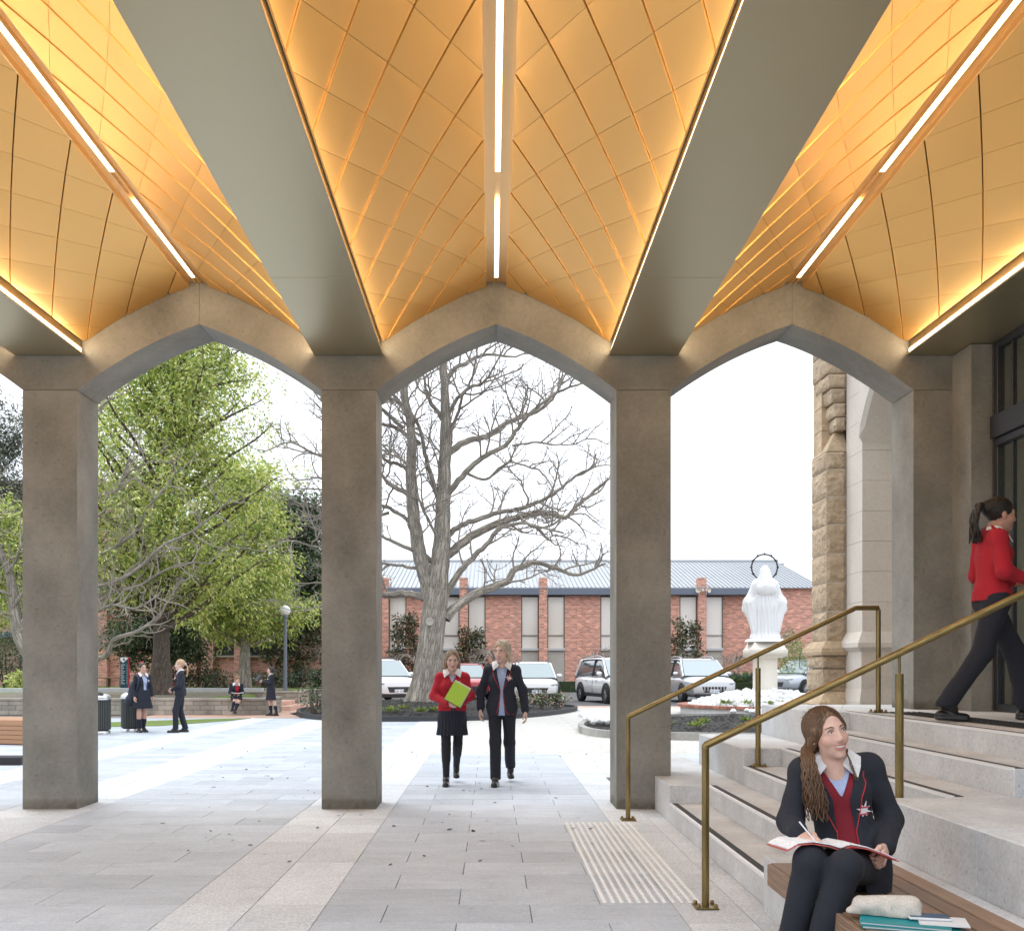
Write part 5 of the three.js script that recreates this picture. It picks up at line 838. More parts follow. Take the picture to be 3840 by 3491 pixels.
  const hg = new THREE.ExtrudeGeometry(sh, { depth: 0.6, bevelEnabled: true, bevelSize: 0.05, bevelThickness: 0.05, bevelOffset: -0.05, bevelSegments: 1 }); hg.rotateY(Math.PI / 2); hg.translate(WX, 0, 0); part(o, 'arch_head', toCreasedNormals(uvm(hg), 0.4), MT.pale);
  part(o, 'inner_wall', bx(WX + 0.62, WX + 0.8, 0.2, 7, 10.4, F + 0.24), MT.pale);
}
const brickTones = [[0.3, 0.12, 0.08], [0.36, 0.16, 0.11], [0.26, 0.11, 0.08]].map(c => plain(...c, 0.85));
/* statue */
{
  const cx = 7.96, D = 29.5, k = D / 2000, Y = y => 1.38 + (1311 - y) * k;
  const pl = thing('round_planter', 'round brick edged planter with white stones under the statue', 'planter', null, [cx, 0, -D]);
  part(pl, 'wall', uvm(lathe([[2.36, -0.02], [2.42, 0.0], [2.42, 0.2], [2.2, 0.2], [2.2, 0]], 64)), MT.step);
  reseed(191); const bg = cbox(0.22, 0.075, 0.3, 0.006); for (let i = 0; i < 66; i++) { const a = i / 66 * Math.PI * 2, m = part(pl, 'brick', bg, brickTones[i % 3]); m.position.set(Math.cos(a) * 2.36, 0.24, Math.sin(a) * 2.36); m.rotation.y = -a + Math.PI / 2; }
  const S = []; for (let i = 0; i < 1500; i++) { const r = Math.sqrt(rnd()) * 2.18, a = rr(0, 6.28), s = rr(0.05, 0.12), g = clean(new THREE.IcosahedronGeometry(s, 0)); g.scale(rr(0.7, 1.3), rr(0.5, 0.9), rr(0.7, 1.3)); g.rotateY(rr(0, 6)); g.rotateX(rr(0, 2)); g.translate(Math.cos(a) * r, 0.2 + 0.42 * (1 - (r / 2.2) ** 2) + rr(-0.04, 0.04), Math.sin(a) * r); S.push(g); } stuff(part(pl, 'white_stones', merge(S), MT.whitestone));
  const S2 = []; for (let i = 0; i < 520; i++) { const x = rr(6.1, 9.2), d = rr(19.8, 26.5); if (x - 6.3 < (26 - d) * 0.28) continue; const g = clean(new THREE.IcosahedronGeometry(rr(0.05, 0.11), 0)); g.scale(rr(0.8, 1.3), 0.7, 1); g.rotateY(rr(0, 6)); g.translate(x, 0.2 + rr(0, 0.06), -d); S2.push(g); } for (let i = 0; i < 160; i++) { const g = clean(new THREE.IcosahedronGeometry(rr(0.04, 0.09), 0)); g.rotateY(rr(0, 6)); g.translate(rr(2.15, 3.1), 0.17 + rr(0, 0.04), -rr(21.8, 24.6)); S2.push(g); } stuff(solo('white_gravel', 'heap of white stones spilling over the mulch beside the planter', 'gravel', merge(S2), MT.whitestone));
  for (let i = 0; i < 5; i++) tuft(cx - 1.5 + i * 0.55, 0.34, D - 1.75 + Math.abs(i - 2) * 0.12, 0.13, 46, GREENS.lime, 0.17, 'ground_plant', `${['leftmost', 'second', 'middle', 'fourth', 'rightmost'][i]} green tuft from the left in the white stones below the statue`, 'green tufts among the white stones');
  const pd = thing('stone_pedestal', 'cream stone pedestal carrying the white statue', 'pedestal', null, [cx, 0, -D]);
  part(pd, 'shaft', lathe([[0.46, 0.2], [0.46, 0.62], [0.40, 0.75], [0.40, Y(1296)]].map(p => p), 4).rotateY(Math.PI / 4), MT.cream);
  part(pd, 'cap', lathe([[0.4, Y(1296)], [0.72, Y(1293)], [0.74, Y(1280)], [0.68, Y(1278)], [0.56, Y(1264)], [0.0, Y(1264)]], 4).rotateY(Math.PI / 4), MT.cream);
  const st = thing('white_statue', 'white robed statue seen from behind on the pedestal', 'statue', null, [cx, Y(1264), -D]);
  const H = Y(1112) - Y(1264), s = H / 2.2, q = a => a.map(v => v * s);
  let f = blend([rc(q([0, 0.1, 0]), q([0, 1.0, 0]), 0.34 * s, 0.30 * s, [0, 0, 1, 0.8]), rc(q([0, 1.0, 0]), q([0, 1.62, 0.02]), 0.32 * s, 0.25 * s, [0, 0, 1, 0.72]), rc(q([-0.1, 1.62, 0]), q([0.1, 1.62, 0]), 0.22 * s, 0.22 * s), el(q([0, 2.0, -0.01]), q([0.135, 0.19, 0.16])), rc(q([0, 1.68, 0]), q([0, 1.95, 0]), 0.17 * s, 0.12 * s), rc(q([-0.22, 1.6, 0]), q([-0.5, 0.95, -0.12]), 0.17 * s, 0.13 * s), rc(q([0.22, 1.6, 0]), q([0.5, 0.95, -0.12]), 0.17 * s, 0.13 * s), rc(q([-0.42, 1.1, -0.02]), q([-0.3, 0.35, 0.05]), 0.2 * s, 0.1 * s), rc(q([0.42, 1.1, -0.02]), q([0.3, 0.35, 0.05]), 0.2 * s, 0.1 * s), el(q([0, 0.12, 0]), q([0.42, 0.13, 0.34]))], 0.1 * s);
  f = warp(f, (x, y, z) => { const u = Math.atan2(x, z), w = sstep(1.75 * s, 1.2 * s, y) * sstep(0.02 * s, 0.2 * s, y); return 0.018 * s * w * Math.sin(u * 17 + Math.sin(y * 3) * 1.5) + 0.012 * s * w * Math.sin(u * 31 + y * 2); });
  part(st, 'figure', nets(f, 0.022 * s), MT.marble);
  const veil = warp(blend([rc(q([0, 1.98, 0.02]), q([0, 1.55, 0.1]), 0.15 * s, 0.26 * s), rc(q([-0.12, 1.5, 0.13]), q([0.12, 1.5, 0.13]), 0.17 * s, 0.17 * s)], 0.08), (x, y, z) => 0.012 * Math.sin(x * 26) * sstep(1.9 * s, 1.6 * s, y)); part(st, 'veil', nets(veil, 0.024 * s), MT.marble);
  part(st, 'base', lathe([[0.56, 0], [0.54, 0.06], [0.44, 0.1], [0, 0.11]].map(p => q(p)), 20), MT.marble);
  const h = thing('halo_ring', 'dark metal halo ring with small stars behind the statue head', 'halo', null, [7.94, Y(1117), -(D - 0.02)]);
  part(h, 'ring', clean(new THREE.TorusGeometry(0.375, 0.022, 8, 48)), MT.black); for (let i = 0; i < 12; i++) { const a = i / 12 * 6.283, g = new THREE.OctahedronGeometry(0.045, 0); part(h, 'star', mv(clean(g), Math.cos(a) * 0.385, Math.sin(a) * 0.385, 0.0), MT.black); } part(h, 'stay', tube([V(0, -0.375, 0), V(0.02, -0.75, 0)], 0.015, 6), MT.black);
}
/* ---------- people ---------- */
const clothMat = (r, g, b, o = {}) => tmat(TX.cloth, 0.0006, { color: lin(r, g, b), roughness: 0.9, ...o }), knitMat = (r, g, b) => tmat(TX.knit, 0.0012, { color: lin(r, g, b), roughness: 0.95 });
const CL = { navy: clothMat(0.02, 0.023, 0.037), black: clothMat(0.019, 0.021, 0.031), red: knitMat(0.42, 0.014, 0.028), maroon: knitMat(0.2, 0.012, 0.022), sky: clothMat(0.42, 0.5, 0.72), white: clothMat(0.82, 0.82, 0.82), pipe: plain(0.45, 0.02, 0.03, 0.8), tights: plain(0.012, 0.013, 0.018, 0.85), sock: plain(0.014, 0.016, 0.03, 0.9), shoe: plain(0.012, 0.011, 0.011, 0.28), badge: plain(0.75, 0.73, 0.75, 0.7), eye: plain(0.6, 0.58, 0.56, 0.25), iris: plain(0.06, 0.07, 0.08, 0.15), brow: plain(0.1, 0.06, 0.035, 0.9), teeth: plain(0.74, 0.71, 0.65, 0.3), lip: plain(0.5, 0.19, 0.17, 0.45) };
TX.skin = texture(256, 0.05, (u, v) => { const a = vn(u * 48, v * 48, 48, 3), b = fbm(u, v, 6, 4, 5); const m = 0.93 + 0.1 * (b - 0.5) + 0.06 * (a - 0.5); return [m * 1.02, m, m * 0.985, 0.5 * a + 0.5 * b]; });
const skinMat = new THREE.MeshPhysicalMaterial({ vertexColors: true, map: TX.skin.map, bumpMap: TX.skin.bump, bumpScale: 0.0005, roughness: 0.55, sheen: 0.2, sheenRoughness: 0.5, sheenColor: lin(0.6, 0.4, 0.35) });
const hairMat = (r, g, b) => tmat(TX.hair, 0.002, { color: lin(r, g, b), roughness: 0.42 });
TX.hair = texture(256, [0.05, 0.4], (u, v) => { const a = fbm(u, v, 32, 3, 231, 0.0625), b = fbm(u, v, 8, 3, 233, 0.125), m = 0.55 + 0.9 * (a - 0.3) + 0.5 * (b - 0.5); return [m, m, m, a]; });
const at3 = (a, b, t) => a.map((v, i) => lerp(v, b[i], t));
// head in its own axes: centre of the head at 0, looking along +z
function headField(smile) {
  const S = [[-1], [1]].flatMap(([s]) => [el([s * 0.036, -0.03, 0.055], [0.026, 0.026, 0.024]), el([s * 0.0085, -0.036, 0.0915], [0.0075, 0.0065, 0.008]), el([s * 0.073, -0.014, -0.008], [0.007, 0.026, 0.016]), el([s * 0.03, 0.002, 0.066], [0.0175, 0.011, 0.0135])]);
  let f = blend([el([0, 0.03, -0.015], [0.073, 0.083, 0.092]), el([0, -0.032, 0.022], [0.058, 0.084, 0.068]), el([0, -0.08, 0.034], [0.038, 0.034, 0.045]), el([0, -0.103, 0.064], [0.019, 0.015, 0.016]), el([0, 0.024, 0.068], [0.047, 0.012, 0.019]), rc([0, 0.01, 0.086], [0, -0.03, 0.1015], 0.0055, 0.0082), rc([0, -0.09, -0.012], [0, -0.2, -0.022], 0.049, 0.055), ...S], 0.016);
  const base = f; f = (x, y, z) => { let d = base(x, y, z); for (const s of [-1, 1]) { const e = Math.hypot((x - s * 0.031) / 2.3, y - 0.0035 + 4 * (x - s * 0.031) ** 2, (z - 0.092) * 0.5) - 0.0072; d = Math.max(d, -e); } const w = smile ? 0.028 : 0.02, ml = Math.hypot(Math.max(Math.abs(x) - w, 0), y + 0.066 - (smile ? 6.5 * x * x : 0), z - 0.096) - (smile ? 0.0075 : 0.002); return Math.max(d, -ml); }; f.b = base.b; return f;
}
function skinAt(tone, smile) { return (x, y, z) => { const lip = Math.exp(-(((Math.abs(x)) / (smile ? 0.027 : 0.021)) ** 4) - ((y + 0.0665 - (smile ? 6 * x * x : 0)) / 0.0095) ** 4) * (z > 0.07 ? 1 : 0), ch = Math.exp(-(((Math.abs(x) - 0.04) / 0.022) ** 2) - ((y + 0.03) / 0.022) ** 2) * (z > 0.02 ? 0.5 : 0), n = 0.94 + 0.12 * n3(x * 60, y * 60, z * 60, 2); return [lerp(tone[0], 0.5, lip * 0.75) * n, lerp(lerp(tone[1], tone[1] * 0.78, ch), 0.15, lip * 0.75) * n, lerp(lerp(tone[2], tone[2] * 0.78, ch), 0.14, lip * 0.75) * n]; }; }
function handPrims(w, dir, palm, thumbSide, s, curl = 0.5, curls) { // palm = direction the palm faces; returns short tapered chains
  const d = V(...dir).normalize(), n = V(...palm); n.addScaledVector(d, -n.dot(d)).normalize(); const l = d.clone().cross(n).normalize().multiplyScalar(thumbSide), W = V(...w), A = v => v.toArray(), P = [];
  const at = (a, b, c) => W.clone().addScaledVector(d, a * s).addScaledVector(l, b * s).addScaledVector(n, c * s);
  P.push(rc(A(at(-0.015, 0, 0)), A(at(0.03, 0, 0)), 0.026 * s, 0.031 * s, [n.x, n.y, n.z, 0.62]), rc(A(at(0.03, 0.012, 0)), A(at(0.078, 0.016, 0)), 0.026 * s, 0.021 * s, [n.x, n.y, n.z, 0.55]), rc(A(at(0.03, -0.014, 0)), A(at(0.074, -0.018, 0)), 0.025 * s, 0.02 * s, [n.x, n.y, n.z, 0.55]));
  [[0.03, 0.068, 0.0088], [0.0105, 0.076, 0.009], [-0.009, 0.07, 0.0086], [-0.028, 0.055, 0.0078]].forEach(([b, len, r], i) => { let a = 0; const c = curls ? curls[i] : curl, p = at(0.084 - Math.abs(b - 0.01) * 0.2, b, 0), q = p.clone(); for (let k = 0; k < 3; k++) { a += c * [0.75, 1.1, 0.8][k]; const st = q.clone().addScaledVector(d, Math.cos(a) * len * [0.45, 0.32, 0.27][k] * s).addScaledVector(n, Math.sin(a) * len * [0.45, 0.32, 0.27][k] * s); P.push(rc(A(q), A(st), r * s * (1 - 0.08 * k), r * s * (0.92 - 0.08 * k))); q.copy(st); } });
  const t0 = at(0.018, 0.024, 0.004), t1 = at(0.05, 0.046, 0.014), t2 = at(0.076, 0.046 - 0.012 * curl, 0.026 + 0.008 * curl), t3 = at(0.095, 0.038 - 0.016 * curl, 0.034 + 0.012 * curl); P.push(rc(A(t0), A(t1), 0.014 * s, 0.011 * s), rc(A(t1), A(t2), 0.0108 * s, 0.0096 * s), rc(A(t2), A(t3), 0.0096 * s, 0.0078 * s)); return P;
}
function euler(h) { return new THREE.Quaternion().setFromEuler(new THREE.Euler(h[0], h[1], h[2], 'YXZ')); } // nod, turn, tilt
const PL = (p, s) => Object.fromEntries(Object.entries(p).map(([k, v]) => [k, v.map(c => c * s)]));
const STAND = { head: [0, 1.53, 0.02], neck: [0, 1.385, -0.01], chest: [0, 1.2, 0], waist: [0, 1.03, 0.005], pelvis: [0, 0.93, 0], shR: [-0.148, 1.318, -0.015], shL: [0.148, 1.318, -0.015], elR: [-0.215, 1.08, -0.03], elL: [0.215, 1.08, -0.03], wrR: [-0.225, 0.85, 0.05], wrL: [0.225, 0.85, 0.05], hipR: [-0.085, 0.9, 0], hipL: [0.085, 0.9, 0], knR: [-0.09, 0.49, 0.02], knL: [0.09, 0.49, 0.02], anR: [-0.09, 0.085, -0.02], anL: [0.09, 0.085, -0.02], toR: [-0.1, 0.03, 0.13], toL: [0.1, 0.03, 0.13] };
function person(label, o) {
  const s = o.s ?? o.H / 1.65, J = o.world ? o.J : PL({ ...STAND, ...o.J }, s), fw = o.fw || [0, 0, 1], cell = o.cell ?? 0.014, hc = o.headCell ?? 0.006;
  const g = thing('person', label, 'person', null, o.pos || [0, 0, 0], o.turn || 0);
  const fl = q => [fw[0], fw[1], fw[2], q], U = v => V(...v), off = (a, d, b) => [a[0] + d * fw[0], a[1] + b, a[2] + d * fw[2]];
  const wr = (amp, fr) => (x, y, z) => amp * (n3(x * fr, y * fr * 0.7, z * fr, 9) - 0.5) * 2 + amp * 0.5 * (n3(x * fr * 2.3, y * fr * 1.6, z * fr * 2.3, 4) - 0.5);
  /* skin: one mesh of body, head and hands */
  const hq = euler(o.look || [0, 0, 0]), tone = o.tone || [0.62, 0.4, 0.31], fine = [];
  const hs = s * (o.headScale ?? 1.05), hg = nets(headField(o.smile), hc, skinAt(tone, o.smile)); hg.scale(hs, hs, hs); hg.applyQuaternion(hq); hg.translate(...J.head);
  const hands = []; for (const side of ['R', 'L']) { const h = (o.hands || {})[side] || {}; if (h.none) continue; const w = J['wr' + side], e = J['el' + side], dir = h.dir || [w[0] - e[0], w[1] - e[1], w[2] - e[2]]; const H = nets(blend(handPrims(w, dir, h.palm || [side === 'R' ? 1 : -1, 0, 0], h.thumb ?? (side === 'R' ? 1 : -1), s, h.curl ?? 0.45, h.curls), 0.007 * s), o.handCell ?? 0.0065, () => tone); hands.push(H); }
  const limb = (a, b, ra, rb) => rc(J[a], J[b], ra * s, rb * s);
  const bodyP = [rc(J.neck, J.chest, 0.07 * s, 0.1 * s, fl(0.7)), rc(J.chest, J.waist, 0.115 * s, 0.1 * s, fl(0.72)), rc(J.waist, J.pelvis, 0.1 * s, 0.13 * s, fl(0.75)), rc(J.neck, at3(J.neck, J.head, 0.5), 0.05 * s, 0.046 * s), limb('shR', 'elR', 0.042, 0.034), limb('elR', 'wrR', 0.034, 0.024), limb('shL', 'elL', 0.042, 0.034), limb('elL', 'wrL', 0.034, 0.024), limb('hipR', 'knR', 0.07, 0.05), limb('knR', 'anR', 0.05, 0.032), limb('hipL', 'knL', 0.07, 0.05), limb('knL', 'anL', 0.05, 0.032), rc(at3(J.knR, J.anR, 0.15), at3(J.knR, J.anR, 0.45), 0.052 * s, 0.045 * s), rc(at3(J.knL, J.anL, 0.15), at3(J.knL, J.anL, 0.45), 0.052 * s, 0.045 * s)];
  const body = nets(blend(bodyP, 0.03), cell, () => tone);
  const bm = part(g, 'body', merge([hg, body, ...hands].map(x => { x = x.toNonIndexed ? clean(x) : x; return x; })), skinMat);
  const HM = (geo) => { geo.scale(hs, hs, hs); geo.applyQuaternion(hq); geo.translate(...J.head); return geo; };
  if (!o.noface) {
    const gz = o.gaze || [0, 0];
    for (const e of [-1, 1]) { part(g, 'eye', HM(ball(0.0118, e * 0.031, 0.003, 0.0692, 14)), CL.eye); part(g, 'iris', HM(ball(0.0068, e * 0.031 + 0.0068 * gz[0], 0.003 + 0.0068 * gz[1], 0.0692 + 0.0068 * Math.sqrt(1 - gz[0] ** 2 - gz[1] ** 2), 10)), CL.iris); part(g, 'eyebrow', HM(clean(tube([V(e * 0.014, 0.021, 0.0875), V(e * 0.027, 0.0265, 0.0845), V(e * 0.041, 0.0245, 0.077), V(e * 0.049, 0.02, 0.068)], [0.0028, 0.003, 0.0024, 0.0012], 5))), o.brow || CL.brow); part(g, 'eyelid', HM(clean(tube([V(e * 0.018, 0.007, 0.087), V(e * 0.026, 0.0135, 0.0905), V(e * 0.036, 0.0135, 0.088), V(e * 0.046, 0.006, 0.078)], [0.0014, 0.0024, 0.0024, 0.0014], 5))), CL.brow); }
    const lipC = o.smile ? 6.5 : 1.2, lw = o.smile ? 0.029 : 0.021, lipT = (y, z, r) => { const P = []; for (let k = 0; k <= 8; k++) { const u = (k / 8 * 2 - 1) * lw; P.push(V(u, y + lipC * u * u, z - 9 * u * u)); } return clean(tube(P, P.map((_, k) => r * (0.25 + 0.75 * Math.sin(Math.PI * k / 8))), 6)); };
    part(g, 'lip', HM(lipT(o.smile ? -0.0585 : -0.0635, o.smile ? 0.0882 : 0.0895, 0.0029)), CL.lip); part(g, 'lip', HM(lipT(o.smile ? -0.0768 : -0.0705, o.smile ? 0.0868 : 0.0885, 0.0036)), CL.lip);
    if (o.smile) part(g, 'teeth', HM((() => { const t = clean(new THREE.SphereGeometry(1, 16, 8)); t.scale(0.025, 0.0068, 0.019); const p = t.attributes.position; for (let i = 0; i < p.count; i++) p.setY(i, p.getY(i) + 7 * p.getX(i) ** 2); t.translate(0, -0.0655, 0.0722); return t; })()), CL.teeth);
  }
  /* hair */
  const hp = o.hair, hairF = [el([0, 0.036, -0.02], [0.081, 0.088, 0.097]), ...(hp.extra || [])];
  const face = el([0, -0.034, 0.085], [0.0635 * (hp.face ?? 1), 0.113, 0.076]), hf = cut(warp(blend(hairF, hp.k ?? 0.02), (x, y, z) => (hp.rough ?? 0.003) * (n3(x * 130, y * 22, z * 60, 3) - 0.5) * 2 + (hp.wave ?? 0) * (n3(x * 55, y * 55, z * 55, 8) - 0.5)), face);
  const hm = part(g, 'hair', HM(nets(hf, hp.cell ?? hc)), hp.m);
  if (hp.comb) { // combed locks lying on the cap, from the parting back to the tie
    const capf = blend(hairF, hp.k ?? 0.02), T = [], { n, to, r } = hp.comb;
    for (let i = 0; i < n; i++) { const sd = i % 2 ? 1 : -1, f = rnd(), st = V(sd * rr(0.001, 0.008), 0.12 - 0.02 * f, lerp(0.066, -0.06, f)), en = V(to[0] + rr(-0.02, 0.02), to[1] + rr(-0.03, 0.03), to[2]), md = V(sd * rr(0.06, 0.09), lerp(0.06, -0.02, rnd()), lerp(0.045, -0.05, f)), pts = [], ph = rr(0, 6); for (let k = 0; k <= 11; k++) { const t = k / 11, q = st.clone().multiplyScalar((1 - t) ** 2).addScaledVector(md, 2 * t * (1 - t)).addScaledVector(en, t * t); q.y += 0.003 * Math.sin(k + ph); pts.push(onto(capf, q, rr(0.0002, 0.0016))); } const bad = pts.some(q => face(q.x, q.y, q.z) < -0.004); if (!bad) T.push(clean(tube(pts, pts.map((_, k) => r * Math.sin(0.25 + 2.6 * k / 11)), 4, false))); }
    if (T.length) stuff(part(hm, 'locks', HM(merge(T)), hp.m));
    const Fl = []; for (let i = 0; i < n * 0.3; i++) { const a = rr(0, 6.28), b = rr(0.2, 1.2), p0 = onto(capf, V(Math.cos(a) * 0.09 * Math.cos(b), 0.03 + 0.1 * Math.sin(b), -0.02 + Math.sin(a) * 0.1 * Math.cos(b)), 0); if (face(p0.x, p0.y, p0.z) < 0.01) continue; const d = p0.clone().sub(V(0, 0.02, -0.02)).normalize(); Fl.push(clean(tube(wander(p0, d.clone().add(V(rr(-1.5, 1.5), rr(-1, 0.6), rr(-2, 0.3))), rr(0.02, 0.05), 4, 0.35), 0.0004, 3, false))); } if (Fl.length) stuff(part(hm, 'loose_hairs', HM(merge(Fl)), hp.m));
  }
  if (hp.strands) { const T = []; for (const st of hp.strands) T.push(clean(st)); part(g, hp.tailName || 'ponytail', HM(merge(T)), hp.m); }
  if (hp.tie) part(g, 'hair_tie', HM(hp.tie.geo), hp.tie.m);
  /* clothes */
  const T = o.top, r = T.r ?? 1, torso = (gr, hem) => { const P = [rc(J.shR, J.shL, 0.05 * s * r + gr, 0.05 * s * r + gr, fl(0.95)), rc(at3(J.neck, J.shR, 0.12), J.shR, 0.05 * s + gr, 0.05 * s + gr), rc(at3(J.neck, J.shL, 0.12), J.shL, 0.05 * s + gr, 0.05 * s + gr), rc(at3(J.neck, J.chest, 0.25), J.chest, 0.1 * s * r + gr, 0.142 * s * r + gr, fl(0.66)), rc(off(J.chest, 0.012 * s, -0.01 * s), J.waist, 0.148 * s * r + gr, 0.128 * s * r + gr, fl(0.7)), rc(J.waist, off(J.pelvis, 0, -0.02 * s), 0.13 * s * r + gr, 0.158 * s * r + gr, fl(0.72))]; if (T.bust !== 0) for (const q of [-1, 1]) { const rt = [fw[2] * q, 0, -fw[0] * q]; P.push(el([J.chest[0] + rt[0] * 0.062 * s + fw[0] * 0.075 * s, J.chest[1] + 0.0 * s, J.chest[2] + rt[2] * 0.062 * s + fw[2] * 0.075 * s], [0.06 * s + gr, 0.06 * s + gr, 0.045 * s + gr])); } if (hem) P.push(rc(off(J.pelvis, 0, 0), off(J.pelvis, 0, -hem * s), 0.162 * s * r + gr, 0.165 * s * r + gr, fl(0.76))); return P; };
  const sleeve = (a, e, w, gr, r0 = 0.054, r1 = 0.047, r2 = 0.04) => [rc(J[a], J[e], r0 * s + gr, r1 * s + gr), rc(J[e], at3(J[e], J[w], 0.97), r1 * s + gr, r2 * s + gr)];
  const arms = gr => [...sleeve('shR', 'elR', 'wrR', gr, T.a0, T.a1, T.a2), ...sleeve('shL', 'elL', 'wrL', gr, T.a0, T.a1, T.a2)];
  const neckCut = rc(off(J.neck, 0.02 * s, -0.01 * s), off(J.neck, 0.05 * s, 0.1 * s), 0.058 * s, 0.075 * s);
  const hemY = J.pelvis[1] - (T.hem ?? 0.04) * s, below = (x, y, z) => hemY - y;
  const trim = f => both(f, Object.assign((x, y, z) => o.seated ? -1 : below(x, y, z), { b: f.b }));
  let outer = trim(warp(cut(blend([...torso(0, T.hem ?? 0.04), ...arms(0)], 0.04 * s), neckCut), wr(0.006 * s, 13 / s)));
  // front in local terms: u across (to the person's left), w forward of the neck-waist line
  const ax = p => { const t = clamp((p[1] - J.waist[1]) / (J.neck[1] - J.waist[1]), -1, 1.4), c = [lerp(J.waist[0], J.neck[0], t), p[1], lerp(J.waist[2], J.neck[2], t)]; return [(p[0] - c[0]) * fw[2] - (p[2] - c[2]) * fw[0], (p[0] - c[0]) * fw[0] + (p[2] - c[2]) * fw[2]]; };
  const top = J.neck[1] + 0.02 * s, frontPt = (u, y, f, offs) => { // point on surface f at height y, u across, seen from the front
    const t = clamp((y - J.waist[1]) / (J.neck[1] - J.waist[1]), -1, 1.4), c = [lerp(J.waist[0], J.neck[0], t), y, lerp(J.waist[2], J.neck[2], t)]; for (let w = 0.35 * s; w > -0.1; w -= 0.002) { const x = c[0] + u * fw[2] + w * fw[0], z = c[2] - u * fw[0] + w * fw[2]; if (f(x, y, z) < offs) return V(x, y, z); } return V(c[0] + u * fw[2], y, c[2] - u * fw[0]); };
  const lim = f => o.seated ? both(f, Object.assign((x, y, z) => Math.max(J.waist[1] - 0.07 * s - y, y - J.neck[1] + 0.012 * s), { b: f.b })) : f;
  if (T.inner) part(g, T.innerName || 'shirt', nets(lim(trim(warp(cut(blend(torso(-0.011 * s, 0.02), 0.04 * s), neckCut), wr(0.002, 18)))), cell), T.inner);
  if (T.open) { // open front: width as function of height fraction
    const open = Object.assign((x, y, z) => { const [u, w] = ax([x, y, z]); return Math.max(Math.abs(u - T.open.c * s) - T.open.w((y - J.pelvis[1]) / s) * s, 0.02 * s - w); }, {}); outer = cut(outer, open);
  }
  if (T.vneck) outer = cut(outer, (x, y, z) => { const [u, w] = ax([x, y, z]); return Math.max(Math.abs(u) - Math.max(0, (y - (J.neck[1] - T.vneck * s)) * 0.55), 0.02 * s - w, -(y - (J.neck[1] - T.vneck * s))); });
  const jm = part(g, T.name, nets(outer, o.topCell ?? cell * 0.8), T.m);
  if (T.vneck || T.open) { if (T.vest) part(g, 'sweater', nets(lim(trim(cut(cut(warp(blend(torso(-0.005 * s, 0.02), 0.04 * s), wr(0.002, 18)), neckCut), (x, y, z) => { const [u, w] = ax([x, y, z]); return Math.max(Math.abs(u) - Math.max(0, (y - (J.neck[1] - T.vest * s)) * 0.5), 0.01 * s - w); }))), cell * 0.8), T.vestM); }
  const full = blend([...torso(0, T.hem ?? 0.04), ...arms(0)], 0.04 * s);
  if (T.collar) for (const q of [-1, 1]) { // spread white collar flaps
    const c0 = U(J.neck), Rt = V(fw[2] * q, 0, -fw[0] * q), F = V(...fw), pt = (r_, y, f) => c0.clone().addScaledVector(Rt, r_ * s).addScaledVector(F, f * s).setY(J.neck[1] + y * s);
    const A = [pt(0.045, 0.05, -0.05), pt(0.062, 0.045, 0.0), pt(0.052, 0.02, 0.05), pt(0.03, -0.012, 0.082)], B = [pt(0.085, 0.02, -0.07), pt(0.108, 0.006, 0.005), pt(0.112, -0.022, 0.075), pt(0.096, -0.068, 0.11)]; for (const L of [A, B]) L.forEach((p, i) => { if (full(p.x, p.y, p.z) < 0.008 * s) L[i] = onto(full, p, (L === A ? 0.004 : 0.01) * s); }); const P = [], tri = (a, b, c) => P.push(...a.toArray(), ...b.toArray(), ...c.toArray()); const o2 = F.clone().multiplyScalar(-0.006 * s).add(V(0, -0.004 * s, 0)); for (let i = 0; i < 3; i++) { tri(A[i], B[i], B[i + 1]); tri(A[i], B[i + 1], A[i + 1]); const a = A[i].clone().add(o2), b = B[i].clone().add(o2), c = B[i + 1].clone().add(o2), d = A[i + 1].clone().add(o2); tri(a, c, b); tri(a, d, c); tri(B[i], b, c); tri(B[i], c, B[i + 1]); } tri(A[3], B[3], B[3].clone().add(o2)); tri(A[3], B[3].clone().add(o2), A[3].clone().add(o2)); const gg = fromTris(P); part(g, 'collar', uvm(gg), T.collar); }
  if (T.piping) for (const line of T.piping) { const pts = line.map(([u, y]) => frontPt(u * s, J.pelvis[1] + y * s, full, 0.0015)); part(g, 'piping', tube(smooth(pts, line.length * 6), o.pipeR ?? 0.0035 * s, 5), CL.pipe); }
  if (T.lapel) for (const q of [-1, 1]) { // folded lapel lying on the front, piped along its edge
    const [y0, y1, wd] = T.lapel, A = [], B = [], N = 12; for (let k = 0; k <= N; k++) { const t = k / N, y = lerp(y0, y1, t), u = T.open.w(y) + 0.001, e = wd * Math.sin(Math.min(1, t * 1.12) * Math.PI * 0.5) * (t > 0.86 ? 0.78 : 1); A.push(frontPt((T.open.c + q * u) * s, J.pelvis[1] + y * s, full, 0.003 * s)); B.push(frontPt((T.open.c + q * (u + e)) * s, J.pelvis[1] + (y + 0.02 * t) * s, full, 0.0065 * s)); }
    const P = []; for (let k = 0; k < N; k++) P.push(...A[k].toArray(), ...B[k].toArray(), ...B[k + 1].toArray(), ...A[k].toArray(), ...B[k + 1].toArray(), ...A[k + 1].toArray()); part(g, 'lapel', toCreasedNormals(uvm(fromTris(P)), 1), T.m); part(g, 'piping', tube(smooth(B, 40), (o.pipeR ?? 0.0035 * s), 5), CL.pipe);
  }
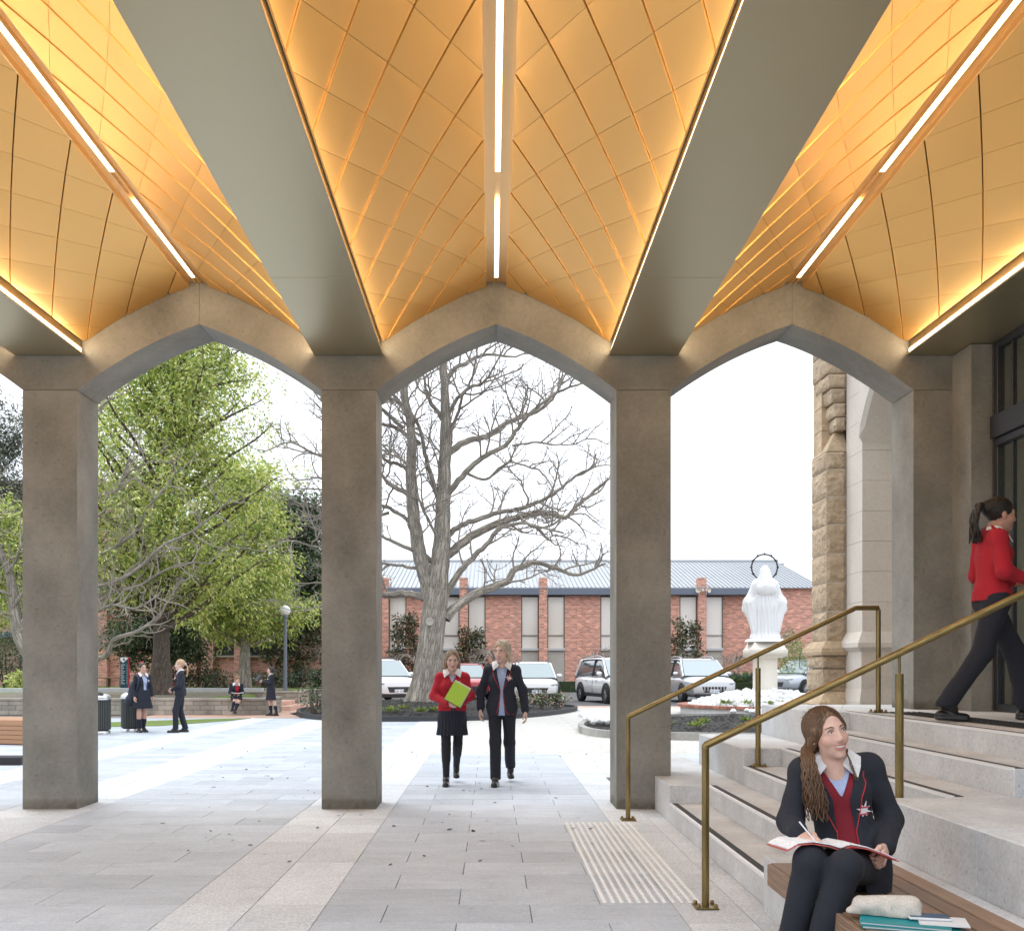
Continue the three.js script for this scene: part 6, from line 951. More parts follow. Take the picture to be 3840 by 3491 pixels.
  if (T.badge) { const [u, y, sz] = T.badge, p = frontPt(u * s, J.pelvis[1] + y * s, full, 0.003); const sp = []; for (let i = 0; i < 16; i++) { const a = i / 16 * 6.283 + 0.2, R = (i % 2 ? 0.36 : (i % 4 ? 0.8 : 1)) * sz; sp.push(new THREE.Vector2(Math.sin(a) * R, Math.cos(a) * R)); } const st = new THREE.ExtrudeGeometry(new THREE.Shape(sp), { depth: 0.003, bevelEnabled: false }), e = 0.01, nn = V(full(p.x + e, p.y, p.z) - full(p.x - e, p.y, p.z), full(p.x, p.y + e, p.z) - full(p.x, p.y - e, p.z), full(p.x, p.y, p.z + e) - full(p.x, p.y, p.z - e)).normalize(), qq = new THREE.Quaternion().setFromUnitVectors(V(0, 0, 1), nn); st.applyQuaternion(qq); st.translate(p.x, p.y, p.z); const bp = part(g, 'badge', clean(st), CL.badge, 'white star badge with red ribbons'); for (const dy of [0.33, -0.4]) { const rb = cbox(sz * 1.05, sz * 0.17, 0.003, 0.0008); rb.translate(0, dy * sz, 0.0035); rb.applyQuaternion(qq); rb.translate(p.x, p.y, p.z); part(bp, 'ribbon', rb, plain(0.55, 0.08, 0.12, 0.7)); } }
  /* legs */
  const B = o.bottom;
  if (B.skirt) { const y0 = J.waist[1] - 0.02 * s, y1 = J.pelvis[1] - B.skirt * s, c = o.seated ? null : J.pelvis; let f = blend([rc([c[0], y0, c[2]], [c[0], y1 - 0.1, c[2]], 0.13 * s, (B.flare ?? 0.25) * s, fl(0.78)), rc(off(J.pelvis, 0, 0), off(J.pelvis, 0, -0.1 * s), 0.165 * s, 0.175 * s, fl(0.78))], 0.04); f = both(warp(f, (x, y, z) => { const a = Math.atan2(x - c[0], z - c[2]); return 0.008 * s * Math.sin(a * (B.pleats ?? 22)) * sstep(y0, y1, y); }), Object.assign((x, y, z) => Math.max(y1 - y, y - y0), {})); part(g, 'skirt', nets(f, cell * 0.8), B.m); }
  if (B.trousers) { const k = B.k ?? 1, leg = q => [rc(J['hip' + q], J['kn' + q], 0.088 * s * k, 0.068 * s * k), rc(J['kn' + q], at3(J['kn' + q], J['an' + q], B.len ?? 1.0), 0.068 * s * k, 0.062 * s * k)]; let f = blend([...leg('R'), ...leg('L'), rc(J.waist, J.pelvis, 0.12 * s, 0.145 * s, fl(0.75)), rc(J.hipR, J.hipL, 0.1 * s, 0.1 * s)], 0.025 * s); f = warp(f, wr(0.005 * s, 12 / s)); const yA = ['R', 'L'].map(q => at3(J['kn' + q], J['an' + q], B.len ?? 1.0)); f = Object.assign(((F) => (x, y, z) => { let d = F(x, y, z); for (const a of yA) { const h = a[1] - 0.012 * s - y; if (Math.hypot(x - a[0], z - a[2]) < 0.12 * s) d = Math.max(d, h); } return d; })(f), { b: f.b }); part(g, 'trousers', nets(f, o.topCell ?? cell * 0.8), B.m); }
  if (B.tights) part(g, 'tights', nets(grow(blend([limb('hipR', 'knR', 0.074, 0.053), limb('knR', 'anR', 0.053, 0.036), limb('hipL', 'knL', 0.074, 0.053), limb('knL', 'anL', 0.053, 0.036), rc(at3(J.knR, J.anR, 0.15), at3(J.knR, J.anR, 0.45), 0.054 * s, 0.047 * s), rc(at3(J.knL, J.anL, 0.15), at3(J.knL, J.anL, 0.45), 0.054 * s, 0.047 * s)], 0.02), 0.003), cell * 0.8), CL.tights);
  if (B.socks) for (const q of ['R', 'L']) part(g, 'sock', nets(blend([rc(at3(J['kn' + q], J['an' + q], B.socks), at3(J['kn' + q], J['an' + q], 0.6), 0.056 * s, 0.05 * s), rc(at3(J['kn' + q], J['an' + q], 0.55), J['an' + q], 0.05 * s, 0.038 * s)], 0.02), cell * 0.7), CL.sock);
  if (!o.noshoes) for (const q of ['R', 'L']) { const a = J['an' + q], t = J['to' + q], lo = Math.min(a[1], t[1]) - 0.035 * s, d = U(t).sub(U(a)).setY(0).normalize(); const heel = [a[0] - d.x * 0.035 * s, (a[1] + lo) / 2 - 0.01, a[2] - d.z * 0.035 * s]; part(g, 'shoe', nets(blend([rc(heel, t, 0.04 * s, 0.036 * s, [0, 1, 0, 0.85]), rc(a, at3(a, t, 0.35), 0.042 * s, 0.04 * s), rc([heel[0], heel[1] - 0.025 * s, heel[2]], [t[0], t[1] - 0.016 * s, t[2]], 0.042 * s, 0.04 * s, [0, 1, 0, 0.35])], 0.015 * s), cell * 0.6), CL.shoe); }
  return { g, J, s, HM, full, frontPt, outer };
}
const noiseStrand = (pts, r, wob, n = 14) => { const sm = smooth(pts, n), ph = rr(0, 6), f = rr(0.8, 1.3); sm.forEach((p, i) => { const t = i / n; p.x += wob * t * Math.sin(i * f + ph); p.z += wob * t * Math.cos(i * f * 0.9 + ph); }); return tube(sm, sm.map((_, i) => r * (1 - 0.55 * (i / n) ** 2)), 5); };
const star = [0.085, 0.35];

reseed(201);
/* girl in red sweater with a green folder */
{
  const H = 1.56;
  const p = person('girl in red sweater and dark skirt walking with a green folder', { H, pos: [-0.454, 0, -11.8], turn: 0.06, cell: 0.011, headCell: 0.0036, handCell: 0.005, look: [0.16, 0.05, 0], gaze: [0, -0.3], tone: [0.62, 0.41, 0.33],
    J: { elR: [-0.225, 1.09, 0.02], wrR: [-0.06, 1.0, 0.2], elL: [0.225, 1.09, 0.0], wrL: [0.07, 0.985, 0.2], knR: [-0.075, 0.5, 0.05], anR: [-0.075, 0.085, 0.1], toR: [-0.085, 0.03, 0.25], knL: [0.07, 0.5, -0.04], anL: [0.06, 0.19, -0.34], toL: [0.06, 0.08, -0.25], pelvis: [0, 0.93, 0] },
    hands: { R: { dir: [0.9, 0.1, 0.15], palm: [0, 0.3, -1], thumb: -1, curl: 0.55 }, L: { dir: [-0.8, 0.25, 0.3], palm: [0, 0.2, -1], thumb: 1, curl: 0.6 } },
    hair: { m: hairMat(0.34, 0.23, 0.14), comb: { n: 110, to: [0, -0.1, -0.11], r: 0.0028 }, extra: [rc([-0.07, 0.0, -0.03], [-0.085, -0.2, -0.02], 0.03, 0.02), rc([0.07, 0.0, -0.03], [0.08, -0.2, -0.03], 0.03, 0.02), rc([0, 0.0, -0.08], [0, -0.24, -0.09], 0.06, 0.05)], rough: 0.004 },
    top: { name: 'sweater', m: CL.red, hem: 0.02, vneck: 0.13, inner: CL.sky, collar: CL.white, badge: [0.085, 0.31, 0.04], r: 1.05, a0: 0.057, a1: 0.054, a2: 0.042 }, bottom: { skirt: 0.32, m: CL.navy, tights: true, flare: 0.21 } });
  const f = thing('green_folder', 'lime green folder held by the girl in red sweater', 'folder', null, [-0.385, 1.06, -11.53], 0.1); f.rotation.z = -0.5; f.rotation.x = -0.25;
  part(f, 'cover', cbox(0.2, 0.24, 0.012, 0.002), plain(0.38, 0.58, 0.05, 0.6)); part(f, 'pages', mv(cbox(0.205, 0.25, 0.02, 0.002), 0.004, 0.012, -0.017), CL.white); part(f, 'back_cover', mv(cbox(0.22, 0.26, 0.006, 0.001), 0.004, 0.008, -0.031), plain(0.05, 0.05, 0.055, 0.5));
}
/* girl in blazer walking */
{
  person('blonde girl in navy blazer and trousers walking beside the red sweater girl', { H: 1.665, pos: [0.125, 0, -11.8], turn: -0.04, cell: 0.011, headCell: 0.0036, handCell: 0.005, look: [0.03, -0.45, -0.04], gaze: [-0.4, 0], smile: true, tone: [0.66, 0.43, 0.34],
    J: { elR: [-0.24, 1.09, -0.05], wrR: [-0.25, 0.87, -0.0], elL: [0.24, 1.09, 0.0], wrL: [0.27, 0.85, 0.06], knR: [-0.075, 0.5, 0.06], anR: [-0.07, 0.085, 0.12], toR: [-0.08, 0.03, 0.27], knL: [0.085, 0.48, -0.06], anL: [0.09, 0.17, -0.36], toL: [0.1, 0.07, -0.25] },
    hair: { m: hairMat(0.66, 0.53, 0.38), comb: { n: 110, to: [0.02, -0.05, -0.1], r: 0.0028 }, extra: [rc([0.06, -0.02, -0.06], [0.085, -0.17, -0.05], 0.025, 0.016), el([0, 0.05, -0.02], [0.083, 0.082, 0.098]), el([0, 0.0, -0.09], [0.05, 0.05, 0.05])], rough: 0.005 },
    top: { name: 'blazer', m: CL.navy, hem: 0.13, open: { c: 0, w: y => y < 0.16 ? 0.014 + 0.12 * Math.max(0, 0.08 - y) : 0.014 + (y - 0.16) * 0.2 }, lapel: [0.16, 0.4, 0.05], inner: CL.sky, collar: CL.white, badge: [0.085, 0.3, 0.045], r: 1.03, a0: 0.056, a1: 0.05, a2: 0.042, piping: [[[-0.016, 0.16], [-0.02, 0.1], [-0.035, -0.02], [-0.06, -0.11]], [[0.016, 0.16], [0.02, 0.1], [0.035, -0.02], [0.07, -0.11], [0.14, -0.12]]] },
    bottom: { trousers: true, m: CL.black, k: 0.95 } });
}
/* pair chatting by the bins */
{
  const a = person('dark haired girl in blazer and skirt with a backpack by the bins', { H: 1.44, pos: [-7.24, 0, -21.07], turn: 0.75, cell: 0.014, headCell: 0.007, handCell: 0.008, look: [0.02, -0.05, 0], smile: true, tone: [0.56, 0.34, 0.25], J: { anL: [0.08, 0.085, -0.12], knL: [0.08, 0.49, -0.06], toL: [0.09, 0.03, 0.03] },
    hair: { m: hairMat(0.03, 0.02, 0.016), extra: [el([0, 0.02, -0.1], [0.05, 0.06, 0.05])], tie: { geo: merge([ball(0.022, -0.02, 0.12, -0.06, 8), ball(0.022, 0.02, 0.125, -0.06, 8)]), m: plain(0.5, 0.02, 0.03) } },
    top: { name: 'blazer', m: CL.navy, hem: 0.08, open: { c: 0.02, w: y => 0.035 + Math.max(0, y - 0.2) * 0.15 }, inner: CL.sky, collar: CL.white, badge: [0.1, 0.3, 0.03] }, bottom: { skirt: 0.36, m: CL.navy, socks: 0.45, flare: 0.27 } });
  const b = thing('backpack', 'dark navy school backpack hanging from the girl by the bins', 'backpack', null, [-7.24, 0, -21.07], 0.75), m = plain(0.016, 0.022, 0.04, 0.6);
  part(b, 'bag', nets(warp(blend([rc([-0.05, 0.95, -0.24], [-0.05, 0.68, -0.27], 0.13, 0.15, [0, 0, 1, 0.75]), rc([-0.12, 0.66, -0.3], [0.02, 0.66, -0.3], 0.12, 0.12)], 0.05), (x, y, z) => 0.008 * (n3(x * 18, y * 18, z * 18) - 0.5)), 0.014), m); part(b, 'pocket', nets(blend([rc([-0.12, 0.66, -0.4], [0.02, 0.66, -0.4], 0.08, 0.08), rc([-0.12, 0.74, -0.39], [0.02, 0.74, -0.39], 0.06, 0.06)], 0.04), 0.014), m); part(b, 'strap', tube(smooth([V(-0.1, 1.08, -0.2), V(-0.13, 1.19, -0.03), V(-0.13, 1.1, 0.11), V(-0.15, 0.85, 0.02), V(-0.13, 0.7, -0.2)], 20), 0.018, 6), m); part(b, 'emblem', mv(cbox(0.07, 0.035, 0.006, 0.001), -0.05, 0.66, -0.482), CL.badge);
  reseed(205); const tail = []; for (let i = 0; i < 16; i++) tail.push(noiseStrand([V(rr(-0.02, 0.02), 0.02, -0.1), V(rr(-0.03, 0.03), -0.02, -0.155), V(rr(-0.045, 0.045), -0.12, -0.165), V(rr(-0.04, 0.04), -0.25, -0.15)], 0.012, 0.012));
  person('blonde girl with ponytail in blazer and trousers facing the backpack girl', { H: 1.51, pos: [-6.45, 0, -21.07], turn: -1.35, cell: 0.014, headCell: 0.007, handCell: 0.008, smile: true, tone: [0.68, 0.46, 0.38], J: { elR: [-0.21, 1.08, 0.02], wrR: [-0.05, 0.98, 0.17], elL: [0.21, 1.08, 0.02], wrL: [0.04, 0.96, 0.18], knL: [0.09, 0.5, 0.1], anL: [0.09, 0.085, 0.1], toL: [0.1, 0.03, 0.25], anR: [-0.09, 0.085, -0.1], toR: [-0.1, 0.03, 0.05] },
    hair: { m: hairMat(0.62, 0.4, 0.22), strands: tail, extra: [el([0, 0.03, -0.09], [0.04, 0.04, 0.04])], tie: { geo: ball(0.032, 0, 0.02, -0.115, 8), m: plain(0.5, 0.4, 0.5) } }, top: { name: 'blazer', m: CL.navy, hem: 0.1, collar: CL.white, inner: CL.sky, open: { c: 0, w: y => 0.012 + Math.max(0, y - 0.2) * 0.2 }, badge: [0.09, 0.3, 0.04], piping: [[[0.1, 0.42], [0.07, 0.3], [0.02, 0.2], [0.02, 0.05], [0.06, -0.09]]] }, bottom: { trousers: true, m: CL.black } });
}
/* pair at the block wall */
{
  const y = 0.466;
  person('girl in blazer and red sweater sitting on the block wall reading', { H: 1.45, pos: [-7.12, 0, -28.35], turn: 0.25, cell: 0.016, headCell: 0.009, handCell: 0.009, seated: true, look: [0.6, 0.3, 0], noface: true, tone: [0.66, 0.44, 0.35],
    J: PL({ head: [0.03, 1.13, 0.16], neck: [0, 1.0, 0.07], chest: [0, 0.86, 0.0], waist: [0, 0.7, -0.06], pelvis: [0, 0.6, -0.1], shR: [-0.15, 0.96, 0.04], shL: [0.15, 0.96, 0.04], elR: [-0.2, 0.74, 0.04], elL: [0.2, 0.74, 0.04], wrR: [-0.08, 0.65, 0.22], wrL: [0.1, 0.65, 0.22], hipR: [-0.08, 0.58, -0.1], hipL: [0.08, 0.58, -0.1], knR: [-0.03, 0.58, 0.28], knL: [0.1, 0.56, 0.28], anR: [-0.12, 0.24, 0.3], anL: [-0.04, 0.16, 0.36], toR: [-0.16, 0.17, 0.4], toL: [-0.08, 0.1, 0.48] }, 1),
    hair: { m: hairMat(0.3, 0.15, 0.07), extra: [el([0, 0.09, -0.06], [0.045, 0.045, 0.045])] }, top: { name: 'blazer', m: CL.navy, hem: 0.05, open: { c: 0.02, w: y => 0.05 }, inner: CL.red, innerName: 'sweater', collar: CL.white }, bottom: { trousers: true, len: 0.12, k: 1.1, m: CL.navy, socks: 0.12 } });
  const bk = thing('open_book', 'open book on the lap of the girl on the block wall', 'book', null, [-7.02, 0.63, -28.1], 0.25); for (const s of [-1, 1]) { const g = cbox(0.17, 0.012, 0.22, 0.002); g.rotateZ(s * 0.12); g.translate(s * 0.085, 0, 0); part(bk, 'page', g, CL.white); }
  const pp = thing('paper_sheets', 'loose white papers on the block wall beside the reading girl', 'papers', null, [-6.72, 0.468, -28.75], 0); for (const [x, z, a] of [[0, 0, 0.2], [0.28, 0.02, -0.3], [-0.2, 0.05, 0.5]]) { const g = cbox(0.21, 0.012, 0.15, 0.001); g.rotateY(a); part(pp, 'sheet', mv(g, x, 0.007 + Math.abs(x) * 0.0, z), CL.white); }
  person('curly dark haired girl standing at the block wall holding up a book', { H: 1.36, pos: [-6.1, 0, -28.1], turn: -1.25, cell: 0.016, headCell: 0.009, handCell: 0.009, tone: [0.66, 0.44, 0.36], J: { elR: [-0.2, 1.1, 0.06], wrR: [-0.1, 1.16, 0.27], elL: [0.2, 1.1, 0.06], wrL: [0.06, 1.14, 0.28], anL: [0.09, 0.085, -0.18], knL: [0.09, 0.49, -0.1], toL: [0.1, 0.03, -0.05] },
    hair: { m: hairMat(0.05, 0.032, 0.025), extra: [el([0, 0.0, -0.05], [0.1, 0.1, 0.09]), el([0, -0.07, -0.06], [0.085, 0.06, 0.06])], wave: 0.035 }, top: { name: 'blazer', m: CL.navy, hem: 0.1, collar: CL.white, badge: [0.09, 0.3, 0.04] }, bottom: { skirt: 0.4, m: CL.navy, socks: 0.4, flare: 0.25 } });
  const b2 = thing('open_book', 'open book held up by the curly haired girl', 'book', null, [-6.43, 1.06, -28.0], -1.25); b2.rotation.x = 0; for (const s of [-1, 1]) { const g = cbox(0.13, 0.19, 0.012, 0.002); g.rotateY(s * 0.5); g.translate(s * 0.06, 0, 0); g.rotateX(-0.7); part(b2, 'page', g, s < 0 ? CL.white : plain(0.05, 0.05, 0.06)); }
}
/* girl striding across the landing */
{
  reseed(211); const tail = []; for (let i = 0; i < 22; i++) tail.push(noiseStrand([V(rr(-0.02, 0.02), 0.05, -0.1), V(rr(-0.03, 0.03), 0.05 + rr(-0.02, 0.02), -0.15), V(rr(-0.05, 0.05), -0.04, -0.18), V(rr(-0.06, 0.06), -0.2, -0.16 + rr(-0.03, 0.03))], 0.012, 0.012));
  person('dark haired girl in red sweater striding across the landing', { H: 1.72, pos: [3.80, 0.962, -7.7], turn: 1.5, cell: 0.011, headCell: 0.0036, handCell: 0.006, look: [0.05, 0.08, 0], tone: [0.5, 0.28, 0.2],
    J: { head: [0, 1.5, 0.06], neck: [0, 1.36, 0.0], elR: [-0.22, 1.07, 0.0], wrR: [-0.16, 1.0, 0.22], elL: [0.22, 1.08, -0.02], wrL: [0.14, 1.02, 0.2], pelvis: [0, 0.9, 0], hipR: [-0.085, 0.87, 0], hipL: [0.085, 0.87, 0], knR: [-0.09, 0.5, -0.1], anR: [-0.09, 0.12, -0.36], toR: [-0.1, 0.03, -0.23], knL: [0.09, 0.5, 0.2], anL: [0.09, 0.1, 0.28], toL: [0.1, 0.04, 0.43] },
    hands: { R: { dir: [0.2, 0.1, 0.9], palm: [1, 0, 0], curl: 0.5 }, L: { dir: [-0.2, 0.1, 0.9], palm: [-1, 0, 0], curl: 0.5 } },
    hair: { m: hairMat(0.022, 0.016, 0.014), strands: tail, comb: { n: 110, to: [0, 0.04, -0.1], r: 0.0026 }, extra: [el([0, 0.045, -0.09], [0.05, 0.045, 0.045])] }, top: { name: 'sweater', m: CL.red, hem: 0.03, collar: CL.white, a0: 0.058, a1: 0.055, r: 1.04 }, bottom: { trousers: true, m: CL.black, k: 1.06 } });
  const b = thing('red_ball', 'orange red ball with white and purple stripes carried by the striding girl', 'ball', null, [4.16, 2.06, -7.68]); part(b, 'sphere', ball(0.125, 0, 0, 0, 28), plain(0.6, 0.06, 0.03, 0.5)); for (const [a, c] of [[0.3, MT.white], [-0.25, plain(0.16, 0.05, 0.3)]]) { const t = clean(new THREE.TorusGeometry(0.122, 0.006, 6, 40)); t.rotateX(Math.PI / 2 + a); part(b, 'stripe', t, c); }
}

/* girl seated on the bench */
{
  reseed(221);
  const J = { head: [1.556, 1.068, -4.70], neck: [1.602, 0.94, -4.75], chest: [1.615, 0.785, -4.73], waist: [1.64, 0.60, -4.69], pelvis: [1.665, 0.475, -4.65], shR: [1.446, 0.892, -4.71], shL: [1.775, 0.905, -4.77], elR: [1.375, 0.665, -4.66], wrR: [1.352, 0.635, -4.47], elL: [1.862, 0.66, -4.74], wrL: [1.738, 0.578, -4.475], hipR: [1.585, 0.455, -4.62], hipL: [1.735, 0.455, -4.66], knR: [1.362, 0.545, -4.33], knL: [1.482, 0.54, -4.25], anR: [1.285, 0.10, -4.42], anL: [1.36, 0.10, -4.30], toR: [1.24, 0.035, -4.27], toL: [1.315, 0.035, -4.15] };
  const hairM = hairMat(0.2, 0.105, 0.052), fw = V(-0.22, 0.0, 0.975).normalize().toArray();
  const p = person('smiling girl in navy blazer seated on the timber bench with an open book', { world: true, s: 1.0, J, fw, seated: true, cell: 0.008, topCell: 0.0065, headCell: 0.0028, handCell: 0.0032, headScale: 1.04, look: [-0.13, 0.22, 0.18], gaze: [0.5, 0.12], smile: true, tone: [0.66, 0.42, 0.33], pipeR: 0.0028,
    hands: { R: { dir: [0.25, -0.12, 0.9], palm: [0.5, -0.8, -0.1], thumb: 1, curls: [0.5, 0.75, 0.9, 1.0], curl: 0.5 }, L: { dir: [-0.35, -0.45, 0.6], palm: [-0.85, 0.0, -0.45], thumb: -1, curl: 0.85 } },
    hair: { m: hairM, cell: 0.003, comb: { n: 220, to: [-0.03, -0.06, -0.1], r: 0.0019 }, extra: [el([0, 0.03, -0.03], [0.08, 0.086, 0.098]), el([-0.03, -0.06, -0.085], [0.05, 0.05, 0.035]), rc([-0.065, 0.02, 0.02], [-0.072, -0.05, -0.04], 0.022, 0.02), rc([0.065, 0.02, 0.02], [0.07, -0.04, -0.04], 0.022, 0.02)], rough: 0.0025, face: 1.03 },
    top: { name: 'blazer', m: CL.black, hem: 0.1, r: 0.97, a0: 0.059, a1: 0.056, a2: 0.046, open: { c: -0.005, w: y => y < 0.12 ? 0.04 : y < 0.3 ? 0.04 - 0.02 * (y - 0.12) : 0.037 + (y - 0.3) * 0.4 }, inner: CL.sky, vest: 0.16, vestM: CL.maroon, collar: CL.white, badge: [0.088, 0.25, 0.044],
      lapel: [0.15, 0.4, 0.062], piping: [[[-0.05, 0.02], [-0.049, 0.1], [-0.044, 0.16]], [[0.038, 0.16], [0.039, 0.1], [0.045, 0.03], [0.07, -0.03]]] },
    bottom: { trousers: true, m: CL.black, len: 0.84, k: 0.98, socks: 0.6 } });
  const S = []; // long wavy ponytail over her right shoulder
  for (let i = 0; i < 95; i++) { const a = rr(-1, 1), b = rr(-1, 1), L = rr(0.55, 1); S.push(clean(noiseStrand([V(1.505 + 0.012 * a, 1.03 + 0.015 * b, -4.765), V(1.474 + 0.02 * a, 0.995, -4.725 + 0.02 * b), V(1.455 + 0.026 * a, 0.945, -4.648 + 0.014 * b), V(1.458 + 0.036 * a, 0.945 - 0.12 * L, -4.607 + 0.02 * b), V(1.478 + 0.045 * a, 0.945 - 0.27 * L, -4.592 + 0.02 * b)], 0.005, 0.009, 28))); }
  for (let i = 0; i < 10; i++) S.push(clean(noiseStrand([V(1.62 + rr(-0.004, 0.004), 1.03, -4.68), V(1.637, 0.97, -4.66), V(1.648 + rr(-0.006, 0.006), 0.92, -4.635), V(1.655 + rr(-0.01, 0.01), 0.86, -4.615)], 0.0016, 0.005, 14)));
  part(p.g, 'ponytail', merge(S), hairM);
  part(p.g, 'ring', (() => { const t = clean(new THREE.TorusGeometry(0.009, 0.0013, 6, 16)); t.rotateX(1.2); t.translate(1.372, 0.612, -4.385); return t; })(), MT.steel);
  const bk = thing('open_book', 'open exercise book with red cover on the knees of the seated girl', 'book');
  const page = (pts, w, m, y, n) => { const P = []; for (let i = 0; i + 1 < pts.length; i++) { const a = pts[i], b = pts[i + 1], dn = [0.03, 0.01, w], q = (p_, t, h) => [p_[0] + dn[0] * t, p_[1] + dn[1] * t + h, p_[2] + w * t]; for (const h of [y, y - 0.004]) { P.push(...q(a, 0, h), ...q(a, 1, h), ...q(b, 1, h), ...q(a, 0, h), ...q(b, 1, h), ...q(b, 0, h)); } P.push(...q(a, 1, y), ...q(a, 1, y - 0.004), ...q(b, 1, y - 0.004), ...q(a, 1, y), ...q(b, 1, y - 0.004), ...q(b, 1, y)); } part(bk, n, uvm(fromTris(P)), m); };
  const L = [[1.225, 0.592, -4.5], [1.27, 0.617, -4.5], [1.33, 0.623, -4.5], [1.4, 0.612, -4.5], [1.445, 0.598, -4.5]], R = [[1.447, 0.598, -4.5], [1.49, 0.612, -4.5], [1.56, 0.6, -4.5], [1.63, 0.575, -4.5], [1.69, 0.548, -4.5]];
  const paper = tmat(texture(256, [0.22, 0.3], (u, v) => { const l = (v * 22) % 1, t = l > 0.3 && l < 0.55 && hash2(Math.floor(u * 40), Math.floor(v * 22), 4) > 0.35 && u > 0.1 && u < 0.9; const m = t ? 0.45 : 0.8; return [m, m, m * 1.02, 0.5]; }), 0, { roughness: 0.8 });
  page(L, 0.21, paper, 0.006, 'page'); page(R, 0.21, paper, 0.006, 'page'); page(L.map(p => [p[0] - 0.004, p[1] - 0.006, p[2] - 0.004]), 0.218, plain(0.6, 0.12, 0.1, 0.5), 0.004, 'cover'); page(R.map(p => [p[0] + 0.004, p[1] - 0.006, p[2] - 0.004]), 0.218, plain(0.6, 0.12, 0.1, 0.5), 0.004, 'cover');
  const pen = thing('pen', 'pen in the right hand of the seated girl', 'pen'); part(pen, 'barrel', tube([V(1.345, 0.70, -4.43), V(1.405, 0.612, -4.365)], 0.004, 8), MT.steel);
}
/* ---------- cars ---------- */
function loft(secs) { // secs: rings of equal length, closed loops -> skin with end caps
  const P = [], n = secs[0].length, q = (a, b, c, d) => P.push(...a, ...b, ...c, ...a, ...c, ...d); for (let i = 0; i + 1 < secs.length; i++) for (let k = 0; k < n; k++) { const l = (k + 1) % n; q(secs[i][k], secs[i][l], secs[i + 1][l], secs[i + 1][k]); }
  for (const [r, f] of [[secs[0], 0], [secs[secs.length - 1], 1]]) for (let k = 1; k + 1 < n; k++) f ? P.push(...r[0], ...r[k], ...r[k + 1]) : P.push(...r[0], ...r[k + 1], ...r[k]);
  return toCreasedNormals(mergeVertices(fromTris(P).deleteAttribute('normal').deleteAttribute('uv'), 1e-4).toNonIndexed(), 0.6);
}
const ringAt = (z, w, y0, y1, e = 5, n = 28) => Array.from({ length: n }, (_, k) => { const a = k / n * Math.PI * 2, c = Math.cos(a), s = Math.sin(a), u = Math.sign(c) * Math.abs(c) ** (2 / e), v = Math.sign(s) * Math.abs(s) ** (2 / e); return [u * w, (y0 + y1) / 2 + v * (y1 - y0) / 2, z]; });
const carGlass = new THREE.MeshPhysicalMaterial({ color: lin(0.06, 0.075, 0.08), roughness: 0.03, clearcoat: 1, clearcoatRoughness: 0.02 }), windscreen = new THREE.MeshPhysicalMaterial({ color: lin(0.3, 0.36, 0.37), roughness: 0.03, clearcoat: 1 });  // pale windscreen colour stands in for sky reflected in the glass
const tyreG = (() => { const g = lathe([[0.2, -0.1], [0.31, -0.11], [0.345, -0.08], [0.35, 0], [0.345, 0.08], [0.31, 0.11], [0.2, 0.1]], 28); g.rotateZ(Math.PI / 2); return g; })();
const rimG = (() => { const G = [lathe([[0.215, -0.08], [0.2, 0.085], [0.19, 0.07], [0.19, -0.08]], 24), cyl(0.055, 0.05, 0.03, 12, 0, 0.05, 0)]; for (let i = 0; i < 10; i++) { const b = mv(cbox(0.028, 0.025, 0.17, 0.004), 0, 0.065, 0.115); b.rotateY(i / 10 * 6.283); G.push(clean(b)); } const g = merge(G); g.rotateZ(-Math.PI / 2); return g; })();
const rimM = plain(0.5, 0.5, 0.5, 0.3, { metalness: 0.9 }), lampM = plain(0.3, 0.32, 0.34, 0.08), rearM = plain(0.4, 0.02, 0.02, 0.2);
function plateTex(txt) { const c = document.createElement('canvas'); c.width = 256; c.height = 96; const x = c.getContext('2d'); x.fillStyle = '#e8ecee'; x.fillRect(0, 0, 256, 96); x.strokeStyle = '#445'; x.lineWidth = 4; x.strokeRect(3, 3, 250, 90); x.fillStyle = '#29407a'; x.font = 'bold 66px sans-serif'; x.textAlign = 'center'; x.textBaseline = 'middle'; x.fillText(txt, 128, 50); const t = new THREE.CanvasTexture(c); t.colorSpace = THREE.SRGBColorSpace; return mat({ map: t, roughness: 0.5 }); }
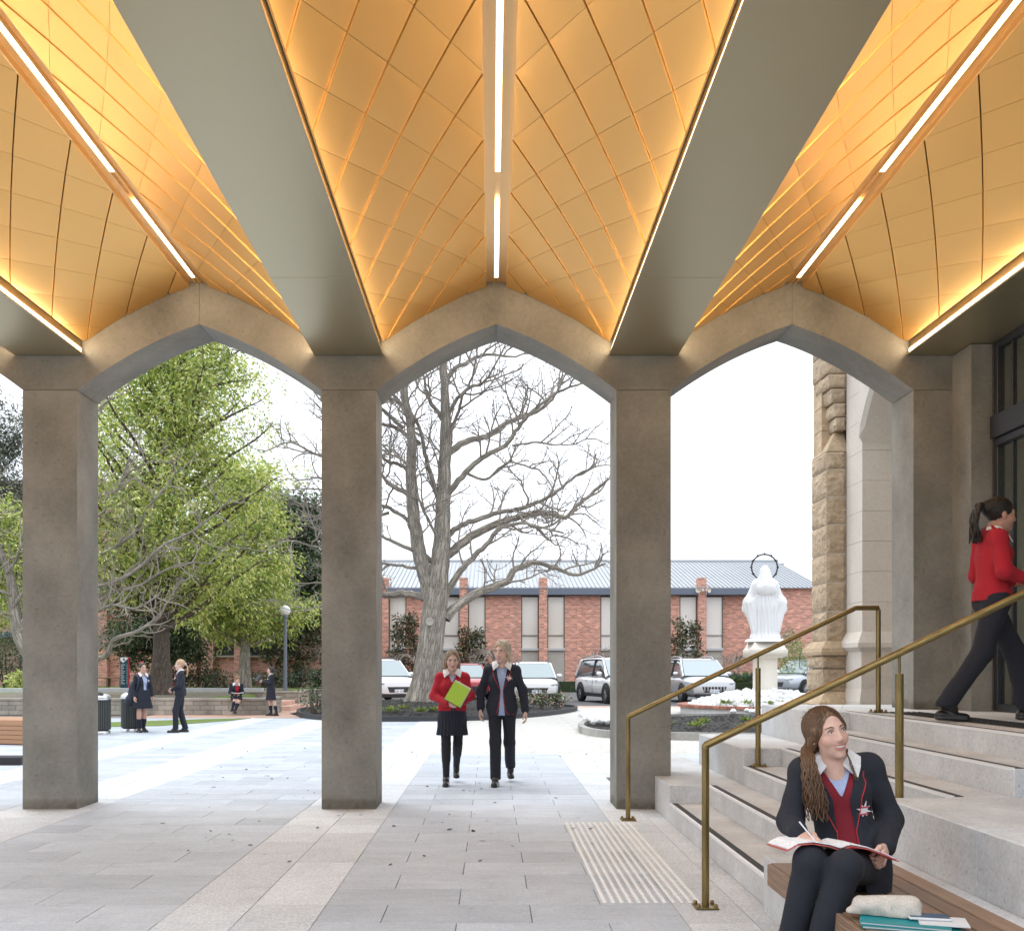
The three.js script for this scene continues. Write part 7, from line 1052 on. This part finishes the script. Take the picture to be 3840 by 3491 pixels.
function car(label, o) { // faces +z, length along z
  const c = thing('parked_car', label, 'car', 'cars parked before the brick building', [o.x, 0, -o.d], o.turn), L = o.L / 2, W = o.W / 2, H = o.H, paint = new THREE.MeshPhysicalMaterial({ color: lin(...o.col), roughness: 0.35, metalness: o.metal ?? 0.1, clearcoat: 1, clearcoatRoughness: 0.05 });
  const belt = H * 0.6, hood = H * (o.hood ?? 0.6), S = [[-L, 0.74, 0.42, belt * 0.86], [-L + 0.08, 0.9, 0.3, belt * 0.98], [-L + 0.35, 0.97, 0.24, belt], [-L * 0.45, 1, 0.22, belt], [0.1, 1, 0.22, belt * 0.985], [L * 0.42, 1, 0.22, hood * 1.0], [L - 0.5, 0.97, 0.22, hood * 0.96], [L - 0.18, 0.9, 0.24, hood * 0.89], [L - 0.03, 0.82, 0.3, hood * 0.8], [L, 0.72, 0.36, hood * 0.7]];
  const body = loft(S.map(([z, w, y0, y1]) => ringAt(z, W * w, y0, y1, 4.5)));
  // wheel arches cut as dark rings set in the side
  part(c, 'body', body, paint);
  const gz = [[-L + 0.12, 0.78, belt * 1.0, belt * 1.02], [-L + 0.45, 0.76, belt * 0.97, H * 0.96], [-L * 0.3, 0.76, belt * 0.97, H * 0.995], [0.2, 0.76, belt * 0.97, H * 0.985], [0.5, 0.77, belt * 0.97, H * 0.95], [L * 0.56, 0.82, belt * 0.95, belt * 0.99]];
  part(c, 'cabin_glass', loft(gz.map(([z, w, y0, y1]) => { const r = ringAt(z, W * w, y0 - 0.1, y1, 5); r.forEach(p => { const t = clamp((p[1] - belt) / (H - belt), 0, 1); p[0] *= 1.2 - 0.24 * t; }); return r; })), carGlass);
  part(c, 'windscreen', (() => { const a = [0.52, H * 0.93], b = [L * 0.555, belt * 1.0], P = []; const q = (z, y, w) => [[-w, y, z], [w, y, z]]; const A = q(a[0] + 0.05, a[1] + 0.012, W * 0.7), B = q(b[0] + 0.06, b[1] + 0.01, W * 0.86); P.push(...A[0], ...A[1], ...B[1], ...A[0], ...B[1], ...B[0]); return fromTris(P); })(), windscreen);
  part(c, 'roof', loft([[-L + 0.4, 0.73, H * 0.93, H * 0.975], [-L * 0.3, 0.75, H * 0.94, H * 1.0], [0.2, 0.75, H * 0.935, H * 0.992], [0.53, 0.73, H * 0.91, H * 0.955]].map(a => ringAt(a[0], W * a[1], a[2], a[3], 4))), paint);
  for (const s of [-1, 1]) {
    part(c, 'pillar', tube([V(s * W * 0.74, H * 0.945, 0.5), V(s * W * 0.9, belt * 0.99, L * 0.56)], 0.035, 6), paint); part(c, 'pillar', tube([V(s * W * 0.755, H * 0.95, -0.25), V(s * W * 0.93, belt * 0.97, -0.2)], 0.035, 6), MT.black); part(c, 'pillar', tube([V(s * W * 0.74, H * 0.94, -L + 0.5), V(s * W * 0.9, belt * 0.98, -L + 0.2)], 0.07, 6), paint);
    part(c, 'mirror', (() => { const g = ball(1, 0, 0, 0, 14); g.scale(0.12, 0.085, 0.075); g.translate(s * (W + 0.08), belt + 0.07, L * 0.4); return g; })(), paint);
    part(c, 'roof_rail', tube(smooth([V(s * W * 0.66, H * 0.98, -L + 0.6), V(s * W * 0.68, H * 1.03, -L * 0.3), V(s * W * 0.68, H * 1.02, 0.1), V(s * W * 0.64, H * 0.965, 0.45)], 12), 0.02, 6), o.rail || MT.black);
    part(c, 'headlight', (() => { const g = clean(new THREE.SphereGeometry(1, 14, 8)); g.scale(0.2, 0.075, 0.16); g.rotateY(s * 0.55); g.rotateZ(s * 0.12); g.translate(s * W * 0.7, hood * 0.72, L - 0.165); return g; })(), lampM);
    part(c, 'fog_lamp', mv(cbox(0.24, 0.13, 0.1, 0.02), s * W * 0.7, hood * 0.44, L - 0.11), MT.black); part(c, 'tail_light', mv(cbox(0.08, 0.24, 0.16, 0.02), s * W * 0.84, belt * 0.85, -L + 0.1), rearM);
    part(c, 'sill_trim', mv(cbox(0.05, 0.14, o.L * 0.62, 0.015), s * (W - 0.015), 0.3, 0), MT.black); for (const z of [0.35, -0.75]) part(c, 'door_handle', mv(cbox(0.03, 0.035, 0.2, 0.008), s * (W + 0.004), belt * 0.83, z), paint); part(c, 'door_seam', mv(cbox(0.008, belt * 0.55, 0.012), s * (W - 0.002), belt * 0.62, -0.05), MT.black);
    for (const z of [L * 0.6, -L * 0.58]) { part(c, 'wheel_arch', (() => { const g = lathe([[0.352, -0.01], [0.352, 0.022], [0.4, 0.022], [0.415, -0.02]], 28); g.rotateZ(-s * Math.PI / 2); g.translate(s * W, 0.36, z); return g; })(), MT.black); part(c, 'wheel_shade_disc', (() => { const g = cyl(0.22, 0.22, 0.012, 20); g.rotateZ(-s * Math.PI / 2); g.translate(s * W, 0.35, z); return g; })(), MT.black); const w = part(c, 'wheel', tyreG, MT.rubber); w.position.set(s * (W - 0.045), 0.35, z); const r = part(w, 'rim', rimG, rimM); r.rotation.y = s < 0 ? Math.PI : 0; }  // black disc masks the body behind the spokes, standing in for wheel-well shade
  }
  const gr = part(c, 'grille', prism([[-W * 0.5, hood * 0.62], [W * 0.5, hood * 0.62], [W * 0.4, hood * 0.4], [-W * 0.4, hood * 0.4]], 0, 0.06, 0.012), MT.black); gr.position.z = L + 0.005;
  if (o.bars) for (let i = 0; i < 7; i++) part(gr, 'bar', mv(cbox(0.035, hood * 0.16, 0.02, 0.005), (i - 3) * 0.12, hood * 0.53, -0.0), rimM); else for (let i = 0; i < 4; i++) part(gr, 'bar', mv(cbox(W * (0.86 - i * 0.04), 0.012, 0.02, 0.004), 0, hood * (0.58 - i * 0.045), -0.0), plain(0.1, 0.1, 0.1, 0.3));
  part(c, 'lower_bumper', mv(cbox(W * 1.5, 0.16, 0.14, 0.04), 0, 0.3, L - 0.05), MT.black);
  if (o.plate) { part(c, 'number_plate', (() => { const g = new THREE.PlaneGeometry(0.37, 0.135); g.translate(0, hood * 0.46, L + 0.028); return g; })(), plateTex(o.plate)); }
  if (o.logo) { const lg = new THREE.TorusGeometry(0.085, 0.011, 8, 28); lg.scale(1, 0.55, 1); lg.translate(0, hood * 0.58, L + 0.03); const em = part(c, 'emblem', clean(lg), rimM); for (const s of [-1, 1]) { const b = cbox(0.014, 0.07, 0.012, 0.003); b.rotateZ(-0.3); b.translate(s * 0.03, hood * 0.58, L + 0.03); part(em, 'bar', b, rimM); } part(em, 'bar', mv(cbox(0.06, 0.013, 0.012, 0.003), 0, hood * 0.58, L + 0.03), rimM); }
  return c;
}
const MT_bin = plain(0.055, 0.06, 0.058, 0.5);
const MX = (x, d) => (x - 967) * d / 2000;
car('white small SUV parked head on, right of the girl in blazer', { x: MX(1049, 39.4), d: 39.4, turn: 0.03, L: 4.2, W: 1.74, H: 1.55, col: [0.8, 0.8, 0.8], logo: true, plate: '1TF 7CX', hood: 0.6 });
car('white SUV half hidden behind the second column, left of the bare tree', { x: MX(744, 39.2), d: 39.2, turn: 0.45, L: 4.6, W: 1.85, H: 1.66, col: [0.8, 0.8, 0.81], plate: '1QA 3ZB' });
car('white SUV half hidden behind the third column', { x: MX(1212, 38.6), d: 38.6, turn: -0.3 + 0.55, L: 4.7, W: 1.85, H: 1.7, col: [0.78, 0.78, 0.79], rail: rimM });
car('red hatchback behind the walking girls', { x: MX(915, 43), d: 43, turn: -0.12 + 0.3, L: 4.0, W: 1.7, H: 1.5, col: [0.45, 0.012, 0.02] });
car('silver SUV with chrome barred grille parked left of the statue', { x: MX(1368, 39.2), d: 39.2, turn: 0.1, L: 4.8, W: 1.88, H: 1.68, col: [0.52, 0.53, 0.54], metal: 0.6, bars: true, plate: 'ZXI 010', rail: rimM });
car('silver wagon parked side on, right of the statue pedestal', { x: MX(1592, 48.5), d: 48.5, turn: -0.95, L: 4.8, W: 1.86, H: 1.72, col: [0.5, 0.53, 0.57], metal: 0.5 });

/* ---------- street furniture ---------- */
{
  const l = thing('globe_lamp', 'globe lamp on a tall grey post behind the block walls', 'lamp post', null, [-7.71, 0.41, -38]);
  part(l, 'post', cyl(0.075, 0.055, 2.83, 14), plain(0.16, 0.18, 0.21, 0.5)); part(l, 'collar', cyl(0.1, 0.1, 0.08, 14, 0, 2.78, 0), plain(0.16, 0.18, 0.21, 0.5)); part(l, 'globe', ball(0.195, 0, 3.04, 0, 28), plain(0.82, 0.82, 0.8, 0.3)); part(l, 'base_plate', cyl(0.14, 0.14, 0.02, 14), plain(0.16, 0.18, 0.21, 0.5));
  const bl = ['ribbed dark bin half hidden by the leftmost column', 'ribbed dark bin beside the backpack girl'];
  [[-7.98, 20.6], [-7.55, 21.4]].forEach(([x, d], i) => {
    const b = thing('litter_bin', bl[i], 'bin', 'ribbed litter bins', [x, 0, -d]); part(b, 'drum', cyl(0.225, 0.225, 0.62, 30, 0, 0.08, 0), plain(0.02, 0.022, 0.022, 0.6)); const slat = cbox(0.026, 0.6, 0.02, 0.004); for (let k = 0; k < 40; k++) { const a = k / 40 * 6.283, m = part(b, 'slat', slat, MT_bin); m.position.set(Math.sin(a) * 0.236, 0.39, Math.cos(a) * 0.236); m.rotation.y = a; }
    part(b, 'foot_ring', lathe([[0.235, 0.0], [0.24, 0.06], [0.2, 0.07]], 30), MT.steel); part(b, 'rim', lathe([[0.22, 0.69], [0.255, 0.69], [0.255, 0.725], [0.2, 0.735]], 30), MT.steel);
    part(b, 'lid', (() => { const g = clean(new THREE.SphereGeometry(0.25, 24, 10, 0, Math.PI * 2, 0, Math.PI / 2)); g.scale(1, 0.5, 1); g.translate(0, 0.73, 0); return g; })(), MT.steel); part(b, 'opening', (() => { const g = clean(new THREE.SphereGeometry(0.14, 16, 8)); g.scale(1, 0.55, 0.6); g.translate(0.03, 0.785, 0.13); return g; })(), MT.black);
  });
  // wayfinding sign
  const c = document.createElement('canvas'); c.width = 128; c.height = 512; const x = c.getContext('2d'); x.fillStyle = '#12424f'; x.fillRect(0, 0, 128, 512); x.fillStyle = '#e9eef0'; x.beginPath(); x.moveTo(0, 0); x.lineTo(108, 0); x.lineTo(108, 20); x.lineTo(40, 84); x.lineTo(0, 48); x.fill(); x.fillStyle = '#7b3a4a'; x.fillRect(40, 14, 26, 36); x.fillStyle = '#c8d6da'; [0, 1, 2, 3, 4, 5, 6, 7, 8, 9, 10, 11].forEach(i => { const w = [62, 40, 48, 30, 58, 44, 36, 52, 40, 56, 34, 60][i]; x.fillRect(8, 110 + i * 27, w, 9); x.fillRect(94, 110 + i * 27, 10, 9); }); x.fillStyle = '#b3223a'; x.fillRect(112, 0, 16, 512);
  const t = new THREE.CanvasTexture(c); t.colorSpace = THREE.SRGBColorSpace; const s = thing('wayfinding_sign', 'tall teal directory sign with white crest left of the thick trunk', 'sign', null, [MX(245, 40), 0.42, -40], 0.1); part(s, 'panel', cbox(0.34, 1.3, 0.06, 0.006).translate(0, 0.65, 0), plain(0.01, 0.05, 0.07, 0.5)); part(s, 'face', new THREE.PlaneGeometry(0.33, 1.28).translate(0, 0.65, 0.034), mat({ map: t, roughness: 0.5 }));
  // timber step seat and black kerb at the left edge
  const w = thing('timber_bench', 'slatted pale timber bench block at the left edge', 'bench', null, [-8.75, 0, -18.4], -0.28); reseed(231); for (let k = 0; k < 5; k++) part(w, 'board', mv(cbox(1.9, 0.074, 0.05, 0.005), 0, 0.05 + k * 0.08, 0.5), MT.palewood); for (let k = 0; k < 6; k++) part(w, 'top_board', mv(cbox(1.9, 0.04, 0.155, 0.005), 0, 0.41, 0.43 - k * 0.165), MT.palewood); part(w, 'frame', mv(cbox(1.84, 0.38, 0.9), 0, 0.19, 0.0), MT.dark);
  const k = thing('black_kerb', 'short black kerb at the left edge of the paving', 'kerb'); part(k, 'edge', bx(-8.2, -6.55, -0.02, 0.11, 14.1, 14.45, 0.01), plain(0.03, 0.03, 0.033, 0.8));
  struct('grass_strip', slab([[-9.4, 22.6], [-7.6, 23.3], [-6.6, 25.4], [-6.3, 26.6], [-7.4, 26.2], [-9.4, 24.6]], -0.01, 0.012), MT.grass, 'strip of green turf beyond the bins');
  const tb = thing('timber_bench', 'low brown timber bench in shade at the far brick wall', 'bench', null, [MX(212, 46), 0.42, -46]); part(tb, 'seat', mv(cbox(1.5, 0.06, 0.4, 0.01), 0, 0.42, 0), MT.wood); for (const q of [-0.6, 0, 0.6]) part(tb, 'leg', mv(cbox(0.1, 0.4, 0.34, 0.01), q, 0.2, 0), MT.wood);
}
/* ---------- things on the bench ---------- */
{
  const Y = 0.3612, bk = (n, label, x, d, y, w, dep, h, m, a, cat) => { const o = thing(n, label, cat, null, [x, y, -d], a); part(o, 'cover', mv(cbox(w, h * 0.16, dep, 0.0006), 0, h * 0.08, 0), m); part(o, 'pages', mv(cbox(w - 0.006, h * 0.64, dep - 0.006, 0.0006), 0.002, h * 0.5, 0), CL.white); part(o, 'cover', mv(cbox(w, h * 0.16, dep, 0.0006), 0, h * 0.92, 0), m); return o; };
  const teal = plain(0.0, 0.22, 0.24, 0.45);
  bk('exercise_book', 'lower teal exercise book on the bench', 1.645, 3.99, Y, 0.36, 0.22, 0.01, teal, -0.32, 'book'); bk('exercise_book', 'upper teal exercise book under the pencil case', 1.63, 4.0, Y + 0.0105, 0.33, 0.21, 0.01, teal, -0.38, 'book');
  const sh = thing('paper_sheet', 'white paper poking out of the teal books', 'paper', null, [1.76, Y + 0.0215, -3.955], -0.3); part(sh, 'sheet', mv(cbox(0.18, 0.004, 0.15, 0.0005), 0, 0.002, 0), CL.white);
  const ph = thing('phone', 'phone in a blue and white case lying on the books', 'phone', null, [1.72, Y + 0.026, -3.99], -0.22); part(ph, 'case', mv(cbox(0.155, 0.011, 0.078, 0.004), 0, 0.0055, 0), CL.white); part(ph, 'face', mv(cbox(0.146, 0.002, 0.07, 0.0005), 0, 0.0122, 0), plain(0.04, 0.09, 0.16, 0.25));
  const pc = thing('pencil_case', 'beige canvas pencil case on the teal books', 'pencil case', null, [1.575, Y + 0.021, -4.07], -0.25), cm = clothMat(0.66, 0.6, 0.52);
  let f = blend([rc([-0.085, 0.036, 0], [0.1, 0.042, 0], 0.036, 0.042, [0, 0, 1, 1.25]), rc([0.02, 0.012, 0.04], [0.12, 0.012, 0.04], 0.014, 0.014), rc([0.02, 0.012, -0.04], [0.12, 0.012, -0.04], 0.014, 0.014), rc([-0.13, 0.012, 0], [0, 0.014, 0], 0.014, 0.03)], 0.03); f = warp(f, (x, y, z) => 0.004 * (n3(x * 30, y * 30, z * 30, 6) - 0.5) * 2); f = both(f, Object.assign((x, y, z) => 0.001 - y, {})); part(pc, 'bag', nets(f, 0.005), cm); part(pc, 'zip', tube([V(-0.135, 0.02, 0.0), V(-0.06, 0.066, 0.0), V(0.1, 0.074, 0)], 0.0025, 5), plain(0.4, 0.36, 0.3)); part(pc, 'seam', tube([V(0.02, 0.004, 0.052), V(0.022, 0.04, 0.05), V(0.02, 0.068, 0.02)], 0.0016, 5), plain(0.45, 0.4, 0.33));
}
scene.traverse(o => { if (o.isMesh) { o.castShadow = true; o.receiveShadow = true; } });
renderer.render(scene, camera);
